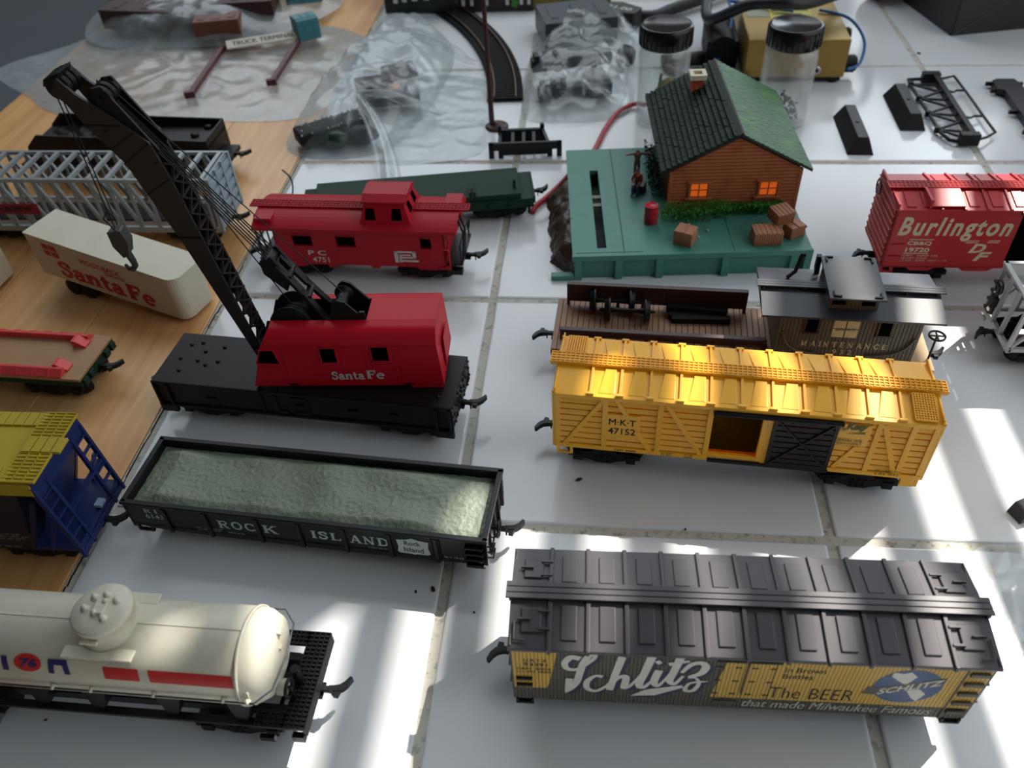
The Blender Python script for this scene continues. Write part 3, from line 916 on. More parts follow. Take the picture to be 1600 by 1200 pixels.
# ================================================================== wrecking crane
M_CB = mat('charcoal_plastic', (18, 17, 19), .45, var=.12, spec=.25)
M_BOOM = mat('brown_black_plastic', (38, 31, 30), .45, var=.1, spec=.35)
M_RED = mat('crimson_plastic', (192, 18, 38), .48, var=.05, spec=.25)
ck = thing('crane_car', 'crimson-cabbed wrecking crane car with a tall black boom, hook and cables', 'train car', -7.45, 6.5, -.088)
hl, hw = 7.12, 1.7
body = MB().prism([(-hl, 1.25), (-hl + 1.2, 1.1), (hl - 1.2, 1.1), (hl, 1.25), (hl, 2.62), (-hl, 2.62)], -hw, hw, 'y').build('frame', M_CB, ck, bevel=.04)
m_ = MB()
m_.box(-hl, hl, -hw - .1, -hw, 1.12, 1.25); m_.box(-hl, hl, -hw - .06, -hw, 2.45, 2.62)
m_.build('side_sill', M_CB, body, bevel=.02)
for a, b, z0, z1 in ((-1.9, -1.75, 1.3, 2.4), (-1.2, -1.05, 1.3, 2.4), (-1.2, -.6, 1.3, 1.45), (-.3, .35, 1.3, 1.45), (-.3, .35, 1.75, 1.9), (-.3, .35, 2.2, 2.35), (.3, .42, 1.3, 2.4), (-4.6, -4.1, 1.75, 1.85), (2.3, 2.8, 1.8, 1.9), (4.2, 4.6, 1.8, 1.9)):
    MB().box(a, b, -hw - .07, -hw, z0, z1).build('bracket', M_CB, body)
for sx in (-1, 1):
    x = sx * (hl - .42)
    m_ = MB(); m_.box(x - .42, x + .42, -hw - .1, -hw + .1, .75, 1.25)
    m_.box(x - .36, x - .25, -hw - .14, -hw, 1.25, 2.5); m_.box(x + .25, x + .36, -hw - .14, -hw, 1.25, 2.5)
    m_.build('step', M_CB, ck, bevel=.02)
m_ = MB()
rr = random.Random(5)
for k in range(70):
    m_.box(hl, hl + rr.uniform(.03, .07), (yy := rr.uniform(-hw, hw - .1)), yy + .09, (zz := rr.uniform(1.3, 2.5)), zz + .07)
m_.build('end_rivets', M_CB, body, kind='stuff')
for (x, y) in ((-6.3, .9), (-5.4, .5), (-4.6, .9), (-6.4, -.1), (-5.5, -.15), (-6.1, -.9), (-5.0, -.4), (-4.5, -.1), (-5.8, 1.1), (6.4, -1.1)):
    MB().lathe([(.1, 0), (.09, .05), (.03, .07)], 10, (x, y, 2.62)).build('rivet', M_CB, body)
running_gear(ck, hl, 1.35, tx=4.9)
# cab swings on the frame
cb = thing('cab', None, None); cb.parent = ck
cb.matrix_parent_inverse = Matrix()
_d = Vector((-5.344 + 7.45, 6.896 - 6.5, 0)); _d.rotate(Matrix.Rotation(.088, 3, 'Z'))
cb.location = _d * S; cb.rotation_euler = (0, 0, .046 + .088)
cx0, cx1, cw = -4.3, 4.3, 1.6
NS = 8
sec = []          # roof arch, half section
def sect(n=NS):
    pts = [(-cw, 2.75), (-cw, 5.05)]
    for k in range(1, n + 1):
        t = k / n * PI / 2
        pts.append((-cw + .62 * (1 - math.cos(t)), 5.05 + .72 * math.sin(t)))
    return pts
half = sect()
prof = half + [(-y, z) for y, z in reversed(half)]
sh_ = MB()
def xf_(z): return cx0 if z <= 3.75 else cx0 + (z - 3.75) * .62      # raked nose
well = (-.72, .78, 1.15)     # roof well: y0, y1, right end x
# front and rear side shells
sideL = [p for p in half]
for sgn in (1, -1):
    ring0 = [(xf_(z), sgn * y, z) for y, z in half]
    ring1 = [(cx1 - (0.12 if z > 5 else 0), sgn * y, z) for y, z in half]
    n = len(half)
    sh_.add(ring0 + ring1, [(i, n + i, n + i + 1, i + 1) for i in range(n - 1)], True)
    # roof strip beside the well, up to the well edge
    yw = well[0] if sgn > 0 else well[1]
    z1 = 5.77
    sh_.add([(xf_(z1), sgn * half[-1][0], z1), (cx1 - .12, sgn * half[-1][0], z1), (cx1 - .12, yw, z1 + .04), (xf_(z1), yw, z1 + .04)], [(0, 1, 2, 3)])
sh_.add([(well[2], well[0], 5.81), (cx1 - .12, well[0], 5.81), (cx1 - .12, well[1], 5.81), (well[2], well[1], 5.81)], [(0, 1, 2, 3)])
er = [(cx1 - (0.12 if z > 5 else 0), y, z) for y, z in half] + [(cx1 - (0.12 if z > 5 else 0), -y, z) for y, z in reversed(half)]
sh_.add(er, [tuple(range(len(er)))])
nr = [(xf_(z), y, z) for y, z in half[:3]] + [(xf_(5.77), well[0], 5.77), (xf_(2.75), well[0], 2.75)]
sh_.add(nr, [tuple(range(len(nr)))])
sh_.add([(a, -b, c) for a, b, c in nr], [tuple(range(len(nr)))])
shell = sh_.build('cab_shell', M_RED, cb, fix=True)
w_ = MB()
w_.add([(-3.2, well[0], 5.8), (well[2], well[0], 5.8), (well[2], well[0], 4.0), (-3.9, well[0], 4.0)], [(0, 1, 2, 3)])
w_.add([(-3.2, well[1], 5.8), (well[2], well[1], 5.8), (well[2], well[1], 4.0), (-3.9, well[1], 4.0)], [(0, 1, 2, 3)])
w_.add([(well[2], well[0], 5.85), (well[2], well[1], 5.85), (well[2], well[1], 4.0), (well[2], well[0], 4.0)], [(0, 1, 2, 3)])
w_.add([(-4.2, well[0], 4.2), (-4.2, well[1], 4.2), (well[2], well[1], 4.2), (well[2], well[0], 4.2)], [(0, 1, 2, 3)])
w_.build('roof_well', M_CB, cb)
M_HOLE = mat('painted_hole_shade', (6, 5, 5), .9, spec=.02)  # near-black colour stands in for the shade inside openings
for pts in ([(-3.85, 4.12), (-2.8, 4.06), (-2.95, 4.9), (-3.55, 4.9)], [(-.95, 4.12), (-.22, 4.12), (-.22, 5.0), (-.95, 5.0)], [(1.3, 4.2), (2.08, 4.2), (2.08, 5.05), (1.3, 5.05)]):
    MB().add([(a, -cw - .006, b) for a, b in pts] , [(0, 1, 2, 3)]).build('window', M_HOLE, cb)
    m_ = MB()
    for i in range(4):
        a, b = pts[i], pts[(i + 1) % 4]
        m_.bar((a[0], -cw - .01, a[1]), (b[0], -cw - .01, b[1]), .06, .06, up=(0, 1, 0))
    m_.build('window_frame', M_RED, cb)
for x in (-2.55, -1.2, -.02, 1.05, 2.3, 2.5):
    MB().box(x - .025, x + .025, -cw - .014, -cw, 2.8, 5.05).build('panel_seam', M_RED, shell)
m_ = MB()
for k in range(60): m_.box(-2.4 + k * .11, -2.36 + k * .11, -cw - .025, -cw, 5.04, 5.08); m_.box(-2.4 + k * .11, -2.36 + k * .11, -cw - .025, -cw, 2.86, 2.9)
m_.build('rivet_row', M_RED, shell, kind='stuff')
for x in (-2.45, 2.75): MB().box(x - .2, x + .2, -cw - .02, -cw + .02, 2.8, 2.9).build('slot', M_HOLE, cb)
MB().box(2.85, 4.25, -cw, cw, 2.62, 2.8).build('cab_sill', M_RED, cb)
MB().cyl((0, 0, 2.6), (0, 0, 2.8), 1.5, 24).build('turntable', M_CB, cb)
MB().box(cx1, cx1 + .06, -.6, .6, 3.0, 4.6).build('end_door', M_RED, cb, bevel=.03)
lay(serif_text('Santa', .95), M_WHITE, shell, -.66, .82, 3.12, 3.62, (0, -cw - .02, 0))
lay(serif_text('Fe', .95), M_WHITE, shell, .92, 1.72, 3.16, 3.68, (0, -cw - .02, 0))
# hoisting gear in the well
for x, z, rad, wdt in ((-2.2, 5.45, .95, .62), (.05, 6.3, .42, .55)):
    m_ = MB()
    m_.lathe([(rad * .62, -wdt), (rad, -wdt), (rad, -wdt + .08), (rad * .62, -wdt + .1), (rad * .6, -.05), (rad * .66, 0), (rad * .6, .05), (rad * .62, wdt - .1), (rad, wdt - .08), (rad, wdt), (rad * .5, wdt)], 28, (x, 0, z), 'y')
    m_.build('cable_drum', M_CB, cb)
for y in (-.68, .68):
    MB().prism([(-1.2, 4.3), (1.1, 4.3), (1.1, 5.8), (.35, 6.75), (.05, 6.85), (-.2, 6.65), (-.4, 5.9), (-1.2, 5.5)], y - .05, y + .05, 'y').build('side_plate', M_CB, cb, bevel=.02)
MB().prism([(-.6, 4.2), (1.12, 4.2), (1.12, 6.2), (.9, 6.2)], -.72, -.6, 'y').build('side_plate', M_CB, cb)
# A-frame between cab and cables
A0, A1 = Vector((-.55, 0, 5.6)), Vector((-2.25, 0, 8.5))
for s_ in (-1, 1):
    m_ = MB()
    m_.bar(A0 + Vector((0, s_ * .55, 0)), A0.lerp(A1, .55) + Vector((0, s_ * .38, 0)), .16, .34, up=(0, 1, 0))
    m_.bar(A0.lerp(A1, .5) + Vector((0, s_ * .38, 0)), A1 + Vector((0, s_ * .36, 0)), .16, .42, up=(0, 1, 0))
    m_.build('a_frame_arm', M_CB, cb, bevel=.03)
for t in (.42, .78):
    p = A0.lerp(A1, t)
    MB().bar(p + Vector((0, -.42, 0)), p + Vector((0, .42, 0)), .3, .14).build('a_frame_cross_bar', M_CB, cb)
m_ = MB()
for y in (-.42, .42):
    m_.prism([(-2.0, 7.2), (-1.75, 7.7), (-2.3, 8.9), (-2.85, 8.7), (-2.8, 8.1)], y - .07, y + .07, 'y')
m_.box(-2.7, -2.2, -.4, .4, 8.1, 8.5)
m_.cyl((-2.55, -.5, 8.55), (-2.55, .5, 8.55), .28, 14)
m_.build('pulley_block', M_CB, cb, bevel=.02)
# boom: two solid side plates, lattice between them on the upper face
BL = [(-4.05, 3.0), (-4.86, 6.39), (-5.72, 10.05), (-6.31, 11.99), (-6.69, 13.33), (-7.61, 14.87), (-7.99, 15.72), (-8.35, 16.1)]
BR = [(-3.75, 3.0), (-4.21, 5.88), (-4.81, 10.03), (-5.2, 12.64), (-5.5, 14.11), (-6.87, 15.44), (-7.53, 16.04), (-7.95, 16.6)]
bm_ = thing('boom', None, None); bm_.parent = cb
for y in (-.62, .5):
    MB().prism(BL + BR[::-1], y, y + .12, 'y').build('boom_side_plate', M_BOOM, bm_, bevel=.02)
MB().add([(x, y, z) for x, z in BL[1:6] for y in (-.55, .55)], [(2 * i, 2 * i + 1, 2 * i + 3, 2 * i + 2) for i in range(4)]).build('boom_under_plate', M_BOOM, bm_)
def lerp2(A, t):
    t *= len(A) - 1; i = min(int(t), len(A) - 2); f = t - i
    return (A[i][0] * (1 - f) + A[i + 1][0] * f, A[i][1] * (1 - f) + A[i + 1][1] * f)
LT = [BR[0], BR[1], BR[2], BR[3], (-5.42, 13.6)]
def atz(z):
    for i in range(len(LT) - 1):
        if LT[i][1] <= z <= LT[i + 1][1]:
            f = (z - LT[i][1]) / (LT[i + 1][1] - LT[i][1]); return LT[i][0] + f * (LT[i + 1][0] - LT[i][0])
    return LT[-1][0]
zs = [4.6 + .72 * k for k in range(13)]
for k in range(12):
    z0, z1 = zs[k], zs[k + 1]
    m_ = MB()
    a0, a1 = atz(z0) + .02, atz(z1) + .02
    m_.bar((a0, -.55, z0), (a0, .55, z0), .1, .1); m_.bar((a0, -.5, z0), (a1, .5, z1), .1, .08); m_.bar((a0, .5, z0), (a1, -.5, z1), .1, .08)
    m_.build('lattice_bay', M_BOOM, bm_)
for (p, q) in ((BL[3], BR[3]), (BL[4], BR[4]), (BL[5], (-6.3, 14.8)), (BL[2], BR[2]), ((-7.0, 13.9), (-5.95, 14.5))):
    MB().bar((p[0], -.63, p[1]), (q[0], -.63, q[1]), .05, .05, up=(0, 1, 0)).build('boom_seam', M_CB, bm_)
for x, z in ((-5.5, 13.3), (-5.0, 11.6), (-6.9, 14.6)): MB().lathe([(.06, 0), (.05, -.05), (.02, -.06)], 8, (x, -.62, z), 'y').build('rivet', M_CB, bm_)
for x, z, rad in ((-8.1, 16.2, .45), (-6.75, 15.75, .42)):
    m_ = MB()
    for y in (-.35, 0, .35): m_.lathe([(rad * .8, y - .1), (rad, y - .1), (rad * .85, y), (rad, y + .1), (rad * .8, y + .1)], 22, (x, 0, z), 'y')
    m_.cyl((x, -.55, z), (x, .55, z), .12, 10)
    m_.build('sheave', M_CB, bm_)
for y in (-.48, .42):
    MB().prism([(-7.15, 15.2), (-6.2, 14.6), (-5.45, 13.5), (-5.3, 13.75), (-6.25, 15.6), (-6.55, 16.2), (-6.95, 16.15)], y, y + .1, 'y').build('boom_bracket', M_CB, bm_, bevel=.02)
MB().box(-8.6, -7.9, -.5, .5, 16.35, 16.62).xf(lambda v: Vector((v.x + (v.z - 16.4) * .4, v.y, v.z + (v.x + 8.3) * .35))).build('boom_cap', M_CB, bm_, bevel=.04)
# cables
M_CABLE = mat('black_thread', (12, 12, 13), .7)
for i, y in enumerate((-.4, -.25, -.08, .1, .28, .42)):
    MB().tube([(-2.55 + .02 * i, y, 8.75), (-6.85 - .05 * i, y * .9, 16.1)], .028, 5).build('cable', M_CABLE, cb)
MB().tube([(.1, .1, 6.7), (-6.75, .15, 16.15)], .025, 5).build('cable', M_CABLE, cb)
MB().tube([(-1.6, -.1, 6.05), (-2.2, -.1, 6.3), (-5.35, -.05, 13.9)], .025, 5).build('cable', M_CABLE, cb)
hk = thing('hook_block', None, None); hk.parent = cb
MB().tube([(-8.5, -.12, 16.0), (-8.5, -.12, 10.2)], .024, 5).build('cable', M_CABLE, cb)
MB().tube([(-8.48, .12, 16.0), (-8.52, .16, 10.2)], .024, 5).build('cable', M_CABLE, cb)
MB().prism([(-8.85, 10.1), (-8.3, 10.15), (-8.15, 9.6), (-8.35, 8.95), (-8.6, 8.85), (-8.85, 9.4)], -.26, .26, 'y').build('block', mat('dark_grey_plastic', (58, 56, 54), .5), hk, bevel=.06)
MB().tube([(-8.5, 0, 8.95), (-8.42, 0, 8.55), (-8.4, 0, 8.3), (-8.55, 0, 8.12), (-8.75, 0, 8.15), (-8.82, 0, 8.35)], [.16, .14, .13, .13, .1, .06], 8).build('hook', mat('grey_plastic_hook', (62, 60, 58), .5), hk)
MB().tube([(-8.5, -.16, 10.1), (-8.75, -.2, 10.7), (-8.55, -.14, 11.0)], .03, 5).build('cable', M_CABLE, cb)

# ================================================================== red caboose
M_PC = mat('deep_red_plastic', (176, 22, 40), .48, var=.05, spec=.25)
pk = thing('caboose', 'deep red caboose with a cupola and white emblem, standing behind the crane', 'train car', -7.514, 18.245, -.028)
b0, b1, bw = -4.65, 4.95, 1.6
w_ = MB()
def wall_with_holes(mb, x0, x1, z0, z1, y, th_, holes):
    """upright wall, holes as (x0, x1, z0, z1) sorted along x"""
    ya, yb = sorted((y, y + th_))
    x = x0
    for (a, b, c, d) in holes:
        mb.box(x, a, ya, yb, z0, z1); mb.box(a, b, ya, yb, z0, c); mb.box(a, b, ya, yb, d, z1); x = b
    mb.box(x, x1, ya, yb, z0, z1)
H = [(-3.62, -2.5, 2.38, 3.05), (-1.13, -.03, 2.38, 3.05), (3.6, 4.22, 2.38, 3.05)]
wall_with_holes(w_, b0, b1, 1.15, 3.5, -bw, .12, H)
wall_with_holes(w_, b0, b1, 1.15, 3.5, bw, -.12, H)
w_.box(b0, b0 + .1, -bw, bw, 1.15, 3.5); w_.box(b1 - .1, b1, -bw, bw, 1.15, 3.5)
body = w_.build('body', M_PC, pk)
MB().box(b0 + .2, b1 - .2, -1.2, 1.2, 1.2, 3.4).build('shade_block', M_HOLE, pk)  # near-black block put in as the shade behind the windows
for (a, b, c, d) in H:
    m_ = MB(); m_.box(a - .06, b + .06, -bw - .04, -bw, c - .1, c); m_.box(a - .06, b + .06, -bw - .03, -bw, d, d + .06)
    m_.build('window_frame', M_PC, body)
m_ = MB()
for x, wd in ((-4.0, 1.1), (-1.6, .3), (.9, .3), (3.9, .7)): m_.prism([(x - wd, 1.16), (x + wd, 1.16), (x + wd * .7, .98), (x - wd * .7, .98)], -bw, -bw + .1, 'y')
m_.box(4.5, 5.2, -bw, -bw + .1, 1.0, 1.3); m_.tube([(5.15, -bw, 1.3), (5.15, -bw, 2.3), (4.85, -bw, 2.4)], .06, 6)
m_.build('side_sill', M_PC, pk)
def zr3(y): return 4.02 - .42 * (abs(y) / 1.8) ** 2.2
def arch(e=0): return [(y, zr3(y) + e) for y in [-1.8 + 3.6 * k / 14 for k in range(15)]]
roof = MB().prism(arch() + [(1.8, 3.42), (-1.8, 3.42)], -5.7, 5.7, 'x', smooth=False).build('roof', M_PC, pk)
grating(-6.15, 6.2, -.32, .32, 4.03, 4.12, 60, 3).build('running_board', M_PC, roof)
MB().box(-5.6, -4.6, -1.5, -.5, 3.72, 4.0).build('roof_walk', M_PC, roof, bevel=.02)
MB().box(4.7, 5.65, .5, 1.5, 3.72, 4.02).build('roof_walk', M_PC, roof, bevel=.02)
cu = thing('cupola', None, None); cu.parent = pk
cb0, ct = [(.3, -1.5), (3.25, -1.5), (3.25, 1.5), (.3, 1.5)], [(.7, -1.02), (2.85, -1.02), (2.85, 1.02), (.7, 1.02)]
MB().hexa([(x, y, 3.6) for x, y in cb0] + [(x, y, 4.85) for x, y in ct]).build('cupola_body', M_PC, cu)
MB().prism([(-1.12, 4.85), (-1.12, 4.93), (-.6, 5.16), (.6, 5.16), (1.12, 4.93), (1.12, 4.85)], .55, 3.0, 'x').build('cupola_roof', M_PC, cu, bevel=.02)
for a in (.7, 2.15):
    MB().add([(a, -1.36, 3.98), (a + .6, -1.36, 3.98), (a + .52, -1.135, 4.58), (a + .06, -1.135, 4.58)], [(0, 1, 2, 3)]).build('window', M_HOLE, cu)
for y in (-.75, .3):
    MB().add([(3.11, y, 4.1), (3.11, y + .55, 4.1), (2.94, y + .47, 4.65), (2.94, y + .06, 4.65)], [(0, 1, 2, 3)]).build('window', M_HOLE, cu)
for sx in (-1, 1):
    m_ = MB(); m_.box(sx * 4.9, sx * 5.85, -1.5, 1.5, 1.25, 1.42)
    m_.box(sx * 4.95, sx * 5.8, -bw, -1.2, .7, 1.0)
    for y in (-1.35, 0, 1.35): m_.cyl((sx * 5.75, y, 1.4), (sx * 5.75, y, 2.5), .05, 6)
    m_.cyl((sx * 5.75, -1.4, 2.5), (sx * 5.75, 1.4, 2.5), .05, 6)
    m_.tube([(sx * 5.8, -1.0, 1.4), (sx * 5.95, -1.0, 3.0), (sx * 5.7, -1.0, 3.9)], .06, 6); m_.tube([(sx * 5.8, -.5, 1.4), (sx * 5.95, -.5, 3.0), (sx * 5.7, -.5, 3.9)], .06, 6)
    m_.lathe([(.28, -.03), (.35, -.03), (.35, .03), (.28, .03)], 14, (sx * 5.95, .5, 2.7), 'x')
    m_.build('end_platform', M_BLK, pk)
MB().tube([(4.9, -1.45, 1.4), (5.15, -1.45, 2.8), (5.0, -1.45, 3.45)], .07, 6).build('grab_rail', M_PC, pk)
running_gear(pk, 5.9, 1.0, tx=3.6)
lay(raw_text('P C', .02), M_WHITE, body, -2.86, -1.84, 1.78, 2.1, (0, -bw - .012, 0))
lay(raw_text('4751', .005), M_WHITE, body, -2.7, -1.72, 1.32, 1.66, (0, -bw - .012, 0))
for pts, wd in (([(.1, 0), (.1, .9), (.95, .9), (.95, .38), (.42, .38)], .17), ([(.3, 0), (.3, .62), (.72, .62)], .13), ([(.3, .08), (1.04, .08)], .17)):
    v_, f_ = strip2d(pts, wd) if False else ([], [])
    for i in range(len(pts) - 1):
        a, b = Vector(pts[i]), Vector(pts[i + 1])
        dd = (b - a).normalized() * wd / 2
        vv, ff = strip2d([a - dd, b + dd], wd)
        o_ = len(v_); v_ += vv; f_ += [tuple(k + o_ for k in q) for q in ff]
    MB().add([(2.05 + p[0] * 1.2, -bw - .012, 1.5 + p[1] * .72) for p in v_], f_).build('emblem', M_WHITE, body, fix=False)

# ================================================================== red box car
M_BU = mat('signal_red_plastic', (178, 24, 28), .36, var=.04)
bk = thing('box_car', 'glossy red box car with slanted cream lettering, cut off by the picture edge', 'train car', 27.82, 18.59, .002)
hl, hw = 7.25, 1.75
zb, ze = 1.35, 4.85
w_ = MB()
wall_with_holes(w_, -hl, hl, zb, ze, -hw, .12, [(-1.15, 1.15, 1.5, 4.7)])
w_.box(-hl, hl, hw - .12, hw, zb, ze); w_.box(-hl, hl, -hw, hw, zb, zb + .1)
body = w_.build('body', M_BU, bk)
MB().box(-1.6, 1.6, -hw + .3, -hw + .4, 1.4, 4.8).build('shade_block', M_HOLE, bk)  # near-black sheet put in as the shade of the doorway
for sgn in (-1, 1):
    e = MB(); e.box(sgn * (hl - .1), sgn * hl, -hw, hw, zb, 5.15)
    for k in range(9): e.cyl((sgn * hl, -hw + .1, 1.6 + k * .38), (sgn * hl, hw - .1, 1.6 + k * .38), .1, 8)
    e.build('end_wall', M_BU, bk)
m_ = MB()
for x, wd in ((-5.2, .45), (-2.4, .6), (5.2, .45)): m_.prism([(x - wd - .3, zb), (x + wd + .3, zb), (x + wd, zb - .2), (x - wd, zb - .2)], -hw, -hw + .1, 'y')
m_.box(-hl, -hl + .7, -hw, -hw + .12, .95, 1.1); m_.box(-hl, -hl + .15, -hw, -hw + .12, .95, zb); m_.box(-hl + .55, -hl + .7, -hw, -hw + .12, .95, zb)
m_.build('side_sill', M_BU, bk)
for z in (2.0, 2.75): MB().box(-7.0, -6.4, -hw - .07, -hw, z, z + .08).build('grab_iron', M_BU, bk)
def zr4(y): return 5.2 - .2 * abs(y)
roof = MB().prism([(-1.8, 4.78), (-1.8, zr4(1.8)), (0, 5.2), (1.8, zr4(1.8)), (1.8, 4.78)], -hl - .05, hl + .05, 'x').build('roof', M_BU, bk, bevel=.02)
ribs = [-5.1 + 1.1 * k for k in range(11)]
for x in ribs:
    m_ = MB()
    slope_box(m_, x - .05, x + .05, -1.8, -.34, 0, .08, zr4); slope_box(m_, x - .05, x + .05, .34, 1.8, 0, .08, zr4)
    m_.build('roof_rib', M_BU, roof)
for k in range(10):
    for sg in (-1, 1):
        m_ = MB(); y0, y1 = sorted((sg * .45, sg * 1.55))
        slope_box(m_, ribs[k] + .25, ribs[k] + .75, y0, y1, 0, .05, zr4); m_.build('roof_panel', M_BU, roof, bevel=.02)
m_ = MB(); slope_box(m_, -5.95, -5.5, -1.6, -.5, 0, .05, zr4); m_.build('roof_panel', M_BU, roof)
m_ = MB(); slope_box(m_, -6.75, -6.3, -1.6, -.5, 0, .05, zr4); m_.build('roof_panel', M_BU, roof)
m_ = MB(); slope_box(m_, -5.7, -4.0, -1.7, -.4, .1, .16, zr4); m_.box(-5.75, -5.6, -1.7, -.4, 4.85, 5.35); m_.build('end_walk', M_BU, roof, bevel=.02)
grating(-hl - .15, hl + .15, -.33, .33, 5.23, 5.3, 70, 4).build('running_board', M_BU, roof)
running_gear(bk, hl, 1.05)
MB().box(-5, 5, -.4, .4, .7, 1.35).build('underframe', M_BLK, bk)
m_ = MB(); m_.cyl((-1.3, -hw - .12, 4.72), (4.5, -hw - .12, 4.72), .1, 10); m_.build('door_track', M_STEEL, bk)
m_ = MB(); m_.lathe([(.35, -.03), (.42, -.03), (.42, .03), (.35, .03)], 16, (-hl - .25, .9, 4.6), 'x'); m_.bar((-hl - .25, .5, 4.6), (-hl - .25, 1.3, 4.6), .05, .05); m_.build('brake_wheel', M_BLK, bk)
FY = (0, -hw - .012, 0)
lay(raw_text('Burlington', .03, .2, 1.22), M_CREAM, body, -6.9, -1.42, 3.0, 4.42, FY)
lay(raw_text('CB&Q', .03), M_CREAM, body, -6.25, -5.05, 2.72, 2.98, FY)
lay(raw_text('19720', .03), M_CREAM, body, -6.25, -5.05, 2.32, 2.6, FY)
for a, b, z in ((-6.2, -5.0, 3.06), (-6.3, -5.05, 2.22), (-3.35, -2.75, 3.0), (-3.4, -2.8, 2.9), (-2.3, -1.75, 3.02), (-2.35, -1.8, 2.92)):
    MB().box(a, b, -hw - .012, -hw - .006, z, z + .045).build('painted_stripe', M_CREAM, body)
for t, a, b, z in (('CAPY   100000  LBS.', -6.3, -4.5, 2.06), ('LD LMT 123600', -6.32, -5.05, 1.9), ('LT WT   45400   NEW 11 54', -6.34, -4.0, 1.74)):
    lay(raw_text(t), M_CREAM, body, a, b, z, z + .1, FY)
lay(raw_text('D', .04, .3), M_CREAM, body, -3.1, -2.3, 2.3, 2.86, FY)
lay(raw_text('F', .04, .3), M_CREAM, body, -2.75, -1.9, 1.8, 2.36, FY)
# ================================================================== maintenance-of-way bunk car
M_DECK = mat('brown_deck_plastic', (150, 112, 84), .55, var=.12)
M_RAIL = mat('dark_brown_plastic', (58, 36, 34), .5, var=.1)
M_MSIDE = mat('olive_brown_paint', (88, 84, 68), .55, var=.1)
M_TAN = mat('light_tan_end', (196, 166, 124), .55, var=.1)  # cabin end and end deck, lighter than the sides
M_MROOF = mat('grey_black_roof_plastic', (54, 55, 60), .36, var=.12, dirt=(100, 100, 100), dirtamt=.4)
mk = thing('maintenance_car', 'brown maintenance car with a black-roofed cabin and an open plank deck', 'train car', 12.284, 10.442, -.055)
hl, hw, zd = 8.65, 1.95, 2.0
MB().box(-hl, hl, -hw, hw, 1.55, zd - .12).build('frame', M_RAIL, mk, bevel=.03)
xp = -hl
n = 0
while xp < 1.55:
    MB().box(xp + .012, xp + .268, -hw, hw, zd - .14, zd).build('deck_plank', M_DECK, mk, bevel=.012, seg=1)
    xp += .28
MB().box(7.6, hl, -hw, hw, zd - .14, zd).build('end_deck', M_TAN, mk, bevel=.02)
def fence(y0, zt_, nm, x0, x1, lean=0):
    m_ = MB()
    m_.box(x0, x1, y0 - .05, y0 + .05, zd + .22, zt_)
    m_.box(x0 - .05, x1 + .05, y0 - .12, y0 + .12, zt_ - .12, zt_ + .02)
    m_.build('fence_panel', M_RAIL, mk)
    k = 0
    x = x0
    while x <= x1 + .01:
        MB().box(x - .07, x + .07, y0 - .1, y0 + .1, zd, zt_).build('fence_post', M_RAIL, mk)
        x += (x1 - x0) / 7
fence(1.55, 3.28, 'f', -8.1, .5)
fence(-1.15, 2.62, 'f', -8.2, 1.2)
for (xa, ya) in ((-5.9, 1.9 - .75), (-5.15, .45)):
    ws = thing('spare_wheelset', None, None); ws.parent = mk
    ws.location = Vector((xa, ya, zd)) * S
    m_ = MB()
    for s_ in (-1, 1):
        m_.lathe([(.08, s_ * .8), (.52, s_ * .8), (.6, s_ * .83), (.6, s_ * .9), (.52, s_ * .92), (.5, s_ * 1.1), (.14, s_ * 1.06)], 22, (0, 0, .62), 'x')
    m_.build('wheel', M_BLK, ws)
    MB().tube([(-1.35, 0, .62), (-.8, 0, .62), (0, 0, .62), (.8, 0, .62), (1.35, 0, .62)], [.06, .14, .09, .14, .06], 10).build('axle', M_BLK, ws)
    m_ = MB(); m_.box(-1.1, -.8, -.3, .3, 0, .2); m_.box(.8, 1.1, -.3, .3, 0, .2); m_.build('chock', M_DECK, ws)
for (x0, y0, x1, y1, z) in ((-3.25, 1.2, -.35, 1.05, .35), (-3.15, .85, -.35, .95, .12), (-3.0, .55, -.2, .72, .12)):
    MB().bar((x0, y0, zd + z), (x1, y1, zd + z), .32, .36).build('timber', M_BLK2, mk, bevel=.03)
for y, z in ((-.85, .1), (-.7, .22)): MB().bar((-8.0, y, zd + z), (1.4, y - .1, zd + z), .07, .14).build('spare_rail', M_RAIL, mk)
# cabin
c0, c1, cw, ct = 1.6, 7.65, 1.6, 4.45
core = MB().box(c0, c1, -cw + .05, cw - .05, zd, ct)
cab_ = core.build('cabin_body', M_MSIDE, mk)
for sg in (-1, 1): grooved(c0, c1, sg * cw, lambda x: zd, lambda x: ct, pitch=.16, depth=.03, side=sg).build('siding', M_MSIDE, cab_)
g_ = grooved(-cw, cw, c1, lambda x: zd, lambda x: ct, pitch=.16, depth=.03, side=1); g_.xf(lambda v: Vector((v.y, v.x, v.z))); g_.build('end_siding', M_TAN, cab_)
for x in (2.75, 5.85):
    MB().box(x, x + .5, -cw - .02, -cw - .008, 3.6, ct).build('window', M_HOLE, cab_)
    m_ = MB(); m_.box(x - .08, x, -cw - .06, -cw, 3.52, ct); m_.box(x + .5, x + .58, -cw - .06, -cw, 3.52, ct); m_.box(x - .1, x + .6, -cw - .08, -cw, 3.5, 3.6)
    m_.build('window_frame', M_RAIL, cab_)
roof = MB().prism([(-1.82, ct), (-1.82, ct + .1), (0, ct + .42), (1.82, ct + .1), (1.82, ct)], .75, 8.45, 'x').build('roof', M_MROOF, mk, bevel=.02)
for k in (-1, 0, 1): MB().box(.6, 8.65, k * .17 - .075, k * .17 + .075, ct + .5, ct + .57).build('running_board_plank', M_MROOF, roof)
m_ = MB()
for x in (.9, 2.6, 7.0, 8.3): m_.box(x - .05, x + .05, -.28, .28, ct + .3, ct + .5)
m_.build('running_board_saddle', M_MROOF, roof)
cu = thing('cupola', None, None); cu.parent = mk
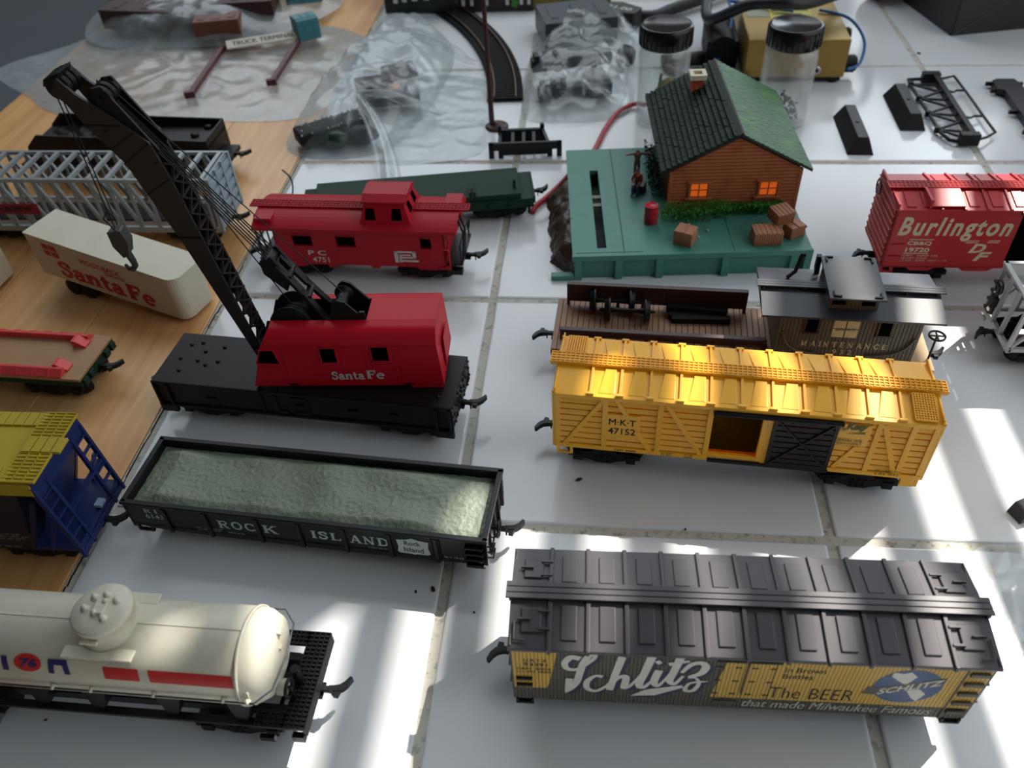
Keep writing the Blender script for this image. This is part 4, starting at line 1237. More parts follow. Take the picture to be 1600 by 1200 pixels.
MB().hexa([(3.55, -1.2, ct), (5.65, -1.2, ct), (5.65, 1.2, ct), (3.55, 1.2, ct), (3.55, -1.2, 5.5), (5.65, -1.2, 5.5), (5.65, 1.2, 5.5), (3.55, 1.2, 5.5)]).build('cupola_body', M_MROOF, cu)
grooved(3.55, 5.65, -1.21, lambda x: ct + .2, lambda x: 5.5, pitch=.16, depth=.03).build('siding', M_MSIDE, cu)
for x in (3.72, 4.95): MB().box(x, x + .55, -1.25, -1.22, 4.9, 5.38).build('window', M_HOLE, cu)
MB().prism([(-1.75, 5.5), (-1.75, 5.6), (1.45, 5.6), (1.45, 5.5)], 3.42, 5.78, 'x').build('cupola_roof', M_MROOF, cu, bevel=.03)
for sx in (3.62, 5.58):
    for sy, d in ((-1.6, 1), (1.3, -1)):
        m_ = MB(); dx = .3 if sx < 4 else -.3
        m_.bar((sx, sy, 5.64), (sx + dx, sy, 5.64), .07, .07); m_.bar((sx, sy, 5.64), (sx, sy + d * .35, 5.64), .07, .07); m_.build('corner_bracket', M_BLK, cu)
MB().tube([(2.0, .75, ct + .35), (2.35, .95, ct + .55), (2.5, 1.2, ct + 1.0), (2.55, 1.2, ct + 1.3), (2.7, 1.2, ct + 1.3)], .09, 8).build('stove_pipe', M_BLK, mk)
MB().prism([(1.3, 4.5), (1.7, 4.85), (1.7, 5.5), (1.45, 5.5)], 3.3, 3.5, 'x').build('cupola_brace', M_BLK, cu)
for pts in ([(1.8, 3.6), (2.0, 3.0), (2.4, 2.6), (3.0, 2.42), (3.4, 2.4)], [(7.45, 3.55), (7.2, 3.0), (6.7, 2.6), (6.0, 2.42), (5.6, 2.4)]):
    MB().tube([(a, -cw - .08, b) for a, b in smooth2d(pts, 5)], .05, 6).build('handrail', M_MSIDE, mk)
m_ = MB(); m_.cyl((8.5, -1.2, zd), (8.5, -1.2, 3.4), .05, 6); m_.lathe([(.3, -.03), (.38, -.03), (.38, .03), (.3, .03)], 18, (8.5, -1.2, 3.4)); m_.bar((8.15, -1.2, 3.4), (8.85, -1.2, 3.4), .06, .05); m_.bar((8.5, -1.55, 3.4), (8.5, -.85, 3.4), .06, .05)
m_.build('brake_wheel', M_BLK, mk)
running_gear(mk, hl, 1.3, tx=6.2)
FY = (0, -cw - .014, 0)
lay(serif_text('MAINTENANCE', 1.35), M_GOLDP, cab_, 2.7, 6.4, 2.76, 3.08, FY)
lay(raw_text('9 3 2', .0), M_GOLDP, cab_, 4.15, 5.0, 2.36, 2.64, FY)
for a, b, z0, z1 in ((3.92, 4.43, 3.86, 4.32), (4.48, 5.0, 3.86, 4.32), (3.92, 4.43, 3.36, 3.81), (4.48, 5.0, 3.36, 3.81)):
    MB().box(a, b, -cw - .014, -cw - .008, z0, z1).build('cross_emblem', M_GOLDP, cab_)
lay(raw_text('SANTA FE', .01), M_MSIDE, cab_, 4.05, 4.88, 3.72, 3.92, (0, -cw - .018, 0))

# ================================================================== tank car
M_TANK = mat('ivory_plastic', (206, 202, 184), .42, var=.06, dirt=(150, 112, 70), dirtamt=.35, dscale=1.0)
tk = thing('tank_car', 'ivory tank car with a bolted dome and red stripes, running out of the picture', 'train car', -11, -7.9, -.015)
tr, tz = 1.55, 3.25
tank = MB().lathe([(.05, -6.95), (.7, -6.9), (1.2, -6.7), (tr, -6.2), (tr, 5.75), (tr * .97, 6.1), (1.3, 6.45), (.8, 6.65), (.05, 6.72)], 48, (0, 0, tz), 'x').build('tank', M_TANK, tk)
for x in (-6.2, 5.8): MB().lathe([(tr, -.06), (tr + .05, -.05), (tr + .05, .05), (tr, .06)], 48, (x, 0, tz), 'x').build('tank_band', M_TANK, tk)
MB().box(-6.2, 5.8, -.03, .03, tz + tr - .02, tz + tr + .02).xf(lambda v: Vector((v.x, v.y, v.z))).build('seam', M_TANK, tank)
dm = thing('dome', None, None); dm.parent = tk
MB().lathe([(1.0, 4.5), (.95, 4.75), (.9, 4.85), (.9, 5.35), (.96, 5.38), (.96, 5.48), (.88, 5.56), (.5, 5.63), (.05, 5.65)], 36, (1.35, 0, 0)).build('dome_shell', M_TANK, dm)
for x, y in ((-.3, .3), (.15, .15), (.45, .25), (-.05, -.25), (.3, -.4), (-.45, -.1), (.05, .42)):
    MB().lathe([(.13, 0), (.13, .08), (.08, .1), (.08, .2), (.03, .22)], 10, (1.35 + x, y, 5.58)).build('valve', M_TANK, dm)
MB().box(1.2, 1.6, -.3, .2, 5.6, 5.74).build('dome_cover', M_TANK, dm, bevel=.03)
MB().box(.95, 1.5, -1.02, -.92, 5.05, 5.15).build('dome_hinge', M_TANK, dm)
for y in (-1.02, 1.02):
    MB().box(.15, 2.5, y - .2, y + .2, 4.5, 4.58).build('walkway', M_TANK, tk, bevel=.02)
    m_ = MB(); m_.box(.5, .6, y - .1, y + .1, 4.2, 4.5); m_.box(2.0, 2.1, y - .1, y + .1, 4.2, 4.5); m_.build('walkway_bracket', M_TANK, tk)
ry = -tr - .12
m_ = MB().tube([(-7.0, ry, 3.32), (6.3, ry, 3.32)], .035, 6); m_.build('handrail', M_STEEL, tk)
MB().tube([(6.3, ry, 3.32), (6.75, ry * .7, 3.32), (6.85, 0, 3.32), (6.75, -ry * .7, 3.32), (6.3, -ry, 3.32), (-7, -ry, 3.32)], .035, 6).build('handrail', M_STEEL, tk)
for x in (-5.5, -2.5, -.4, .9, 3.0, 5.3, 6.1):
    MB().lathe([(.1, 0), (.07, -.12), (.03, -.16)], 8, (x, ry + .1, 3.32), 'y').build('rail_stanchion', M_TANK, tk)
MB().lathe([(.28, 0), (.28, .3), (.2, .34)], 16, (6.55, -.6, 2.35), 'x').build('end_valve', M_TANK, tk)
for y, z in ((.4, 4.0), (.1, 3.6)): MB().box(6.4, 6.75, y - .08, y + .08, z, z + .12).build('end_lug', M_TANK, tk)
m_ = MB()
for k in range(14):
    for j in range(2): m_.lathe([(.035, 0), (.025, -.03), (.01, -.035)], 6, (5.98 + j * .12, 0, 0), 'y') if False else m_.box(5.96 + j * .12, 6.01 + j * .12, -tr * .985 * math.cos(.05 * k - .45), -tr * .985 * math.cos(.05 * k - .45) + .05, tz + tr * math.sin(.05 * k - .45), tz + tr * math.sin(.05 * k - .45) + .05)
m_.build('rivet_row', M_TANK, tank, kind='stuff')
# frame
m_ = MB(); m_.box(-7.2, 7.0, -1.0, -.8, 1.1, 1.5); m_.box(-7.2, 7.0, .8, 1.0, 1.1, 1.5); m_.box(-7.2, 7.0, -.3, .3, 1.05, 1.6)
m_.build('frame', M_BLK, tk)
MB().box(-7.0, 6.9, -1.62, -1.35, 1.45, 1.58).build('side_walk', M_BLK, tk); MB().box(-7.0, 6.9, 1.35, 1.62, 1.45, 1.58).build('side_walk', M_BLK, tk)
for x in (-4.4, -1.6, .4, 3.0, 5.4):
    MB().hexa([(x - .15, -1.5, 1.5), (x + .15, -1.5, 1.5), (x + .15, 1.5, 1.5), (x - .15, 1.5, 1.5), (x - .45, -1.3, 2.5), (x + .45, -1.3, 2.5), (x + .45, 1.3, 2.5), (x - .45, 1.3, 2.5)]).build('saddle', M_BLK, tk)
for sx in (-1, 1):
    x0, x1 = sorted((sx * 6.85, sx * 7.6))
    g_ = grating(x0, x1, -1.72, 1.72, 1.72, 1.84, 4, 22); g_.build('end_walkway', M_BLK, tk)
    x0, x1 = sorted((sx * 5.9, sx * 6.85))
    for y0, y1 in ((-1.72, -1.25), (1.25, 1.72)): grating(x0, x1, y0, y1, 1.72, 1.84, 6, 3).build('corner_walkway', M_BLK, tk)
    MB().box(min(sx * 7.5, sx * 7.62), max(sx * 7.5, sx * 7.62), -1.7, 1.7, 1.3, 1.75).build('end_sill', M_BLK, tk)
m_ = MB(); m_.lathe([(.26, -.05), (.34, -.05), (.34, .05), (.26, .05)], 16, (6.95, -.7, 2.5), 'x'); m_.cyl((7.0, -.7, 1.8), (7.0, -.7, 2.6), .07, 8); m_.cyl((7.0, -.1, 1.8), (7.0, -.1, 2.7), .16, 8); m_.build('brake_wheel', M_BLK, tk)
m_ = MB(); m_.box(5.9, 6.4, -1.75, -1.6, .75, 1.0); m_.box(7.1, 7.5, -1.8, -1.6, 1.0, 1.35); m_.build('step', M_BLK, tk)
running_gear(tk, 7.5, 1.15, tx=5.0)
def tw(a, b):   # lay on the tank flank: b is the angle above the horizontal
    rr_ = tr + .012
    return Vector((a, -rr_ * math.cos(b), tz + rr_ * math.sin(b)))
def band(x0, x1, p0, p1, m, nm, skew=0.0):
    mb = MB(); n_ = 8
    mb.grid(lambda u, v: tw(x0 + (x1 - x0) * u + skew * (1 - v), p0 + (p1 - p0) * v), 6, n_)
    return mb.build(nm, m, tank, fix=False)
M_TRED = mat('red_stripe_print', (196, 40, 36), .45); M_TBLU = mat('navy_stripe_print', (38, 40, 96), .45)
band(1.43, 2.6, .36, .64, M_TRED, 'stripe', .06); band(2.93, 5.68, .36, .64, M_TRED, 'stripe', .06)
pts = [(-1.1 + .47 * math.cos(t), .6 + .2 * math.sin(t)) for t in [2 * PI * k / 30 for k in range(30)]]
MB().add([tw(*p) for p in pts] + [tw(-1.1, .6)], [(k, (k + 1) % 30, 30) for k in range(30)]).build('ball_emblem', M_TRED, tank, fix=False)
v_, f_ = raw_text('76', .04, .1)
tr += .008
lay((v_, f_), M_TBLU, tank, -1.38, -.78, .5, .7, warp=tw)
for wd, pts in ((.19, [(-.3, .4), (-.3, .66), (.16, .66), (.24, .4)]), (.2, [(-1.85, .4), (-1.9, .72)]), (.19, [(-2.9, .4), (-2.9, .66), (-2.45, .66), (-2.38, .4)]), (.19, [(-4.1, .66), (-4.1, .42), (-3.6, .42), (-3.6, .66)])):
    mb = MB()
    for i in range(len(pts) - 1):
        a, b = Vector(pts[i]), Vector(pts[i + 1])
        hz = abs(a.y - b.y) < 1e-6
        if hz: q = [(a.x - wd / 2, a.y - .06), (b.x + wd / 2, b.y - .06), (b.x + wd / 2, b.y + .06), (a.x - wd / 2, a.y + .06)]
        else: q = [(a.x - wd / 2, a.y), (a.x + wd / 2, a.y), (b.x + wd / 2, b.y), (b.x - wd / 2, b.y)]
        mb.grid(lambda u, v, q=q: tw((q[0][0] * (1 - u) + q[1][0] * u) * (1 - v) + (q[3][0] * (1 - u) + q[2][0] * u) * v, (q[0][1] * (1 - v) + q[3][1] * v)), 3, 4)
    mb.build('lettering', M_TBLU, tank, fix=False)
tr -= .008

# ================================================================== blue covered hopper
M_BLUE = mat('royal_blue_plastic', (30, 42, 92), .45, var=.06, spec=.35)
M_BLUED = mat('dark_navy_paint', (26, 29, 44), .5, var=.1)
M_HY = mat('mustard_plastic', (186, 158, 34), .5, var=.05)
hk_ = thing('covered_hopper_car', 'blue covered hopper car with a mustard slatted roof walk and end ladders', 'train car', -22, -1.38, .006)
hw = 1.75
MB().prism([(-7.2, 1.3), (5.6, 1.3), (6.4, 4.6), (6.4, 5.0), (-7.2, 5.0)], -hw, hw, 'y').build('body', M_BLUED, hk_, bevel=.03)
MB().prism([(-1.85, 4.85), (-1.78, 5.4), (-1.5, 5.5), (1.5, 5.5), (1.78, 5.4), (1.85, 4.85)], -7.3, 7.25, 'x').build('roof', M_HY, hk_, bevel=.03)
for y0, y1 in ((-1.75, -1.05), (1.05, 1.75)):
    x = -7.2
    while x < 6.2:
        MB().box(x, x + .36, y0, y1, 5.5, 5.58).build('roof_walk_slat', M_HY, hk_, bevel=.01, seg=1); x += .4
grating(6.2, 7.5, .42, 1.75, 5.5, 5.6, 3, 8).build('roof_grating', M_HY, hk_); grating(6.2, 7.5, -1.75, -.35, 5.5, 5.6, 3, 8).build('roof_grating', M_HY, hk_)
for k in range(4): MB().box(6.25 + k * .4, 6.6 + k * .4, -.33, .4, 5.52, 5.64).build('roof_walk_slat', M_HY, hk_, bevel=.01, seg=1)
m_ = MB(); m_.lathe([(.5, 5.5), (.48, 5.68), (.1, 5.74)], 20, (4.4, -.2, 0)); m_.box(4.7, 5.2, -.35, -.1, 5.52, 5.72); m_.build('hatch', M_HY, hk_)
for x in (5.6, 2.0): MB().box(x, x + .25, -1.95, -1.8, 5.05, 5.4).build('roof_bracket', M_HY, hk_)
m_ = MB()
m_.box(7.15, 7.3, -hw, hw, 4.5, 5.45)                       # end header
m_.add([(7.2, -1.2, 4.5), (7.2, 1.2, 4.5), (6.0, 1.2, 1.8), (6.0, -1.2, 1.8)], [(0, 1, 2, 3)])   # slope sheet
m_.box(5.2, 7.6, -hw, hw, 1.3, 1.55)
m_.build('end_frame', M_BLUE, hk_, bevel=.02)
for sy in (-1, 1):
    y0, y1 = sorted((sy * hw, sy * (hw - .14)))
    for y in (sy * hw, sy * (hw - .75)):
        MB().bar((7.25, y, 4.9), (7.62, y, 1.0), .14, .16, up=(1, 0, 0)).build('ladder_rail', M_BLUE, hk_)
    for k in range(6):
        t = .12 + k * .145
        x = 7.25 + .37 * t; z = 4.9 - 3.9 * t
        MB().bar((x, sy * (hw - .8), z), (x, sy * hw, z), .1, .1).build('ladder_rung', M_BLUE, hk_)
    MB().bar((7.2, sy * hw, 5.2), (7.6, sy * hw, 1.2), .12, .2, up=(1, 0, 0)).build('corner_post', M_BLUE, hk_)
    MB().bar((5.6, sy * hw, 1.4), (6.9, sy * hw, 4.4), .12, .22, up=(0, 1, 0)).build('diagonal_brace', M_BLUED, hk_)
    MB().bar((6.4, sy * hw, 1.4), (7.2, sy * hw, 3.2), .12, .2, up=(0, 1, 0)).build('diagonal_brace', M_BLUE, hk_)
MB().bar((7.45, -1.1, 3.0), (7.45, 1.6, 3.0), .2, .14).build('cross_bar', M_BLUE, hk_)
MB().box(7.5, 7.66, -hw, hw, 1.05, 1.35).build('end_sill', M_BLUE, hk_, bevel=.02)
MB().box(7.3, 7.6, .2, .6, 1.6, 1.75).build('grab_plate', mat('light_blue_tag', (140, 158, 186), .5), hk_)
running_gear(hk_, 7.5, 1.1, tx=5.4)
for t, a, b, z in (('CAPY  200000  LD LMT  205300', 4.9, 6.6, 2.25), ('LT WT  57700   NEW  5-70', 4.9, 6.9, 2.1), ('CU FT  4650   BLT 70', 5.5, 6.7, 1.95), ('EXW  10-7   EW 10-4', 4.6, 6.3, 1.45)):
    lay(raw_text(t), M_PALEP, hk_.children[0], a - 1.2, b - 1.2, z, z + .09, (0, -hw - .012, 0))

# ================================================================== flat car with red kerbs
M_TDECK = mat('tan_deck_plastic', (168, 128, 90), .5, var=.08)
M_PINK = mat('coral_red_plastic', (222, 70, 70), .42, var=.06)
M_DGRN = mat('dark_green_plastic', (28, 56, 42), .55, var=.08, spec=.15)
fk = thing('flat_car', 'tan-decked flat car with coral red kerbs, on the wooden boards', 'train car', -24, 8.15, -.05)
MB().box(-8.5, 5.1, -1.65, 1.65, 1.55, 1.7).build('deck', M_TDECK, fk, bevel=.02)
m_ = MB(); m_.prism([(-1.6, 1.55), (-1.6, 1.2), (-.8, 1.0), (.8, 1.0), (1.6, 1.2), (1.6, 1.55)], -8.4, 5.08, 'x'); m_.build('frame', M_DGRN, fk)
for y in (-1.3, -.75, .75, 1.3): MB().box(5.08, 5.25, y - .18, y + .18, 1.15, 1.52).build('end_pocket', M_DGRN, fk, bevel=.02)
for sg in (-1, 1):
    ya, yb = sorted((sg * 1.62, sg * 1.12))
    MB().prism([(sg * 1.62, 1.7), (sg * 1.62, 1.75), (sg * 1.3, 2.02), (sg * 1.15, 2.02), (sg * 1.15, 1.7)], -8.4, 4.15, 'x').build('kerb', M_PINK, fk, bevel=.02)
    x = -7.6
    while x < 4.1:
        MB().prism([(sg * 1.64, 1.7), (sg * 1.64, 1.78), (sg * 1.34, 2.03), (sg * 1.3, 1.7)], x, x + .07, 'x').build('kerb_rib', M_PINK, fk); x += .85
    MB().prism([(3.55, 1.7), (4.25, 1.7), (4.25, 1.78), (3.75, 2.1), (3.55, 2.1)], *sorted((sg * 1.12, sg * .62)), 'y').build('wheel_stop', M_PINK, fk, bevel=.02)
running_gear(fk, 5.1, 1.15, tx=3.2, trucks=(1,), couplers=(1,))
part_from('truck', _truck, 'truck', M_BLK2, fk, (-6.5, 0, 0))

# ================================================================== piggyback trailer
M_TRL = mat('cream_white_plastic', (206, 200, 178), .42, var=.04, dirt=(170, 150, 120), dirtamt=.2)
def trailer(name, label, x, y, th, letters=True):
    t = thing(name, label, 'toy trailer', x, y, th)
    L_, W_ = 9.9, 2.5
    out = [(-L_ / 2, -W_ / 2)]
    for k in range(7): a = -PI / 2 + PI / 2 * k / 6; out.append((L_ / 2 - .65 + .65 * math.cos(a), -W_ / 2 + .65 + .65 * math.sin(a)))
    for k in range(7): a = PI / 2 * k / 6; out.append((L_ / 2 - .65 + .65 * math.cos(a), W_ / 2 - .65 + .65 * math.sin(a)))
    out.append((-L_ / 2, W_ / 2))
    tilt = lambda v: Vector((v.x, v.y, v.z - (v.x + L_ / 2) * .108))
    b_ = MB().prism(out, 1.25, 3.85, 'z').xf(tilt).build('body', M_TRL, t, bevel=.05)
    o2 = [(a * 1.006, b * 1.012) for a, b in out]
    MB().prism(o2, 3.78, 3.9, 'z').xf(tilt).build('roof', M_TRL, t, bevel=.05)
    for x_ in (-3.2, -2.05):
        for s_ in (-1, 1):
            m_ = MB(); m_.lathe([(.2, 0), (.5, .02), (.52, .1), (.52, .4), (.5, .48), (.2, .5)], 22, (x_, s_ * .95 - .25, .52), 'y'); m_.build('wheel', M_BLK2, t)
    MB().box(-3.5, -1.7, -.6, .6, .45, 1.2).build('axle_frame', M_BLK2, t)
    if letters:
        tl_ = lambda a, b: tilt(Vector((a, -W_ / 2 - .012, b)))
        lay(serif_text('Santa', .95, wt=1.3), M_REDP, b_, -3.4, 1.05, 1.5, 2.62, warp=tl_)
        lay(serif_text('Fe', .95, wt=1.25), M_REDP, b_, 1.3, 3.1, 1.5, 2.62, warp=tl_)
        lay(raw_text('PIGGY-BACK', .02), M_REDP, b_, -1.45, 1.25, 2.95, 3.3, warp=tl_)
        lay(raw_text('SERVICE', .012), M_REDP, b_, .05, 1.4, 2.68, 2.88, warp=tl_)
        for a, b, z0, z1 in ((-3.95, -3.5, 3.2, 3.55), (-3.42, -2.95, 3.2, 3.55), (-3.95, -3.5, 2.78, 3.12), (-3.42, -2.95, 2.78, 3.12)):
            MB().add([tl_(a, z0), tl_(b, z0), tl_(b, z1), tl_(a, z1)], [(0, 1, 2, 3)]).build('cross_emblem', M_REDP, b_, fix=False)
    return t
trailer('toy_trailer', 'cream piggyback trailer with big red lettering, under the crane hook', -20.75, 15.25, -.3)
trailer('toy_trailer', 'second cream trailer of which only a rounded corner enters the picture', -33.9, 16.3, -.06, False)

# ================================================================== silver truss-sided car
M_SIL = mat('silver_grey_plastic', (150, 156, 158), .35, var=.06, metal=.25)
M_SILD = mat('silver_blue_plastic', (142, 154, 164), .4, var=.05)
vk = thing('truss_car', 'silver open truss-sided auto carrier with red name board, below the boom', 'train car', -24.9, 21.7, -.005)
x0, x1, hw, z0, z1 = -9.5, 8.05, 1.65, 1.25, 4.5
MB().box(x0, x1, -hw, hw, 1.1, 1.35).build('deck', mat('rusty_brown_deck', (120, 92, 76), .6, var=.15), vk)
MB().box(x0, x1 - .3, -.95, .95, 1.35, 1.42).build('track_bed', M_BLK2, vk)
for y in (-hw, hw):
    MB().bar((x0, y, z1), (x1, y, z1), .2, .2).build('top_chord', M_SIL, vk)
    MB().box(x0, x1, y - .1, y + .1, 1.05, 1.4).build('bottom_chord', M_SIL, vk)
    k = 0
    x = x1 - .25
    while x > x0:
        MB().bar((x, y, 1.3), (x, y, z1), .15, .15, up=(0, 1, 0)).build('truss_post', M_SIL, vk)
        MB().bar((x - 1.12, y, z1 - .05), (x - .02, y, 1.35), .2, .18, up=(0, 1, 0)).build('truss_diagonal', M_SIL, vk)
        x -= 1.15
x = x1 - .25
while x > x0:
    MB().bar((x, -hw, z1 + .02), (x, hw, z1 + .02), .24, .2).build('top_strut', M_SIL, vk); x -= 1.15
e = MB(); e.box(x1 - .02, x1 + .1, -hw - .1, hw + .1, 1.1, z1 + .1)
e.build('end_wall', M_SILD, vk)
for k in range(5): MB().box(x1 + .1, x1 + .2, -hw, hw, 1.3 + k * .64, 1.72 + k * .64).build('end_panel', M_SILD, vk, bevel=.05)
for y in (-hw, -.5, .5, hw): MB().box(x1 + .1, x1 + .24, y - .1, y + .1, 1.1, z1 + .1).build('end_post', M_SILD, vk)
nb = MB().box(x0, -2.9, -hw - .2, -hw - .1, 2.3, 3.0).build('name_board', mat('dark_red_board', (142, 22, 34), .5), vk)
rng = random.Random(6)
xx = -9.3
while xx < -3.6:
    ww = rng.uniform(.35, .6)
    MB().box(xx, xx + ww, -hw - .212, -hw - .205, 2.45 + rng.uniform(0, .1), 2.86 - rng.uniform(0, .08)).build('faded_mark', bpy.data.materials.get('faded_dark_print') or mat('faded_dark_print', (66, 14, 22), .6), nb)
    xx += ww + rng.uniform(.1, .2)
running_gear(vk, x1, 1.1, tx=5.9, couplers=(1,))

# ================================================================== black tender
td = thing('locomotive_tender', 'black locomotive tender shell lying behind the silver truss car', 'train car', -26.8, 29.6, -.01)
hl, hw = 6.6, 1.7
M_TEN = mat('satin_black_paint', (14, 14, 15), .45, var=.2, spec=.3)
w_ = MB()
w_.prism([(-hl, 1.0), (-hl + .5, 2.5), (-hl + 1.4, 3.3), (hl, 2.9), (hl, 1.0)], -hw, -hw + .12, 'y'); w_.prism([(-hl, 1.0), (-hl + .5, 2.5), (-hl + 1.4, 3.3), (hl, 2.9), (hl, 1.0)], hw - .12, hw, 'y')
w_.box(hl - .12, hl, -hw, hw, 1.0, 2.9); w_.box(-1.0, hl, -hw, hw, 2.2, 2.45); w_.add([(-hl + .5, -hw, 2.4), (-1, -hw, 2.4), (-1, hw, 2.4), (-hl + .5, hw, 2.4)], [(0, 1, 2, 3)])
w_.box(-1.1, -.9, -hw, hw, 2.2, 3.2)
w_.build('body', M_TEN, td)
def coal(u, v): return (-hl + .9 + u * (hl - 2.0), -hw + .15 + v * (2 * hw - .3), 2.5 + .25 * noise.noise(Vector((u * 9, v * 6, 2))))
MB().grid(coal, 40, 20).build('coal_load', M_BLK2, td, fix=False)
MB().box(-hl - .5, -hl + .6, -hw - .1, hw + .1, 1.0, 1.25).build('footplate', M_TEN, td)
MB().tube([(-hl + .6, -hw - .05, 1.15), (hl, -hw - .05, 1.15)], .05, 6).build('handrail', M_STEEL, td)
for y in (-1.2, 0, 1.2): MB().lathe([(.28, 0), (.28, .15), (.1, .2)], 14, (hl - 1.5 + y * .4, y, 2.45)).build('water_hatch', M_TEN, td)
MB().box(hl, hl + 1.0, -1.0, 1.0, 1.0, 1.3).build('drawbar_deck', M_TEN, td)
running_gear(td, hl + .9, 1.15, tx=4.2, couplers=(1,))

# ================================================================== green flat car
gf = thing('flat_car', 'long dark green bare flat car behind the red caboose', 'train car', -5.45, 23.6, .165)
hl, hw = 7.05, 1.65
MB().prism([(-hw, 1.0), (-hw, 1.6), (hw, 1.6), (hw, 1.0)], -hl, hl, 'x').build('frame', M_DGRN, gf, bevel=.04)
MB().box(-hl + .8, hl - .75, -hw + .1, hw, 1.6, 1.95).build('deck', M_DGRN, gf, bevel=.05)
for x in (3.2, 3.45): MB().prism([(-hw + .2, 1.95), (-hw + .2, 2.2), (-.6, 2.35), (-.4, 1.95)], x, x + .12, 'x').build('deck_rib', M_DGRN, gf)
MB().prism([(-.9, 1.95), (-.8, 2.45), (-.5, 2.4), (-.3, 1.95)], 5.9, 6.05, 'x').build('deck_rib', M_DGRN, gf)
x = -6.5
while x < 6.9:
    MB().box(x, x + .28, -hw - .12, -hw, 1.2, 1.5).build('stake_pocket', M_DGRN, gf, bevel=.02); x += 1.2
m_ = MB(); m_.box(hl, hl + .12, -1.5, 1.5, 1.2, 1.65); m_.cyl((hl - .3, -hw - .1, .7), (hl - .3, -hw - .1, 1.1), .1, 8); m_.build('end_sill', M_DGRN, gf)
running_gear(gf, hl, 1.15, tx=5.0)

# ================================================================== grey hopper at the picture edge
M_HOP = mat('pale_grey_plastic', (176, 178, 178), .4, var=.04, metal=.1)
hp = thing('hopper_car', 'pale grey open hopper car with bare end posts, half out of the picture', 'train car', 31.9, 11.95, 0)
a, hw, zb, zt = 6.95, 1.55, 1.25, 4.0
m_ = MB()
for sg in (-1, 1):
    y0, y1 = sorted((sg * hw, sg * (hw - .12)))
    m_.prism([(-5.2, 1.6), (5.2, 1.6), (a, 3.0), (a, zt), (-a, zt), (-a, 3.6)], y0, y1, 'y')
m_.add([(-a + .1, -hw + .1, 3.7), (-a + .1, hw - .1, 3.7), (-3.4, hw - .1, 1.4), (-3.4, -hw + .1, 1.4)], [(0, 1, 2, 3)])
m_.add([(a - .1, -hw + .1, 3.7), (a - .1, hw - .1, 3.7), (3.4, hw - .1, 1.4), (3.4, -hw + .1, 1.4)], [(0, 1, 2, 3)])
m_.add([(-3.4, -hw + .1, 1.4), (3.4, -hw + .1, 1.4), (3.4, hw - .1, 1.4), (-3.4, hw - .1, 1.4)], [(0, 1, 2, 3)])
m_.build('hopper_body', M_HOP, hp)
m_ = MB()
m_.box(-a - .08, a, -hw - .12, -hw + .1, zt - .06, zt + .08); m_.box(-a - .08, a, hw - .1, hw + .12, zt - .06, zt + .08); m_.box(-a - .12, -a + .12, -hw - .12, hw + .12, zt - .06, zt + .08)
m_.build('top_rim', M_HOP, hp, bevel=.03)
for y in (-hw, -.45, .55, hw): MB().bar((-a + .05, y, zt), (-a - .05, y, 1.3), .16, .18, up=(1, 0, 0)).build('end_post', M_HOP, hp)
MB().box(-a - .1, -a + .1, -hw - .1, hw + .1, 1.15, 1.4).build('end_sill', M_HOP, hp, bevel=.02)
for sg in (-1, 1):
    MB().box(-a, a, sg * hw - .1, sg * hw + .1, 1.2, 1.4).build('side_sill', M_HOP, hp)
    for x in (-5.6, -4.2, -2.8, -1.4, 0): MB().box(x - .08, x + .08, sg * hw - .12, sg * hw + .12, 1.3, zt).build('side_rib', M_HOP, hp)
    MB().bar((-a, sg * hw, 1.4), (-5.6, sg * hw, 3.2), .12, .16, up=(0, 1, 0)).build('diagonal_brace', M_HOP, hp)
m_ = MB(); m_.lathe([(.3, -.04), (.38, -.04), (.38, .04), (.3, .04)], 16, (-a - .2, .9, 3.1), 'x'); m_.cyl((-a - .2, .9, 3.1), (-a - .1, .9, 1.5), .1, 8); m_.box(-a - .35, -a - .05, .7, 1.1, 2.0, 2.5)
for k in range(4): m_.box(-a - .25, -a - .1, .9, 1.5, 1.5 + k * .5, 1.62 + k * .5)
m_.build('brake_gear', mat('brown_black_metal', (56, 48, 44), .5, .3), hp)
m_ = MB(); m_.box(-a - .1, -a, 1.2, 1.7, .8, .95); m_.build('step', M_HOP, hp)
running_gear(hp, a, 1.1, tx=4.9)
# ================================================================== freight platform with house
M_TEAL = mat('teal_plastic', (72, 134, 120), .42, var=.08, spec=.4, dirt=(46, 84, 74), dirtamt=.5, dscale=.7)
PX, PY, PT = 10.4, 23.56, .07
pf_ = thing('freight_platform', 'teal freight loading platform with post-and-panel sides and a slot', 'toy platform', PX, PY, PT)
hl, hw, zt = 6.5, 6.04, 1.57
m_ = MB()       # top slab around the slot
sx0, sx1, sy0, sy1 = -5.12, -4.6, -5.25, 3.3
m_.box(-hl, sx0, -hw, hw, 1.3, zt); m_.box(sx1, hl, -hw, hw, 1.3, zt); m_.box(sx0, sx1, -hw, sy0, 1.3, zt); m_.box(sx0, sx1, sy1, hw, 1.3, zt)
top_ = m_.build('top_slab', M_TEAL, pf_)
m_ = MB(); m_.box(sx0, sx1, sy0, sy1, .7, .72); m_.box(sx0, sx1, sy1, sy1 + .1, 0, 1.3); m_.box(sx0, sx1, sy0 - .1, sy0, 0, 1.3)
m_.build('slot_floor', M_BLK2, pf_)
for y in (-.7, .2): MB().box(sx0, sx1, y, y + .32, 1.3, 1.45).build('slot_tie', mat('grey_lever', (110, 110, 104), .5), pf_)
m_ = MB(); m_.box(-hl + .15, sx0, -hw + .4, hw - .4, 0, 1.3); m_.box(sx1, hl - .15, -hw + .4, hw - .4, 0, 1.3)
m_.build('inner_core', M_TEAL, pf_)
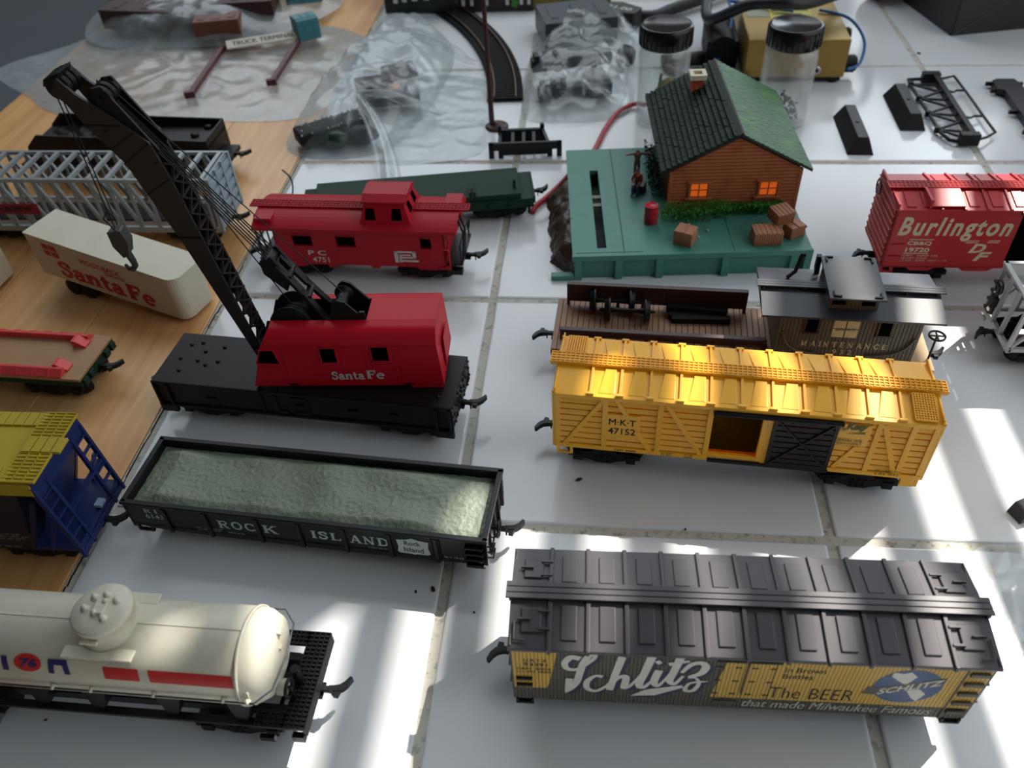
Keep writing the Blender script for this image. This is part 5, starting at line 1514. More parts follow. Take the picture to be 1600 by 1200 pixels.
m_ = MB(); m_.box(-hl - .04, hl + .04, -hw - .04, -hw + .2, 1.27, zt + .03); m_.build('front_beam', M_TEAL, pf_, bevel=.03)
for x in (-6.2, -3.95, -1.7, 1.9, 5.6, 6.35):
    MB().box(x - .2, x + .2, -hw - .02, -hw + .3, 0, 1.3).build('post', M_TEAL, pf_, bevel=.03)
    MB().box(x - .2, x + .2, hw - .2, hw + .08, 0, 1.3).build('post', M_TEAL, pf_, bevel=.03)
for a, b in ((-6.0, -4.15), (-3.75, -1.9), (-1.5, 1.7), (2.1, 5.4)):
    MB().box(a, b, -hw + .22, -hw + .4, .0, 1.3).build('side_panel', M_TEAL, pf_)
MB().box(-3.68, -3.62, -hw, hw, zt, zt + .006).build('seam', mat('dark_teal_seam', (28, 60, 50), .6), top_)
MB().box(2.3, 2.34, -hw, -2.0, zt, zt + .006).build('seam', bpy.data.materials['dark_teal_seam'], top_)
MB().box(-6.3, -2.6, -hw + .35, -hw + .42, zt, zt + .025).build('hinge_strip', M_TEAL, top_)
def emb(side, y0, y1, w, col, nm, mt):
    def fn(u, v):
        y = y0 + (y1 - y0) * u
        n = noise.noise(Vector((y * 1.1, v * 2.5, side * 3))) * .5 + noise.noise(Vector((y * 3.1, v * 6, 1))) * .22
        e = min(1, min(u, 1 - u) * 6)
        x = side * (hl - .1 + (w * v + .35 * n * w * v) * e)
        return (x, y, max(0, (1.5 * (1 - v ** 1.7) + .4 * n * (1 - v)) * (e * .5 + .5)))
    MB().grid(fn, 60, 18).build(nm, mt, pf_, fix=False)
M_DIRT = mat('dark_earth_paint', (62, 46, 32), .42, var=.3, scale=4, bump=.12, bscale=18, dirt=(30, 26, 20), dirtamt=.9, dscale=2.2)
M_MOSS = mat('mossy_earth', (70, 84, 48), .8, var=.3, scale=5, bump=.1, bscale=20, dirt=(120, 92, 66), dirtamt=.7, dscale=2)
emb(-1, -hw + .2, 4.0, 1.35, None, 'embankment', M_DIRT)
emb(1, -hw + .3, 5.0, .7, None, 'embankment', M_MOSS)
MB().box(-hl - 1.2, -hl + .1, -hw - .02, -hw + .45, 0, .3).build('base_flange', M_TEAL, pf_, bevel=.05)

# ---- house
M_HW = mat('orange_brown_plastic', (178, 104, 64), .5, var=.14, scale=2, spec=.3, dirt=(128, 66, 38), dirtamt=.6, dscale=1.5)
M_SH = mat('dark_left_shingle', (36, 52, 40), .6, var=.3, scale=6, spec=.15, dirt=(64, 132, 36), dirtamt=.95, dscale=.8)  # left slope, darker green with bright green patches
M_SH2 = mat('light_right_shingle', (76, 112, 84), .5, var=.3, scale=6, spec=.25, dirt=(104, 150, 66), dirtamt=.8, dscale=1.1)  # right slope, lighter green than the left
ho = thing('toy_house', 'brown clapboard station house with mossy green shingle roof on the teal platform', 'toy house', PX, PY, PT - .01, zt)
x0, x1, y0, y1, ze, za = -.8, 6.4, -1.7, 6.0, 2.63, 4.55
xm = (x0 + x1) / 2
wl_ = MB()
nb = 22
for k in range(nb):
    za0, za1 = za * k / nb, za * (k + 1) / nb
    def wdt(z): return (x0, x1) if z <= ze else (x0 + (xm - x0) * (z - ze) / (za - ze), x1 - (x1 - xm) * (z - ze) / (za - ze))
    a, b = wdt(za0); c, d = wdt(za1)
    za1 -= .045
    wl_.hexa([(a, y0 - .09, za0), (b, y0 - .09, za0), (b, y0 + .1, za0), (a, y0 + .1, za0), (c, y0 - .07, za1), (d, y0 - .07, za1), (d, y0 + .1, za1), (c, y0 + .1, za1)])
wall = wl_.build('front_wall', M_HW, ho)
m_ = MB(); m_.prism([(x0 + .02, 0), (x1 - .02, 0), (x1 - .02, ze), (xm, za - .1), (x0 + .02, ze)], y0 + .1, y1, 'y'); m_.build('walls', mat('dark_brown_groove', (96, 50, 30), .6), ho)
for x in (x0, x1): MB().box(x - .1, x + .1, y0 - .1, y0 + .1, 0, ze - .05).build('corner_board', M_HW, ho, bevel=.02)
M_PANE = mat('orange_window_film', (240, 110, 34), .4, emit=(255, 112, 30), estr=.35)
for xw in (.85, 4.75):
    wd, hg, zw = .98, .86, .98
    wn = thing('window', None, None); wn.parent = ho; wn.location = Vector((xw, y0 - .06, zw)) * S
    for i in range(2):
        for j in range(2):
            a = -wd / 2 + i * wd / 2; b = j * hg / 2
            MB().box(a + .04, a + wd / 2 - .04, -.03, .0, b + .03, b + hg / 2 - .03).build('pane', M_PANE, wn)
    m_ = MB(); m_.box(-wd / 2 - .12, -wd / 2, -.1, .02, -.06, hg + .1); m_.box(wd / 2, wd / 2 + .12, -.1, .02, -.06, hg + .1); m_.box(-wd / 2 - .22, wd / 2 + .22, -.16, .02, hg + .02, hg + .14); m_.box(-wd / 2 - .28, wd / 2 + .28, -.18, .02, -.16, -.04); m_.box(-.03, .03, -.07, 0, 0, hg); m_.box(-wd / 2, wd / 2, -.07, 0, hg / 2 - .03, hg / 2 + .03)
    m_.build('window_frame', M_HW, wn, bevel=.015)
# roof: two slopes with courses of shingles parallel to the ridge
ov, fo, bo = .58, .2, 2.1
sl = (za - ze) / (xm - x0)
zrid = za + .22
def zroof(x): return zrid - sl * abs(x - xm)
rf = MB()
xa, xb = x0 - ov, x1 + ov
rf.prism([(xa, zroof(xa) - .12), (xa, zroof(xa)), (xm, zrid), (xb, zroof(xb)), (xb, zroof(xb) - .12), (xm, zrid - .14)], y0 - fo, y1 + bo, 'y')
roof = rf.build('roof', mat('dark_roof_edge', (30, 32, 32), .5), ho)
NC, NR = 14, 21
crs = (xm - .12 - xa) / NC
ln = (y1 + bo - y0 + fo) / NR
rng = random.Random(11)
slen = math.hypot(1, sl)
sh_m = []
for v in range(3):
    q = MB()
    t0, t1 = .17 + .02 * v, .02
    q.hexa([(0, .012, 0), (crs * 1.08, .012, crs * 1.08 * sl), (crs * 1.08, ln - .012, crs * 1.08 * sl), (0, ln - .012, 0),
            (-.01, .012, t0), (crs * 1.08, .012, crs * 1.08 * sl + t1), (crs * 1.08, ln - .012, crs * 1.08 * sl + t1), (-.01, ln - .012, t0)])
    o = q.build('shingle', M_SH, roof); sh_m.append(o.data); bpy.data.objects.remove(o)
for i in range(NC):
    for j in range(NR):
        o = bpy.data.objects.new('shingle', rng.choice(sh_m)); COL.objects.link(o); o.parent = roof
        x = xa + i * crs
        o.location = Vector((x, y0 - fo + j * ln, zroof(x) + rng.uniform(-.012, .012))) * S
q = MB()
for i in range(NC):
    for j in range(36):
        x = xb - i * crs; l2 = (y1 + bo - y0 + fo) / 36; yy = y0 - fo + j * l2
        t0 = .07 + rng.uniform(0, .03)
        q.hexa([(x, yy + .01, zroof(x)), (x - crs * 1.05, yy + .01, zroof(x - crs * 1.05)), (x - crs * 1.05, yy + l2 - .01, zroof(x - crs * 1.05)), (x, yy + l2 - .01, zroof(x)),
                (x, yy + .01, zroof(x) + t0), (x - crs * 1.05, yy + .01, zroof(x - crs * 1.05) + .03), (x - crs * 1.05, yy + l2 - .01, zroof(x - crs * 1.05) + .03), (x, yy + l2 - .01, zroof(x) + t0)])
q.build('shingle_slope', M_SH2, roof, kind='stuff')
MB().prism([(xm - .3, zrid - .16), (xm, zrid + .12), (xm + .3, zrid - .16)], y0 - fo, y1 + bo, 'y').build('ridge_cap', mat('dark_roof_ridge', (34, 42, 40), .4), roof)
ch = thing('chimney', None, None); ch.parent = ho
cx, cy = 1.4, 5.6
M_CHR = mat('red_brick_paint', (196, 78, 60), .6, var=.25, scale=9, dirt=(220, 205, 180), dirtamt=.7, dscale=3)
MB().box(cx - .34, cx + .34, cy - .34, cy + .34, zroof(cx) - .6, zroof(cx) + .8).build('chimney_stack', M_CHR, ch)
m_ = MB(); zc = zroof(cx) + .75
for a, b, c, d in ((-.5, .5, -.5, -.25), (-.5, .5, .25, .5), (-.5, -.25, -.25, .25), (.25, .5, -.25, .25)): m_.box(cx + a, cx + b, cy + c, cy + d, zc, zc + .3)
m_.build('chimney_cap', mat('cream_cap', (216, 208, 178), .5), ch)

# ---- things standing on the platform (positions in the platform's own frame)
def on_plat(x, y):
    c, s_ = math.cos(PT), math.sin(PT)
    return PX + c * x - s_ * y, PY + s_ * x + c * y
bx_, by_ = on_plat(-1.93, -2.8)
MB().lathe([(.36, 0), (.38, .04), (.38, .36), (.4, .4), (.38, .44), (.38, .74), (.4, .78), (.38, .82), (.38, 1.1), (.4, 1.13), (.36, 1.16), (.34, 1.1), (.02, 1.1)], 26).build('barrel', mat('red_barrel_plastic', (190, 28, 44), .35, var=.05))
o = bpy.data.objects['barrel']; o.location = (bx_ * S, by_ * S, zt * S); tag(o, 'small red oil barrel on the teal platform', 'barrel')
M_CRT = mat('wood_brown_plastic', (172, 114, 82), .5, var=.12)
def crate(label, x, y, z, rz, sx, sy, sz, ribs_, tilt=0):
    a, b = on_plat(x, y)
    t = thing('crate', label, 'crate', a, b, PT + rz, zt + z)
    t.rotation_euler = (tilt, 0, PT + rz)
    MB().box(-sx / 2, sx / 2, -sy / 2, sy / 2, 0, sz).build('box', M_CRT, t, bevel=.03)
    if ribs_:
        n_ = int(sx / .12)
        for k in range(n_):
            xx = -sx / 2 + sx * (k + .5) / n_
            MB().box(xx - .035, xx + .035, -sy / 2 - .035, -sy / 2, .02, sz - .02).build('batten', M_CRT, t)
            MB().box(xx - .035, xx + .035, -sy / 2, sy / 2, sz, sz + .03).build('batten', M_CRT, t) if k % 2 else None
    else:
        MB().box(-.05, .05, -sy / 2 - .03, sy / 2 + .03, sz, sz + .04).build('batten', M_CRT, t)
        MB().box(-sx / 2 - .03, sx / 2 + .03, -sy / 2 - .03, -sy / 2, sz - .16, sz - .06).build('batten', M_CRT, t)
crate('lone plain brown crate near the middle of the teal platform', -.25, -4.85, 0, -.5, 1.05, .95, .85, False)
crate('wide ribbed brown crate lying lowest in the crate pile', 4.15, -5.0, 0, .03, 1.55, 1.0, .78, True)
crate('plain brown crate beside the ribbed one at the platform corner', 5.75, -4.5, 0, .45, .95, .8, .72, False)
crate('tilted ribbed brown crate balanced on top of the pile', 5.0, -4.05, .75, .4, 1.1, .95, .7, True, .12)
for i, (x, y) in enumerate(((.55, -4.55), (1.15, -3.9))):
    a, b = on_plat(x, y)
    o = MB().lathe([(.01, 0), (.06, .03), (.07, .07), (.05, .12), (.01, .14)], 10).build('bead', mat('pale_bead', (190, 180, 150), .3))
    o.location = (a * S, b * S, zt * S)
    tag(o, ('tiny pale bead touching the lone crate', 'tiny pale bead alone on the platform')[i], 'bead')
# hedge along the front wall
hd = MB()
rng = random.Random(2)
for k in range(5200):
    u = rng.random()
    x = -1.35 + 7.1 * u
    wdt_ = .95 if u < .55 else .55
    y = -1.85 - rng.random() * wdt_ - (.4 if u < .4 else 0) * rng.random()
    hgt = (.85 if u < .55 else .6) * (1 - ((y + 2.2) / 1.2) ** 2 * .4)
    z = rng.random() ** .7 * hgt
    r_ = rng.uniform(.05, .11)
    d = [Vector((rng.uniform(-1, 1), rng.uniform(-1, 1), rng.uniform(-.4, 1))).normalized() * r_ for _ in range(3)]
    c_ = Vector((x, y, z + .03))
    hd.add([c_ + d[0], c_ + d[1], c_ + d[2]], [(0, 1, 2)])
M_HEDGE = mat('bright_green_foam', (52, 128, 34), .7, var=.4, scale=8)
o = hd.build('hedge', M_HEDGE, None, fix=False)
o.location = (PX * S, PY * S, zt * S); o.rotation_euler = (0, 0, PT)
tag(o, 'bright green foam hedge along the front of the station house', 'hedge', kind='stuff')
hd = MB()
for k in range(900):
    x = -1.25 + rng.uniform(-.35, .3); y = rng.uniform(-.3, 4.6); z = rng.random() * 1.3
    d = [Vector((rng.uniform(-1, 1), rng.uniform(-1, 1), rng.uniform(-1, 1))).normalized() * .12 for _ in range(3)]
    c_ = Vector((x, y, z)); hd.add([c_ + d[0], c_ + d[1], c_ + d[2]], [(0, 1, 2)])
o = hd.build('shrub', mat('dark_green_foam', (26, 50, 24), .8, var=.3), None, fix=False)
o.location = (PX * S, PY * S, zt * S); o.rotation_euler = (0, 0, PT)
tag(o, 'dark green shrubbery in the shade beside the station house', 'shrub', kind='stuff')

# ---- little painted people
def figure(label, loc, rz, J, E, mats, pick, z):
    me = bpy.data.meshes.new('person')
    keys = list(J)
    me.from_pydata([J[k][0] for k in keys], [(keys.index(a), keys.index(b)) for a, b in E], [])
    ob = bpy.data.objects.new('person', me); COL.objects.link(ob)
    md = ob.modifiers.new('skin', 'SKIN'); md.use_smooth_shade = True
    for i, k in enumerate(keys):
        me.skin_vertices[0].data[i].radius = (J[k][1], J[k][1])
        me.skin_vertices[0].data[i].use_root = (i == 0)
    sb = ob.modifiers.new('sub', 'SUBSURF'); sb.levels = 2; sb.render_levels = 2
    bpy.context.view_layer.update()
    dg = bpy.context.evaluated_depsgraph_get()
    m2 = bpy.data.meshes.new_from_object(ob.evaluated_get(dg))
    bpy.data.objects.remove(ob)
    for v in m2.vertices: v.co *= S
    m2.materials.clear()
    for m in mats: m2.materials.append(m)
    jl = [(Vector(J[k][0]) * S, k) for k in keys]
    for p in m2.polygons:
        c = p.center
        p.material_index = pick(min(jl, key=lambda t: (t[0] - c).length)[1])
        p.use_smooth = True
    m2.name = 'person'
    o = bpy.data.objects.new('person', m2); COL.objects.link(o)
    a, b = on_plat(*loc)
    o.location = (a * S, b * S, (zt + z) * S); o.rotation_euler = (0, 0, PT + rz)
    return tag(o, label, 'person')
M_SKIN = mat('painted_skin', (190, 128, 100), .6); M_SHIRT = mat('red_shirt_paint', (164, 34, 38), .6); M_JEAN = mat('blue_trouser_paint', (44, 70, 112), .6); M_HAT = mat('dark_hat_paint', (40, 34, 30), .6)
JS = {'pelvis': ((0, 0, .62), .17), 'chest': ((.02, .04, 1.05), .19), 'neck': ((.0, .0, 1.27), .08), 'head': ((-.03, -.03, 1.42), .14), 'hat': ((-.03, -.03, 1.58), .1),
      'shl': ((-.2, 0, 1.17), .09), 'ell': ((-.3, -.16, .9), .07), 'hal': ((-.14, -.34, .78), .06), 'shr': ((.22, 0, 1.17), .09), 'elr': ((.3, -.16, .9), .07), 'har': ((.14, -.36, .76), .06),
      'hpl': ((-.11, -.03, .58), .13), 'knl': ((-.13, -.48, .58), .1), 'anl': ((-.14, -.5, .1), .07), 'fol': ((-.15, -.66, .05), .06), 'hpr': ((.11, -.03, .58), .13), 'knr': ((.14, -.46, .56), .1), 'anr': ((.16, -.42, .1), .07), 'for': ((.17, -.58, .05), .06)}
ES = [('pelvis', 'chest'), ('chest', 'neck'), ('neck', 'head'), ('head', 'hat'), ('chest', 'shl'), ('shl', 'ell'), ('ell', 'hal'), ('chest', 'shr'), ('shr', 'elr'), ('elr', 'har'), ('pelvis', 'hpl'), ('hpl', 'knl'), ('knl', 'anl'), ('anl', 'fol'), ('pelvis', 'hpr'), ('hpr', 'knr'), ('knr', 'anr'), ('anr', 'for')]
def pk1(k): return 3 if k in ('hat', 'fol', 'for') else 0 if k in ('head', 'neck', 'hal', 'har') else 1 if k in ('chest', 'shl', 'shr', 'ell', 'elr') else 2
figure('tiny painted figure sitting in a red shirt and blue trousers', (-2.4, .55), -.4, JS, ES, [M_SKIN, M_SHIRT, M_JEAN, M_HAT], pk1, 0)
a, b = on_plat(-2.25, .75)
cr2 = thing('crate', 'dark brown box the seated figure sits on', 'crate', a, b, PT - .4, zt)
MB().box(-.35, .35, -.3, .35, 0, .46).build('box', mat('maroon_box_paint', (70, 38, 34), .5), cr2, bevel=.03)
MB().box(-.37, .37, -.33, -.28, .1, .2).build('batten', bpy.data.materials['maroon_box_paint'], cr2)
M_KHAKI = mat('khaki_paint', (120, 108, 84), .6)
JT = {'pelvis': ((0, 0, .95), .15), 'chest': ((0, 0, 1.4), .19), 'neck': ((0, 0, 1.62), .08), 'head': ((0, -.02, 1.78), .14), 'shl': ((-.22, 0, 1.52), .09), 'ell': ((-.5, -.03, 1.5), .07), 'hal': ((-.8, -.08, 1.52), .06),
      'shr': ((.22, 0, 1.52), .09), 'elr': ((.48, -.05, 1.44), .07), 'har': ((.72, -.1, 1.62), .06), 'hpl': ((-.1, 0, .9), .12), 'knl': ((-.12, -.02, .48), .09), 'anl': ((-.13, 0, .08), .07), 'fol': ((-.14, -.16, .05), .06), 'hpr': ((.1, 0, .9), .12), 'knr': ((.12, -.02, .48), .09), 'anr': ((.13, 0, .08), .07), 'for': ((.14, -.16, .05), .06)}
ET = [e for e in ES if 'hat' not in e]
figure('tiny khaki figure standing with both arms stretched out', (-2.25, 2.5), .1, JT, ET, [M_SKIN, M_KHAKI, M_KHAKI, M_HAT], lambda k: 0 if k in ('neck', 'hal', 'har') else 1, 0)
# ================================================================== glass jars
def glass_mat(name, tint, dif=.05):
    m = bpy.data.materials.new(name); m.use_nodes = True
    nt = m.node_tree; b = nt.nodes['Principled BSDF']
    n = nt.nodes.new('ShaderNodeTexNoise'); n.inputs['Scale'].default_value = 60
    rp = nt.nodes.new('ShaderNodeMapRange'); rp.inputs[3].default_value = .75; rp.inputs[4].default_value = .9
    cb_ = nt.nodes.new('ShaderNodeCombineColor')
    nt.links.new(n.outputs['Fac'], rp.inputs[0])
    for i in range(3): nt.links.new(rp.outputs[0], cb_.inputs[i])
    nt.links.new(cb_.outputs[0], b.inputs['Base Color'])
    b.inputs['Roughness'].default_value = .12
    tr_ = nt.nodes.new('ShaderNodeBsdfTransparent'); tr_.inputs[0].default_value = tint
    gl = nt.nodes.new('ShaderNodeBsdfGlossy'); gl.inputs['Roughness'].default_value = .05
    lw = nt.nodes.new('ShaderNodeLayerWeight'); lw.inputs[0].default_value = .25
    pw = nt.nodes.new('ShaderNodeMath'); pw.operation = 'MULTIPLY_ADD'; pw.inputs[1].default_value = .4; pw.inputs[2].default_value = dif  # white mixed in at grazing angles imitates the bright glass rim
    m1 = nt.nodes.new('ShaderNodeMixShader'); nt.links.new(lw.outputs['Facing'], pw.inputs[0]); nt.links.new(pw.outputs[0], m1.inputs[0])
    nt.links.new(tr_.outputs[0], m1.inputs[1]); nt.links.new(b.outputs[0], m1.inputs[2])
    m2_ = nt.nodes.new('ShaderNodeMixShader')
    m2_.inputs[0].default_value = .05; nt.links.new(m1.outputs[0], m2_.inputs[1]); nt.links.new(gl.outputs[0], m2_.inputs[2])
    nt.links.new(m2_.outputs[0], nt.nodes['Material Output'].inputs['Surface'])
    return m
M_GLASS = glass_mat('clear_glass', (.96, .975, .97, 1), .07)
M_LID = mat('glossy_black_bakelite', (14, 14, 16), .25, var=.1, spec=.4)
def jar(label, x, y, h=5.85, r=1.78):
    t = thing('glass_jar', label, 'jar', x, y, 0)
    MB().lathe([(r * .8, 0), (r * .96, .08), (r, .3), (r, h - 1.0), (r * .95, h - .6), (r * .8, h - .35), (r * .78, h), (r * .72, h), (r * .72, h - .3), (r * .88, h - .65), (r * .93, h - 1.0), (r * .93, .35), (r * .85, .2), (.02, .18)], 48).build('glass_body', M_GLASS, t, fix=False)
    m_ = MB()
    n_ = 60
    prof = []
    m_.lathe([(r * .96, h - .35), (r * 1.0, h - .3), (r * 1.0, h + .85), (r * .95, h + .98), (r * .86, h + 1.0), (r * .84, h + .95), (.02, h + .95)], 48)
    ld_ = m_.build('lid', M_LID, t)
    for k in range(n_):
        a = 2 * PI * k / n_
        m_ = MB(); m_.bar((r * 1.005 * math.cos(a), r * 1.005 * math.sin(a), h - .25), (r * 1.005 * math.cos(a), r * 1.005 * math.sin(a), h + .8), .06, .05, up=(math.cos(a), math.sin(a), 0)) if k % 2 else None
        if k % 2: m_.build('lid_rib', M_LID, ld_)
    return t
jar('glass jar with black lid standing left of the house roof, yellow disc inside', 9.95, 36.6)
jar('glass jar with black lid by the brass transformer, dark bits inside', 18.35, 36.3)
o = MB().lathe([(.9, 0), (.95, .1), (.9, .2), (.1, .22)], 24).xf(lambda v: Vector((v.x, v.z - .1, v.y))).build('disc', mat('dull_yellow_plastic', (150, 134, 40), .5)); o.location = (10.4 * S, 36.4 * S, 2.3 * S); o.rotation_euler = (0, 0, .3); tag(o, 'dull yellow disc standing inside the jar', 'disc')
o = MB().bar((0, 0, .2), (.3, 0, 3.6), .2, .12).build('rod', mat('grey_metal_rod', (120, 116, 108), .4, .6)); o.location = (9.5 * S, 36.2 * S, 0); tag(o, 'thin grey metal rod leaning inside the jar', 'rod')
q = MB(); rng = random.Random(4)
for k in range(160):
    a = rng.uniform(0, 2 * PI); d = rng.uniform(0, 1.1); c_ = Vector((d * math.cos(a), d * math.sin(a), .3 + rng.random() * 1.9 * (1 - d / 2)))
    e = Vector((rng.uniform(-.22, .22), rng.uniform(-.22, .22), rng.uniform(-.1, .2)))
    q.bar(c_, c_ + e, .12, .1)
o = q.build('scrap_parts', mat('dark_scrap', (38, 34, 34), .5)); o.location = (18.35 * S, 36.3 * S, 0); tag(o, 'heap of dark scrap bits at the bottom of the jar', 'scrap', kind='stuff')

# ================================================================== transformer with leads
M_BRASS = mat('brass_anodised_metal', (160, 132, 66), .38, metal=.55, var=.08)
M_YLAB = mat('yellow_paper_label', (196, 190, 72), .6, var=.08)
tf = thing('transformer', 'brass coloured transformer box with yellow rating label and black leads', 'transformer', 20.3, 46.2, -.02)
MB().box(-3.7, 3.7, -3.6, 7.5, .45, 3.3).build('case', M_BRASS, tf, bevel=.1)
MB().box(-3.5, 3.5, -3.4, 7.3, .12, .5).build('base_plate', M_BLK, tf)
for x in (-3.0, 3.0): MB().lathe([(.45, 0), (.5, .1), (.4, .16)], 14, (x, -3.0, 0)).build('foot', M_BLK2, tf)
lb = MB().box(-1.6, 1.6, -3.0, 5.0, 3.3, 3.32).build('label_plate', M_YLAB, tf)
for k in range(9): MB().box(-1.4, 1.4 - (k % 3) * .3, -2.6 + k * .8, -2.3 + k * .8, 3.322, 3.326).build('printed_line', mat('olive_print', (98, 92, 30), .6) if k == 0 else bpy.data.materials['olive_print'], lb)
MB().box(-3.4, -1.7, 1.0, 5.5, 3.3, 3.33).build('label_plate', mat('grey_label', (150, 150, 128), .6), tf)
m_ = MB(); m_.lathe([(.34, 0), (.34, -.06), (.16, -.1), (.14, -.02)], 18, (1.6, -3.6, 1.0), 'y'); m_.build('screw', mat('zinc', (190, 190, 190), .3, .8), tf)
m_ = MB(); m_.lathe([(.12, 0), (.1, -.13), (.02, -.13)], 12, (1.6, -3.6, 1.0), 'y'); m_.build('screw_hole', M_HOLE, tf)
for y, z, rr_ in ((-2.2, .95, .65), (1.2, 1.9, .5)):
    m_ = MB(); m_.cyl((3.6, y, z), (4.6, y, z), rr_, 18); m_.cyl((4.5, y, z), (4.75, y, z), rr_ * .8, 18); m_.build('knob', M_BLK, tf)
m_ = MB(); m_.box(-6.4, -4.0, -1.0, 4.0, .1, 2.2); m_.cyl((-5.2, -1.3, 1.6), (-5.2, 3, 1.6), 1.1, 18); m_.build('coil_block', M_BLK2, tf, bevel=.08)
M_CORD = mat('black_rubber', (30, 30, 33), .5, var=.1)
M_BLUW = mat('blue_wire', (48, 108, 170), .45)
def cord(label, pts, r_, m, name='cable', cat='cable'):
    p = smooth2d([tuple(q) for q in pts], 8)
    o = MB().tube(p, r_, 10).build(name, m)
    return tag(o, label, cat)
cord('thick black cable looping over the transformer and the jar lid', [(26, 62, 3.5), (29.5, 57, 5.0), (28.5, 51, 5.2), (24, 47.5, 5.0), (20.5, 43.5, 5.6), (18.5, 43, 5.8), (16.5, 45, 5.0), (14, 48, 3), (15, 54, 4.2), (18, 60, 4.5)], .42, M_CORD)
cord('second black cable curving behind the right-hand jar lid', [(24.5, 60, 4.5), (25.4, 54, 5.4), (23.6, 49, 5.3), (20.0, 45.5, 5.6), (17.5, 46, 5.2)], .36, M_CORD)
cord('black cable lying straight between the two jars', [(4.5, 58, .5), (9.5, 55.5, .5), (12, 57, .6), (17, 61, .8), (21, 66, 1)], .5, M_CORD)
cord('black cable running from the left jar to the transformer', [(10.5, 45.8, .5), (13, 46.3, .5), (16, 47.3, .6), (17.5, 48, 1.2)], .5, M_CORD)
cord('thin black lead sagging behind the left jar', [(10.8, 45, .3), (12.5, 43.2, .3), (15, 42.0, .3), (17, 41.8, .3)], .35, M_CORD)
cord('blue wire with bare copper end left of the transformer', [(15.6, 51, 3.8), (15.9, 49, 3.2), (15.7, 47, 2.2), (14.8, 45, .9), (13.2, 43.6, .3), (12.2, 44.2, .25), (12.6, 45.4, .25)], .11, M_BLUW, 'wire', 'wire')
cord('blue wire looping at the side of the transformer', [(22.5, 48, 3.5), (24.6, 47, 3.2), (25.6, 45.2, 2.2), (25.2, 43.6, 1.1), (24.2, 43.0, .9)], .11, M_BLUW, 'wire', 'wire')
cord('blue wire lying across the transformer top', [(15.8, 50, 3.6), (17.2, 49.5, 3.55), (19.0, 48.5, 3.5), (20.5, 47.8, 3.5)], .11, M_BLUW, 'wire', 'wire')
plug = thing('power_plug', 'black plug pale lettered, lying between the bag and the left jar', 'plug', 7.3, 54.5, -.5)
MB().prism([(-2.2, 0), (-.6, -1.2), (1.6, -.6), (1.6, .9), (-.6, 1.4), (-2.2, .6)], .1, 1.6, 'z').build('body', M_CORD, plug, bevel=.15)
lay(raw_text('$1.00', .01), M_WHITE, plug, -1.4, 1.0, -.35, .35, (0, 0, 1.615), (1, 0, 0), (0, 1, 0))
cord('red two-core wire from the house to the track', [(8.95, 38.0, .5), (8.2, 38.6, .3), (7.0, 37.4, .25), (6.1, 35.0, .2), (5.5, 32.4, .2), (5.0, 30.8, .2), (4.0, 29.0, .2), (3.3, 27.4, .2), (2.4, 25.6, .2), (1.8, 24.6, .2), (1.6, 23.9, .15)], .17, mat('red_wire_insulation', (176, 28, 44), .45), 'wire', 'wire')

# ================================================================== curved track
tk_ = thing('curved_track', 'black curved toy track section with brown rails on grey-black roadbed', 'toy track', 0, 0, 0)
R_, A0_ = 36.0, .06
M_TRB = mat('black_roadbed', (20, 21, 23), .65, var=.15, bump=.02, spec=.15); M_TRR = mat('brown_rail', (84, 62, 44), .35, .5)
ex, ey = -1.58, 39.7
ccx, ccy = ex - R_ * math.cos(A0_), ey - R_ * math.sin(A0_)
def arcp(r, a, z): return (ccx + r * math.cos(A0_ + a), ccy + r * math.sin(A0_ + a), z)
NA = 40; AM = .62
def ribbon(mb, r0, r1, za_, zb_):
    for k in range(NA):
        a, b = AM * k / NA, AM * (k + 1) / NA
        mb.hexa([arcp(r0, a, za_), arcp(r1, a, za_), arcp(r1, b, za_), arcp(r0, b, za_), arcp(r0, a, zb_), arcp(r1, a, zb_), arcp(r1, b, zb_), arcp(r0, b, zb_)])
m_ = MB(); ribbon(m_, R_ - 1.15, R_ + 1.15, .05, .2); m_.build('roadbed', M_TRB, tk_)
for rr_ in (R_ - .83, R_ + .83):
    m_ = MB(); ribbon(m_, rr_ - .05, rr_ + .05, .2, .48); m_.build('rail', M_TRR, tk_)
m0 = MB().box(-1.38, 1.38, -.12, .12, 0, .28).build('tie', M_TRB, tk_)
for k in range(56):
    a = AM * (k + .5) / 56
    o = m0 if k == 0 else inst(m0, 'tie', tk_)
    o.location = Vector(arcp(R_, a, 0)) * S; o.rotation_euler = (0, 0, A0_ + a)

# ================================================================== lamp post
M_MAR = mat('dark_maroon_plastic', (70, 36, 34), .45, var=.1)
lp = thing('lamp_post', 'dark maroon toy lamp post standing on a round base beside the track', 'lamp post', -2.15, 35.6, 0)
MB().lathe([(.85, 0), (.85, .1), (.7, .2), (.3, .28), (.2, .4)], 26, (.35, 0, 0)).build('base', M_MAR, lp)
MB().tube([(0, 0, .2), (0, 0, 5), (-.02, 0, 11)], [.2, .17, .14], 10).build('pole', M_MAR, lp)
MB().lathe([(.15, 10.8), (.7, 10.6), (.75, 10.5), (.3, 11.2), (.1, 11.4)], 18).build('lamp_shade', M_MAR, lp)

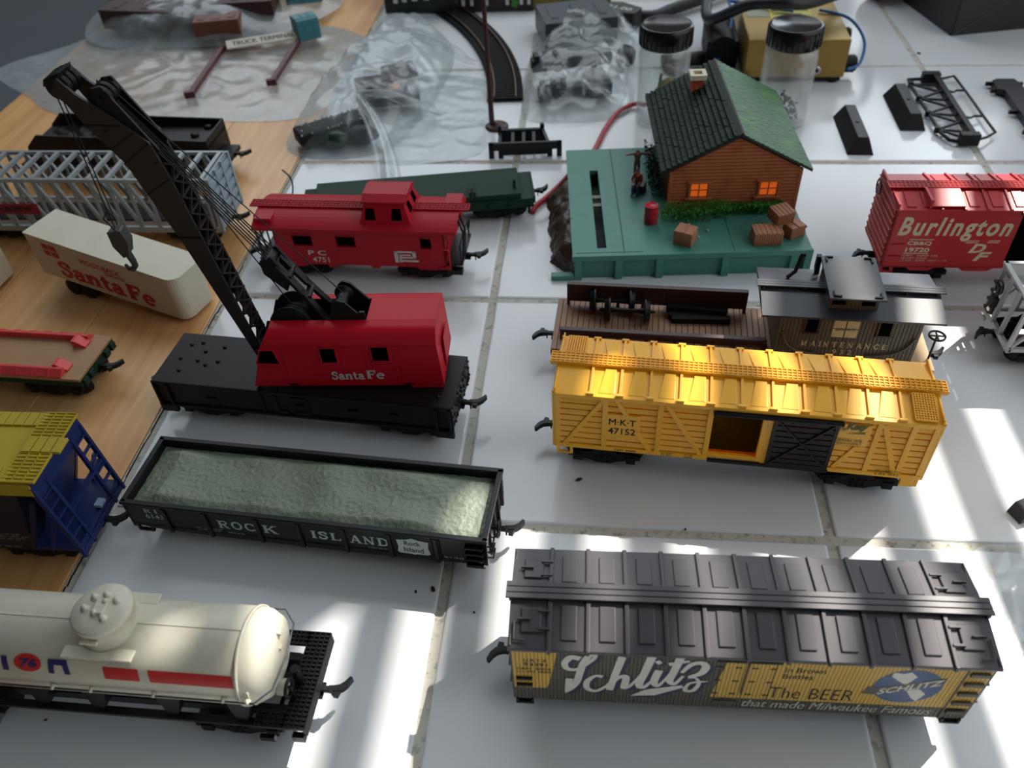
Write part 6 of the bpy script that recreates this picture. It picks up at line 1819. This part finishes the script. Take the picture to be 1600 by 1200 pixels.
# ================================================================== loose black chassis parts
cp = thing('chassis_part', 'black toy truck chassis part with notched front plate, beside the lamp post base', 'toy part', .62, 31.2, .075)
m_ = MB(); m_.box(-2.5, -2.15, -.12, .12, 0, 1.1); m_.box(-1.85, -1.5, -.12, .12, 0, .6); m_.box(1.5, 1.85, -.12, .12, 0, .6); m_.box(2.15, 2.5, -.12, .12, 0, 1.1); m_.box(-2.5, 2.5, -.12, .12, .55, 1.1); m_.box(-1.6, 1.6, -.12, .12, .2, .6)
m_.build('front_plate', M_BLK, cp, bevel=.03)
m_ = MB(); m_.box(-1.9, 1.3, 2.0, 2.3, .1, 1.0); m_.box(1.05, 1.35, 2.0, 2.3, .1, 1.35); m_.box(-1.9, -1.65, 2.0, 2.3, .1, 1.3); m_.build('rear_plate', M_BLK, cp, bevel=.03)
for x in (-1.75, -.85, -.1, .6): MB().bar((x, .1, .75), (x, 2.1, .75), .22, .3).build('cross_rib', M_BLK, cp)
MB().bar((1.6, .1, .8), (1.2, 2.1, .9), .2, .4).build('cross_rib', M_BLK, cp)
def wedge(label, x, y, rz):
    t = thing('chute_part', label, 'toy part', x, y, rz)
    L_ = 5.6
    m_ = MB()
    m_.hexa([(-.85, -L_ / 2, 0), (.85, -L_ / 2, 0), (.85, L_ / 2, 0), (-.85, L_ / 2, 0), (-.25, -L_ / 2 + .55, 1.0), (.45, -L_ / 2 + .55, 1.0), (.45, L_ / 2 - .2, 1.0), (-.25, L_ / 2 - .2, 1.0)])
    m_.build('hopper_chute', M_BLK, t, bevel=.03)
    MB().box(.0, .2, -.1, .1, 1.0, 1.05).build('peg', M_BLK, t)
wedge('black wedge-shaped hopper chute nearest the house roof', 23.0, 34.2, -.02)
wedge('black wedge-shaped hopper chute beside the lattice frame', 27.2, 37.6, -.02)
fr = thing('lattice_frame', 'black plastic lattice frame with bent wire side lying on the tiles', 'toy part', 30.3, 37.6, -.01)
MB().box(-.1, .28, -4.6, 4.9, .3, .85).build('spine', M_BLK, fr, bevel=.03)
for y in (-4.9, 4.7): MB().box(-.8, .45, y - .3, y + .3, .1, .9).build('end_block', M_BLK, fr, bevel=.05)
MB().tube([(-.7, 4.9, .3), (-1.7, 4.8, .3), (-1.75, 3.9, .3), (-1.6, -3.6, .3), (-1.3, -4.7, .3), (-.6, -5.0, .3)], .12, 6).build('side_rod', M_BLK, fr)
for k, y in enumerate((4.0, 1.6, -.8, -3.2)):
    for y2 in (y + 1.3, y - .1, y - 1.3):
        if -4.9 < y2 < 4.9: MB().bar((-1.68, y, .3), (-.05, y2 - .6, .5), .13, .13).build('lattice_bar', M_BLK, fr)
    MB().cyl((-1.7, y, .1), (-1.7, y, .5), .2, 8).build('boss', M_BLK, fr)
MB().tube([(.2, 4.7, .4), (.9, 4.9, .35), (1.75, 5.4, .3), (1.85, 2.6, .3), (1.9, -1.4, .3), (1.95, -3.6, .3), (1.1, -4.5, .4), (.3, -4.9, .4)], .09, 6).build('bent_wire', M_BLK, fr)
for y in (2.3, -1.8): MB().tube([(.1, y, .6), (.8, y, .45), (1.2, y + .4, .4), (1.85, y + .6, .3)], .08, 6).build('bent_wire', M_BLK, fr)
un = thing('underframe_part', 'dark purple-black flat underframe strip with side pegs, cut by the picture edge', 'toy part', 35.1, 36.6, -.03)
MB().prism([(-.9, 5.0), (-.5, 5.3), (.7, 5.3), (.9, 4.4), (.9, -6), (-.5, -6), (-.5, 3.4), (-.9, 3.6)], .1, .55, 'z').build('strip', mat('purple_black_plastic', (30, 28, 36), .5), un, bevel=.04)
for x, y in ((-.75, .4), (-.75, -2.6), (1.1, 3.0), (1.0, 5.0), (-1.0, 5.0), (-1.0, 3.8), (1.1, 0)): MB().box(x - .28, x + .28, y - .1, y + .1, .15, .4).build('peg', M_BLK, un)
sm = thing('bridge_part', 'small black cross-braced bridge piece behind the red box car', 'toy part', 34.9, 29.8, 0)
MB().prism([(-1.9, 0), (-1.2, 0), (-.9, 2.0), (-1.3, 2.2)], -.2, .2, 'y').build('end_plate', M_BLK, sm)
MB().bar((-1.2, 0, 1.6), (5, 0, 1.6), .15, .18).build('top_bar', M_BLK, sm)
for k in range(4):
    MB().bar((-1 + k * 1.4, 0, .1), (.4 + k * 1.4, 0, 1.6), .1, .12).build('brace', M_BLK, sm); MB().bar((-1 + k * 1.4, 0, 1.6), (.4 + k * 1.4, 0, .1), .1, .12).build('brace', M_BLK, sm)

# ================================================================== boxes at the back
M_CARD = mat('black_card', (22, 22, 26), .4, var=.15)
bx = thing('cardboard_box', 'black cardboard box with a creased corner at the top right of the picture', 'box', 34.3, 51.4, .215)
MB().box(0, 16, 0, 14, 0, 8).build('carton', M_CARD, bx, bevel=.08)
MB().add([(.1, -.03, .2), (5.2, -.03, 3.0), (4.0, -.03, 7.8), (.1, -.03, 7.8)], [(0, 1, 2, 3)]).build('flap', mat('black_card_flap', (32, 32, 36), .45), bx)
MB().tube([(.1, -.05, .1), (5.2, -.05, 3.0), (4.0, -.05, 8)], .035, 5).build('crease', mat('worn_card_edge', (92, 92, 96), .6), bx)
MB().add([(5.9, -.03, 1.2), (6.5, -.03, 1.25), (6.45, -.03, 1.9)], [(0, 1, 2)]).build('triangle_mark', mat('lime_print', (170, 176, 70), .5), bx)
for k in range(4): MB().box(6.8, 9.5, -.03, -.01, 1.0 + k * .35, 1.15 + k * .35).build('printed_line', mat('grey_print', (110, 112, 118), .6) if k == 0 else bpy.data.materials['grey_print'], bx)
lay(raw_text('W', .03), M_WHITE, bx, .2, 1.6, 3.0, 4.2, (-.02, 0, 0), (0, 1, 0), (0, 0, 1))
ba_ = MB().lathe([(.02, -1.6), (.8, -1.4), (1.4, -.8), (1.6, 0), (1.4, .8), (.8, 1.4), (.02, 1.6)], 26, (0, 0, 1.6)).build('ball', mat('dark_red_rubber', (140, 26, 40), .4)); ba_.location = (30.6 * S, 60.6 * S, 0); tag(ba_, 'dark red ball at the top edge beside the black box', 'ball')
wb = thing('product_box', 'dark box with white block letters standing at the back of the table', 'box', -11.4, 60.3, -.04)
MB().box(-3.2, 3.4, -1.8, 6, 0, 4.5).build('carton', mat('green_black_card', (22, 30, 30), .5), wb, bevel=.05)
for x_, w_, z_ in ((-2.3, .42, .95), (-1.45, .42, 1.05), (-.5, .5, 1.15), (.6, .5, 1.2)): MB().box(x_, x_ + w_, -1.83, -1.8, z_, 2.4).build('white_mark', M_WHITE, wb)
gm = thing('game_box', 'yellow-brown box edge printed with green shapes at the back of the table', 'box', -1.6, 62.0, .02)
MB().box(-5.5, 8, -3, 6, 0, 1.2).build('carton', mat('olive_yellow_card', (122, 104, 38), .5), gm, bevel=.04)
MB().box(-6.2, .8, -3.3, -2.6, .0, 1.5).build('dark_edge', mat('maroon_black_card', (40, 26, 26), .5), gm)
for x in (-5.8, -5.0, -3.6, -1.7, -.4, .3): MB().box(x, x + .28, -3.34, -3.3, .6, 1.1).build('white_mark', M_WHITE, gm)
M_GRNP = mat('green_print', (60, 124, 34), .5)
MB().add([(-1.2, -3.36, .5), (-.7, -3.36, .3), (-.5, -3.36, .9), (-1.0, -3.36, 1.3)], [(0, 1, 2, 3)]).build('green_mark', M_GRNP, gm)
MB().box(3.5, 7.5, -3.03, -3.0, .2, 1.1).build('green_mark', M_GRNP, gm)
MB().box(1.5, 4, -2.8, 0, 1.2, 1.22).build('picture_panel', mat('pale_panel', (150, 140, 100), .5), gm)

# ================================================================== small debris
rng = random.Random(21)
M_CRUMB = mat('dark_crumb', (30, 24, 22), .7)
CR = [(5.1, 2.61, .11, 'largest dark crumb on the tile in front of the yellow stock car'), (-.43, -3.19, .1, 'long dark crumb by the grout line below the gondola'), (-1.09, -3.34, .06, 'tiny speck beside the long dark crumb'), (9.5, .2, .05, 'tiny speck between the yellow stock car and the black-roofed car'), (-13.35, -9.24, .05, 'tiny speck on the tile below the ivory tank car'), (30.9, 47.9, .12, 'dark speck near the black cardboard box corner'), (1.3, -4.1, .04, 'tiny speck on the sunlit tile left of the black roof')]
for x, y, r_, lb_ in CR:
    q = MB().lathe([(.01, -.5), (.7, -.35), (1, 0), (.6, .4), (.01, .55)], 7)
    q.xf(lambda v: Vector((v.x * r_ * 1.5 * (1 + .3 * noise.noise(v * 2)), v.y * r_ * .8, max(0, v.z * r_ + r_ * .45))))
    o = q.build('crumb', M_CRUMB); o.location = (x * S, y * S, 0); o.rotation_euler = (0, 0, rng.uniform(0, 3))
    tag(o, lb_ or 'tiny dark speck of debris on the white tiles', 'crumb')

# ================================================================== clear plastic bags and what they hold
def film_mat(name, dif, tint=(.985, .99, .99, 1), col=(196, 206, 208)):
    m = bpy.data.materials.new(name); m.use_nodes = True
    nt = m.node_tree; b = nt.nodes['Principled BSDF']
    b.inputs['Base Color'].default_value = lin(col); b.inputs['Roughness'].default_value = .22
    tc = nt.nodes.new('ShaderNodeTexCoord')
    n = nt.nodes.new('ShaderNodeTexNoise'); n.inputs['Scale'].default_value = 45; n.inputs['Detail'].default_value = 5; n.inputs['Distortion'].default_value = 1.2
    nt.links.new(tc.outputs['Object'], n.inputs['Vector'])
    rp = nt.nodes.new('ShaderNodeMapRange'); rp.inputs[1].default_value = .35; rp.inputs[2].default_value = .75; rp.inputs[3].default_value = dif * .5; rp.inputs[4].default_value = dif * 1.9
    nt.links.new(n.outputs['Fac'], rp.inputs[0])
    lw = nt.nodes.new('ShaderNodeLayerWeight'); lw.inputs[0].default_value = .35
    pw = nt.nodes.new('ShaderNodeMath'); pw.operation = 'MULTIPLY_ADD'; pw.inputs[1].default_value = .26
    nt.links.new(lw.outputs['Facing'], pw.inputs[0]); nt.links.new(rp.outputs[0], pw.inputs[2])
    bp = nt.nodes.new('ShaderNodeBump'); bp.inputs['Strength'].default_value = .2; bp.inputs['Distance'].default_value = .0015
    nt.links.new(n.outputs['Fac'], bp.inputs['Height']); nt.links.new(bp.outputs['Normal'], b.inputs['Normal'])
    tr_ = nt.nodes.new('ShaderNodeBsdfTransparent'); tr_.inputs[0].default_value = tint
    gl = nt.nodes.new('ShaderNodeBsdfGlossy'); gl.inputs['Roughness'].default_value = .2; nt.links.new(bp.outputs['Normal'], gl.inputs['Normal'])
    m1 = nt.nodes.new('ShaderNodeMixShader'); nt.links.new(pw.outputs[0], m1.inputs[0]); nt.links.new(tr_.outputs[0], m1.inputs[1]); nt.links.new(b.outputs[0], m1.inputs[2])
    m2_ = nt.nodes.new('ShaderNodeMixShader'); m2_.inputs[0].default_value = .07; nt.links.new(m1.outputs[0], m2_.inputs[1]); nt.links.new(gl.outputs[0], m2_.inputs[2])
    nt.links.new(m2_.outputs[0], nt.nodes['Material Output'].inputs['Surface'])
    return m
M_FILM = film_mat('clear_polythene', .09); M_FILM2 = film_mat('milky_polythene', .2)
def bag(label, outline, h, z0, seed, wr=.35, p=2.2, m=None, name='plastic_bag', nr=26, na=96, base=True, sag=None):
    pts = [Vector(q) for q in outline]
    c = sum(pts, Vector((0, 0))) / len(pts)
    n_ = len(pts)
    def edge(t):
        t = t % 1 * n_; i = int(t); f = t - i
        P = [pts[(i + k - 1) % n_] for k in range(4)]
        return .5 * (2 * P[1] + (P[2] - P[0]) * f + (2 * P[0] - 5 * P[1] + 4 * P[2] - P[3]) * f * f + (3 * P[1] - P[0] - 3 * P[2] + P[3]) * f ** 3)
    def hz(q, r):
        v = Vector((q.x * .28, q.y * .28, seed))
        rid = 1 - abs(noise.noise(v * 1.6)) * 2.2
        rid2 = 1 - abs(noise.noise(v * 2.6 + Vector((5, 1, 2)))) * 2.2
        b_ = max(0, 1 - r ** p)
        return b_ * h * (1 + .35 * noise.noise(v * .8)) + wr * (.7 * rid + .3 * rid2) * min(1, (1 - r) * 5 + .08)
    mb = MB()
    vs, fs = [], []
    for j in range(nr + 1):
        r = j / nr
        for k in range(na):
            q = c + (edge(k / na) - c) * r
            vs.append((q.x - c.x, q.y - c.y, z0 + max(.02, hz(q, r))))
    for j in range(nr):
        for k in range(na):
            k2 = (k + 1) % na
            fs.append((j * na + k, j * na + k2, (j + 1) * na + k2, (j + 1) * na + k))
    mb.add(vs, fs, True)
    if base:
        bv = []
        for k in range(na):
            q = edge(k / na); bv.append((q.x - c.x, q.y - c.y, z0 + .015))
        mb.add(bv, [tuple(reversed(range(na)))])
    o = mb.build(name, m or M_FILM, None, fix=False)
    o.location = (c.x * S, c.y * S, 0)
    return tag(o, label, 'plastic bag')
bag('large clear plastic bag spread flat under the sign, over boards and tiles', [(-47, 46.5), (-43, 52), (-40, 56), (-30, 57), (-20, 56), (-15, 52), (-14.5, 45), (-16.5, 37.5), (-24, 36.6), (-32, 36.2), (-38, 38.5), (-41, 41)], .35, 0, 3.1, .22, m=M_FILM2)
bag('upper clear bag holding brown house walls, at the top of the picture', [(-41.3, 52.3), (-38.5, 50.2), (-35.5, 49.5), (-30.3, 49.8), (-25.8, 50.5), (-23, 52.7), (-20.2, 56.5), (-19.3, 61), (-24, 66), (-36, 66), (-42.5, 61), (-43, 56.5)], 2.5, .5, 7.7, .22, m=M_FILM2)
bag('puffed clear bag holding black dotted parts and brown pieces', [(-17, 33.5), (-15.5, 31.2), (-12, 30.8), (-9.0, 32.5), (-7.4, 38), (-6.6, 44.5), (-7.0, 50), (-9.5, 55), (-12.5, 56.5), (-15, 52), (-15.8, 45), (-16.8, 38)], 2.9, 0, 12.3, .8, m=M_FILM)
bag('thin flat clear bag lying on the tiles left of the lamp post', [(-9.4, 44), (-3.6, 43.8), (-2.6, 38), (-2.4, 32), (-5.5, 30.4), (-9.2, 30.6), (-9.6, 37)], .08, 0, 17.9, .14, m=M_FILM2)
bag('crumpled clear bag of black toy frames in front of the left jar', [(-.3, 47), (-.4, 42), (.2, 36.8), (3, 36.2), (6.5, 36.6), (8.0, 38.5), (8.6, 45), (9, 54), (6, 60), (2, 58.5), (.4, 54)], 2.2, 0, 23.4, .7, m=M_FILM)
bag('clear plastic bag lying at the bottom right picture edge', [(20.6, -.3), (20.2, -2.4), (20.3, -4.6), (21.2, -6.6), (24, -8), (29, -7), (30, -2), (26, .2), (22.5, .2)], .5, 0, 31.2, .35, m=M_FILM)
def flap(parent_label, pts, w, m=M_FILM2):
    p = smooth2d([tuple(q) for q in pts], 8)
    mb = MB()
    n_ = len(p)
    def fn(u, v):
        i = min(int(u * (n_ - 1)), n_ - 1); q = Vector(p[i]); d = (Vector(p[min(i + 1, n_ - 1)]) - Vector(p[max(i - 1, 0)])).normalized()
        s_ = d.cross(Vector((0, 0, 1))).normalized(); t = v - .5
        ww = w[0] + (w[1] - w[0]) * u
        return q + s_ * ww * t * 2 + Vector((0, 0, .35 * math.cos(t * 9) * ww))
    mb.grid(fn, n_ - 1, 14)
    return tag(mb.build('bag_flap', m, None, fix=False), parent_label, 'plastic flap')
flap('folded clear flap running down from the puffed bag towards the caboose', [(-11.9, 35.6, 2.6), (-10.2, 33.0, 1.9), (-8.9, 30, 1.0), (-8.2, 27.4, .45), (-8.0, 26.4, .3)], (.5, 1.0), M_FILM2)
flap('short twisted clear flap across the middle of the puffed bag', [(-11.9, 35.6, 2.7), (-10, 36.2, 2.4), (-8.0, 36.4, 1.6), (-6.4, 37.2, .7)], (.4, 1.0), M_FILM2)
flap('rolled corner of clear film pointing at the curved track', [(-9.5, 47.5, 2.2), (-7, 47, 1.5), (-5.6, 46.3, .8), (-4.6, 46.2, .5)], (.9, .5), M_FILM2)
# contents
M_BRN = mat('red_brown_plastic', (112, 62, 48), .5, var=.12); M_BRN2 = mat('dark_brown_plastic_wall', (66, 38, 34), .55, var=.15); M_TURQ = mat('turquoise_plastic', (66, 128, 140), .4)
def block(label, x, y, z, rz, sx, sy, sz, m, name='model_wall', cat='toy part', tilt=0):
    t = thing(name, label, cat, x, y, rz, z); t.rotation_euler = (tilt, 0, rz)
    MB().box(-sx / 2, sx / 2, -sy / 2, sy / 2, 0, sz).build('panel', m, t, bevel=.05)
    for k in range(3):
        xx = -sx / 2 + sx * (k + .5) / 3
        MB().box(xx - .3, xx + .3, -sy / 2 - .05, -sy / 2, sz * .3, sz * .75).build('window_relief', m, t)
        MB().box(xx - .3, xx + .3, -sy * .3, sy * .3, sz, sz + .05).build('rib', m, t)
    return t
block('long dark brown model building wall inside the upper bag', -35.4, 54.3, .9, -.13, 8.6, 3.0, 1.7, M_BRN2)
block('red-brown model building block inside the upper bag', -28.2, 51.9, .8, .2, 4.0, 2.2, 1.6, M_BRN)
block('dark grey model roof sheet on top inside the upper bag', -35, 59.5, 2.4, 0, 11, 6, .4, mat('dark_grey_sheet', (62, 62, 66), .5))
block('orange-brown model window frame in the upper bag', -24.2, 57.0, 2.2, .5, 2.4, 1.6, .3, mat('orange_brown_frame', (172, 92, 52), .5), 'model_piece')
block('turquoise model piece beside the upper bag', -20.2, 51.6, .6, .6, 2.0, 1.8, 1.8, M_TURQ, 'model_piece')
block('second turquoise model piece at the top of the upper bag', -22.2, 58.5, 1.4, .3, 3.4, 2.0, 1.0, M_TURQ, 'model_piece')
block('dark brown model wall stacked behind the red-brown block', -27.5, 55.5, .8, .1, 7, 3.0, 2.0, M_BRN2, 'model_wall')
dt = thing('dotted_strip', 'black rubber strip studded with silver dots inside the puffed bag', 'toy part', -13.6, 33.9, .62)
MB().box(-2.6, 2.6, -.9, .9, .3, 1.3).build('strip', M_BLK2, dt, bevel=.15)
rng = random.Random(9)
for k in range(34):
    x, y = rng.uniform(-2.5, 2.5), rng.choice((-.92, rng.uniform(-.8, .8), .85))
    MB().lathe([(.09, 0), (.07, .06), (.01, .09)], 8, (x, y, 1.29)).build('stud', mat('silver_stud', (190, 190, 186), .25, .9) if k == 0 else bpy.data.materials['silver_stud'], dt)
def lump(name, label, x, y, z, sx, sy, sz, m, seed):
    q = MB().lathe([(.02, -1), (.55, -.85), (.9, -.45), (1, 0), (.9, .45), (.55, .85), (.02, 1)], 18)
    q.xf(lambda v: Vector((v.x * sx * (1 + .25 * noise.noise(v * 1.3 + Vector((seed, 0, 0)))), v.y * sy * (1 + .25 * noise.noise(v * 1.5 + Vector((0, seed, 0)))), v.z * sz)))
    o = q.build(name, m); o.location = (x * S, y * S, (z + sz) * S); return tag(o, label, 'toy part')
lump('tree_base', 'dark green lump inside the lower end of the puffed bag', -12.9, 32.4, .1, .9, .7, .6, mat('bottle_green_plastic', (24, 56, 42), .4), 1)
lump('grey_part', 'dark grey part beside the green lump in the puffed bag', -11.2, 33.2, .1, 1.2, .8, .6, mat('dark_grey_part', (48, 48, 50), .5), 2)
block('dark brown curved piece inside the puffed bag, upper one', -10.4, 43.4, .5, .5, 2.6, 1.6, .8, M_BRN2, 'model_piece')
block('dark brown curved piece inside the puffed bag, lower one', -12.0, 41.2, .5, .3, 3.0, 1.7, .7, M_BRN2, 'model_piece')
block('navy strip inside the puffed bag', -10.2, 38.8, .4, .25, 4.4, 1.2, .7, mat('navy_plastic_strip', (46, 48, 62), .5), 'model_piece')
lump('orange_part', 'small orange part inside the puffed bag', -10.0, 39.6, 1.1, .5, .45, .2, mat('orange_ochre_plastic', (190, 130, 62), .5), 3)
def tframe(label, x, y, z, rz, L_):
    t = thing('truck_frame', label, 'toy part', x, y, rz, z)
    m_ = MB(); m_.box(-L_ / 2, L_ / 2, -.5, .5, 0, .9); m_.build('beam', M_BLK, t, bevel=.05)
    for k in range(3): MB().box(-L_ / 2 + .2 + k * .8, -L_ / 2 + .55 + k * .8, -.5, .5, .9, 1.25).build('lug', M_BLK, t)
    MB().cyl((-L_ * .2, -.9, .4), (-L_ * .2, .9, .4), .4, 14).build('axle_boss', M_BLK, t); MB().cyl((L_ * .25, -.9, .4), (L_ * .25, .9, .4), .4, 14).build('axle_boss', M_BLK, t)
tframe('black notched toy frame in the crumpled bag, middle one', 3.3, 44.4, .8, .28, 6.4)
tframe('black toy frame in the crumpled bag, front one', 3.7, 40.3, .2, .2, 5.6)
block('dark blue-grey block in the crumpled bag, rear one', 3.4, 52.5, .2, .25, 6.2, 4.8, 2.0, mat('blue_black_plastic', (42, 52, 60), .4), 'model_block')
lump('black_part', 'small black part at the jar side of the crumpled bag', 7.6, 46, .2, .8, 1.6, .7, M_BLK, 5)
# sign lying on the big bag
sg_ = thing('terminal_sign', 'dark maroon sign frame with white TRUCK TERMINAL board lying on the bag', 'toy sign', -23.6, 44.5, .34, .45)
def PXs(px, py, z=.8): return None
M_SGN = mat('maroon_sign_plastic', (86, 34, 36), .45)
A_, B_, C_, D_ = (-26.6, 40.0), (-27.1, 49.0), (-20.6, 42.2), (-20.7, 51.6)
inv = Matrix.Rotation(-.34, 2)
loc2 = lambda p: inv @ Vector((p[0] + 23.6, p[1] - 44.5))
for p, q in ((A_, B_), (C_, D_)):
    a, b = loc2(p), loc2(q)
    MB().bar((a.x, a.y, .2), (b.x, b.y, .3), .42, .4).build('post', M_SGN, sg_, bevel=.04)
    MB().box(a.x - .45, a.x + .35, a.y - .3, a.y + .1, .0, .5).build('foot', M_SGN, sg_, bevel=.03)
a, b = loc2(B_), loc2(D_)
d = (b - a).normalized(); nrm = Vector((d.y, -d.x))
MB().bar((a.x, a.y, .35), (b.x, b.y, .35), .5, .35).build('cross_beam', M_SGN, sg_)
p0 = a + d * .4 + nrm * .45; p1 = b - d * .2 + nrm * .45
bd_ = MB().hexa([(p0.x + nrm.x * .5, p0.y + nrm.y * .5, .42), (p1.x + nrm.x * .5, p1.y + nrm.y * .5, .42), (p1.x - nrm.x * .45, p1.y - nrm.y * .45, .75), (p0.x - nrm.x * .45, p0.y - nrm.y * .45, .75)] + [(p0.x + nrm.x * .5, p0.y + nrm.y * .5, .52), (p1.x + nrm.x * .5, p1.y + nrm.y * .5, .52), (p1.x - nrm.x * .45, p1.y - nrm.y * .45, .85), (p0.x - nrm.x * .45, p0.y - nrm.y * .45, .85)]).build('sign_board', mat('cream_sign', (206, 198, 178), .5), sg_)
L_ = (p1 - p0).length
lay(raw_text('TRUCK TERMINAL', .02), M_BLACKP, bd_, .5, L_ - .4, .22, .72, (p0.x + nrm.x * .5, p0.y + nrm.y * .5, .535), (d.x, d.y, 0), (-nrm.x, -nrm.y, .347))
tw_ = cord('thin bent black wire sticking up behind the red caboose', [(-14.2, 24.5, .1), (-14.0, 25.2, .8), (-14.1, 25.6, 1.5), (-14.6, 25.8, 2.0)], .05, M_BLK, 'wire', 'wire')
sp = thing('small_toy', 'dark toy piece with a yellow tip at the right picture edge above the clear bag', 'toy part', 23.2, 1.7, .4)
MB().prism([(-.6, 0), (.5, 0), (.75, .35), (.2, .65), (-.4, .55)], -.35, .35, 'y').build('body', mat('slate_plastic', (64, 66, 72), .5), sp, bevel=.08)
MB().box(.3, .9, -.42, -.2, .4, .8).build('tip', mat('amber_plastic', (208, 150, 50), .5), sp)
gb = lump('rounded_part', 'grey rounded part inside the clear bag at the picture edge', 22.9, -3.6, .05, .9, 1.5, .7, mat('taupe_plastic', (120, 108, 100), .5), 8)
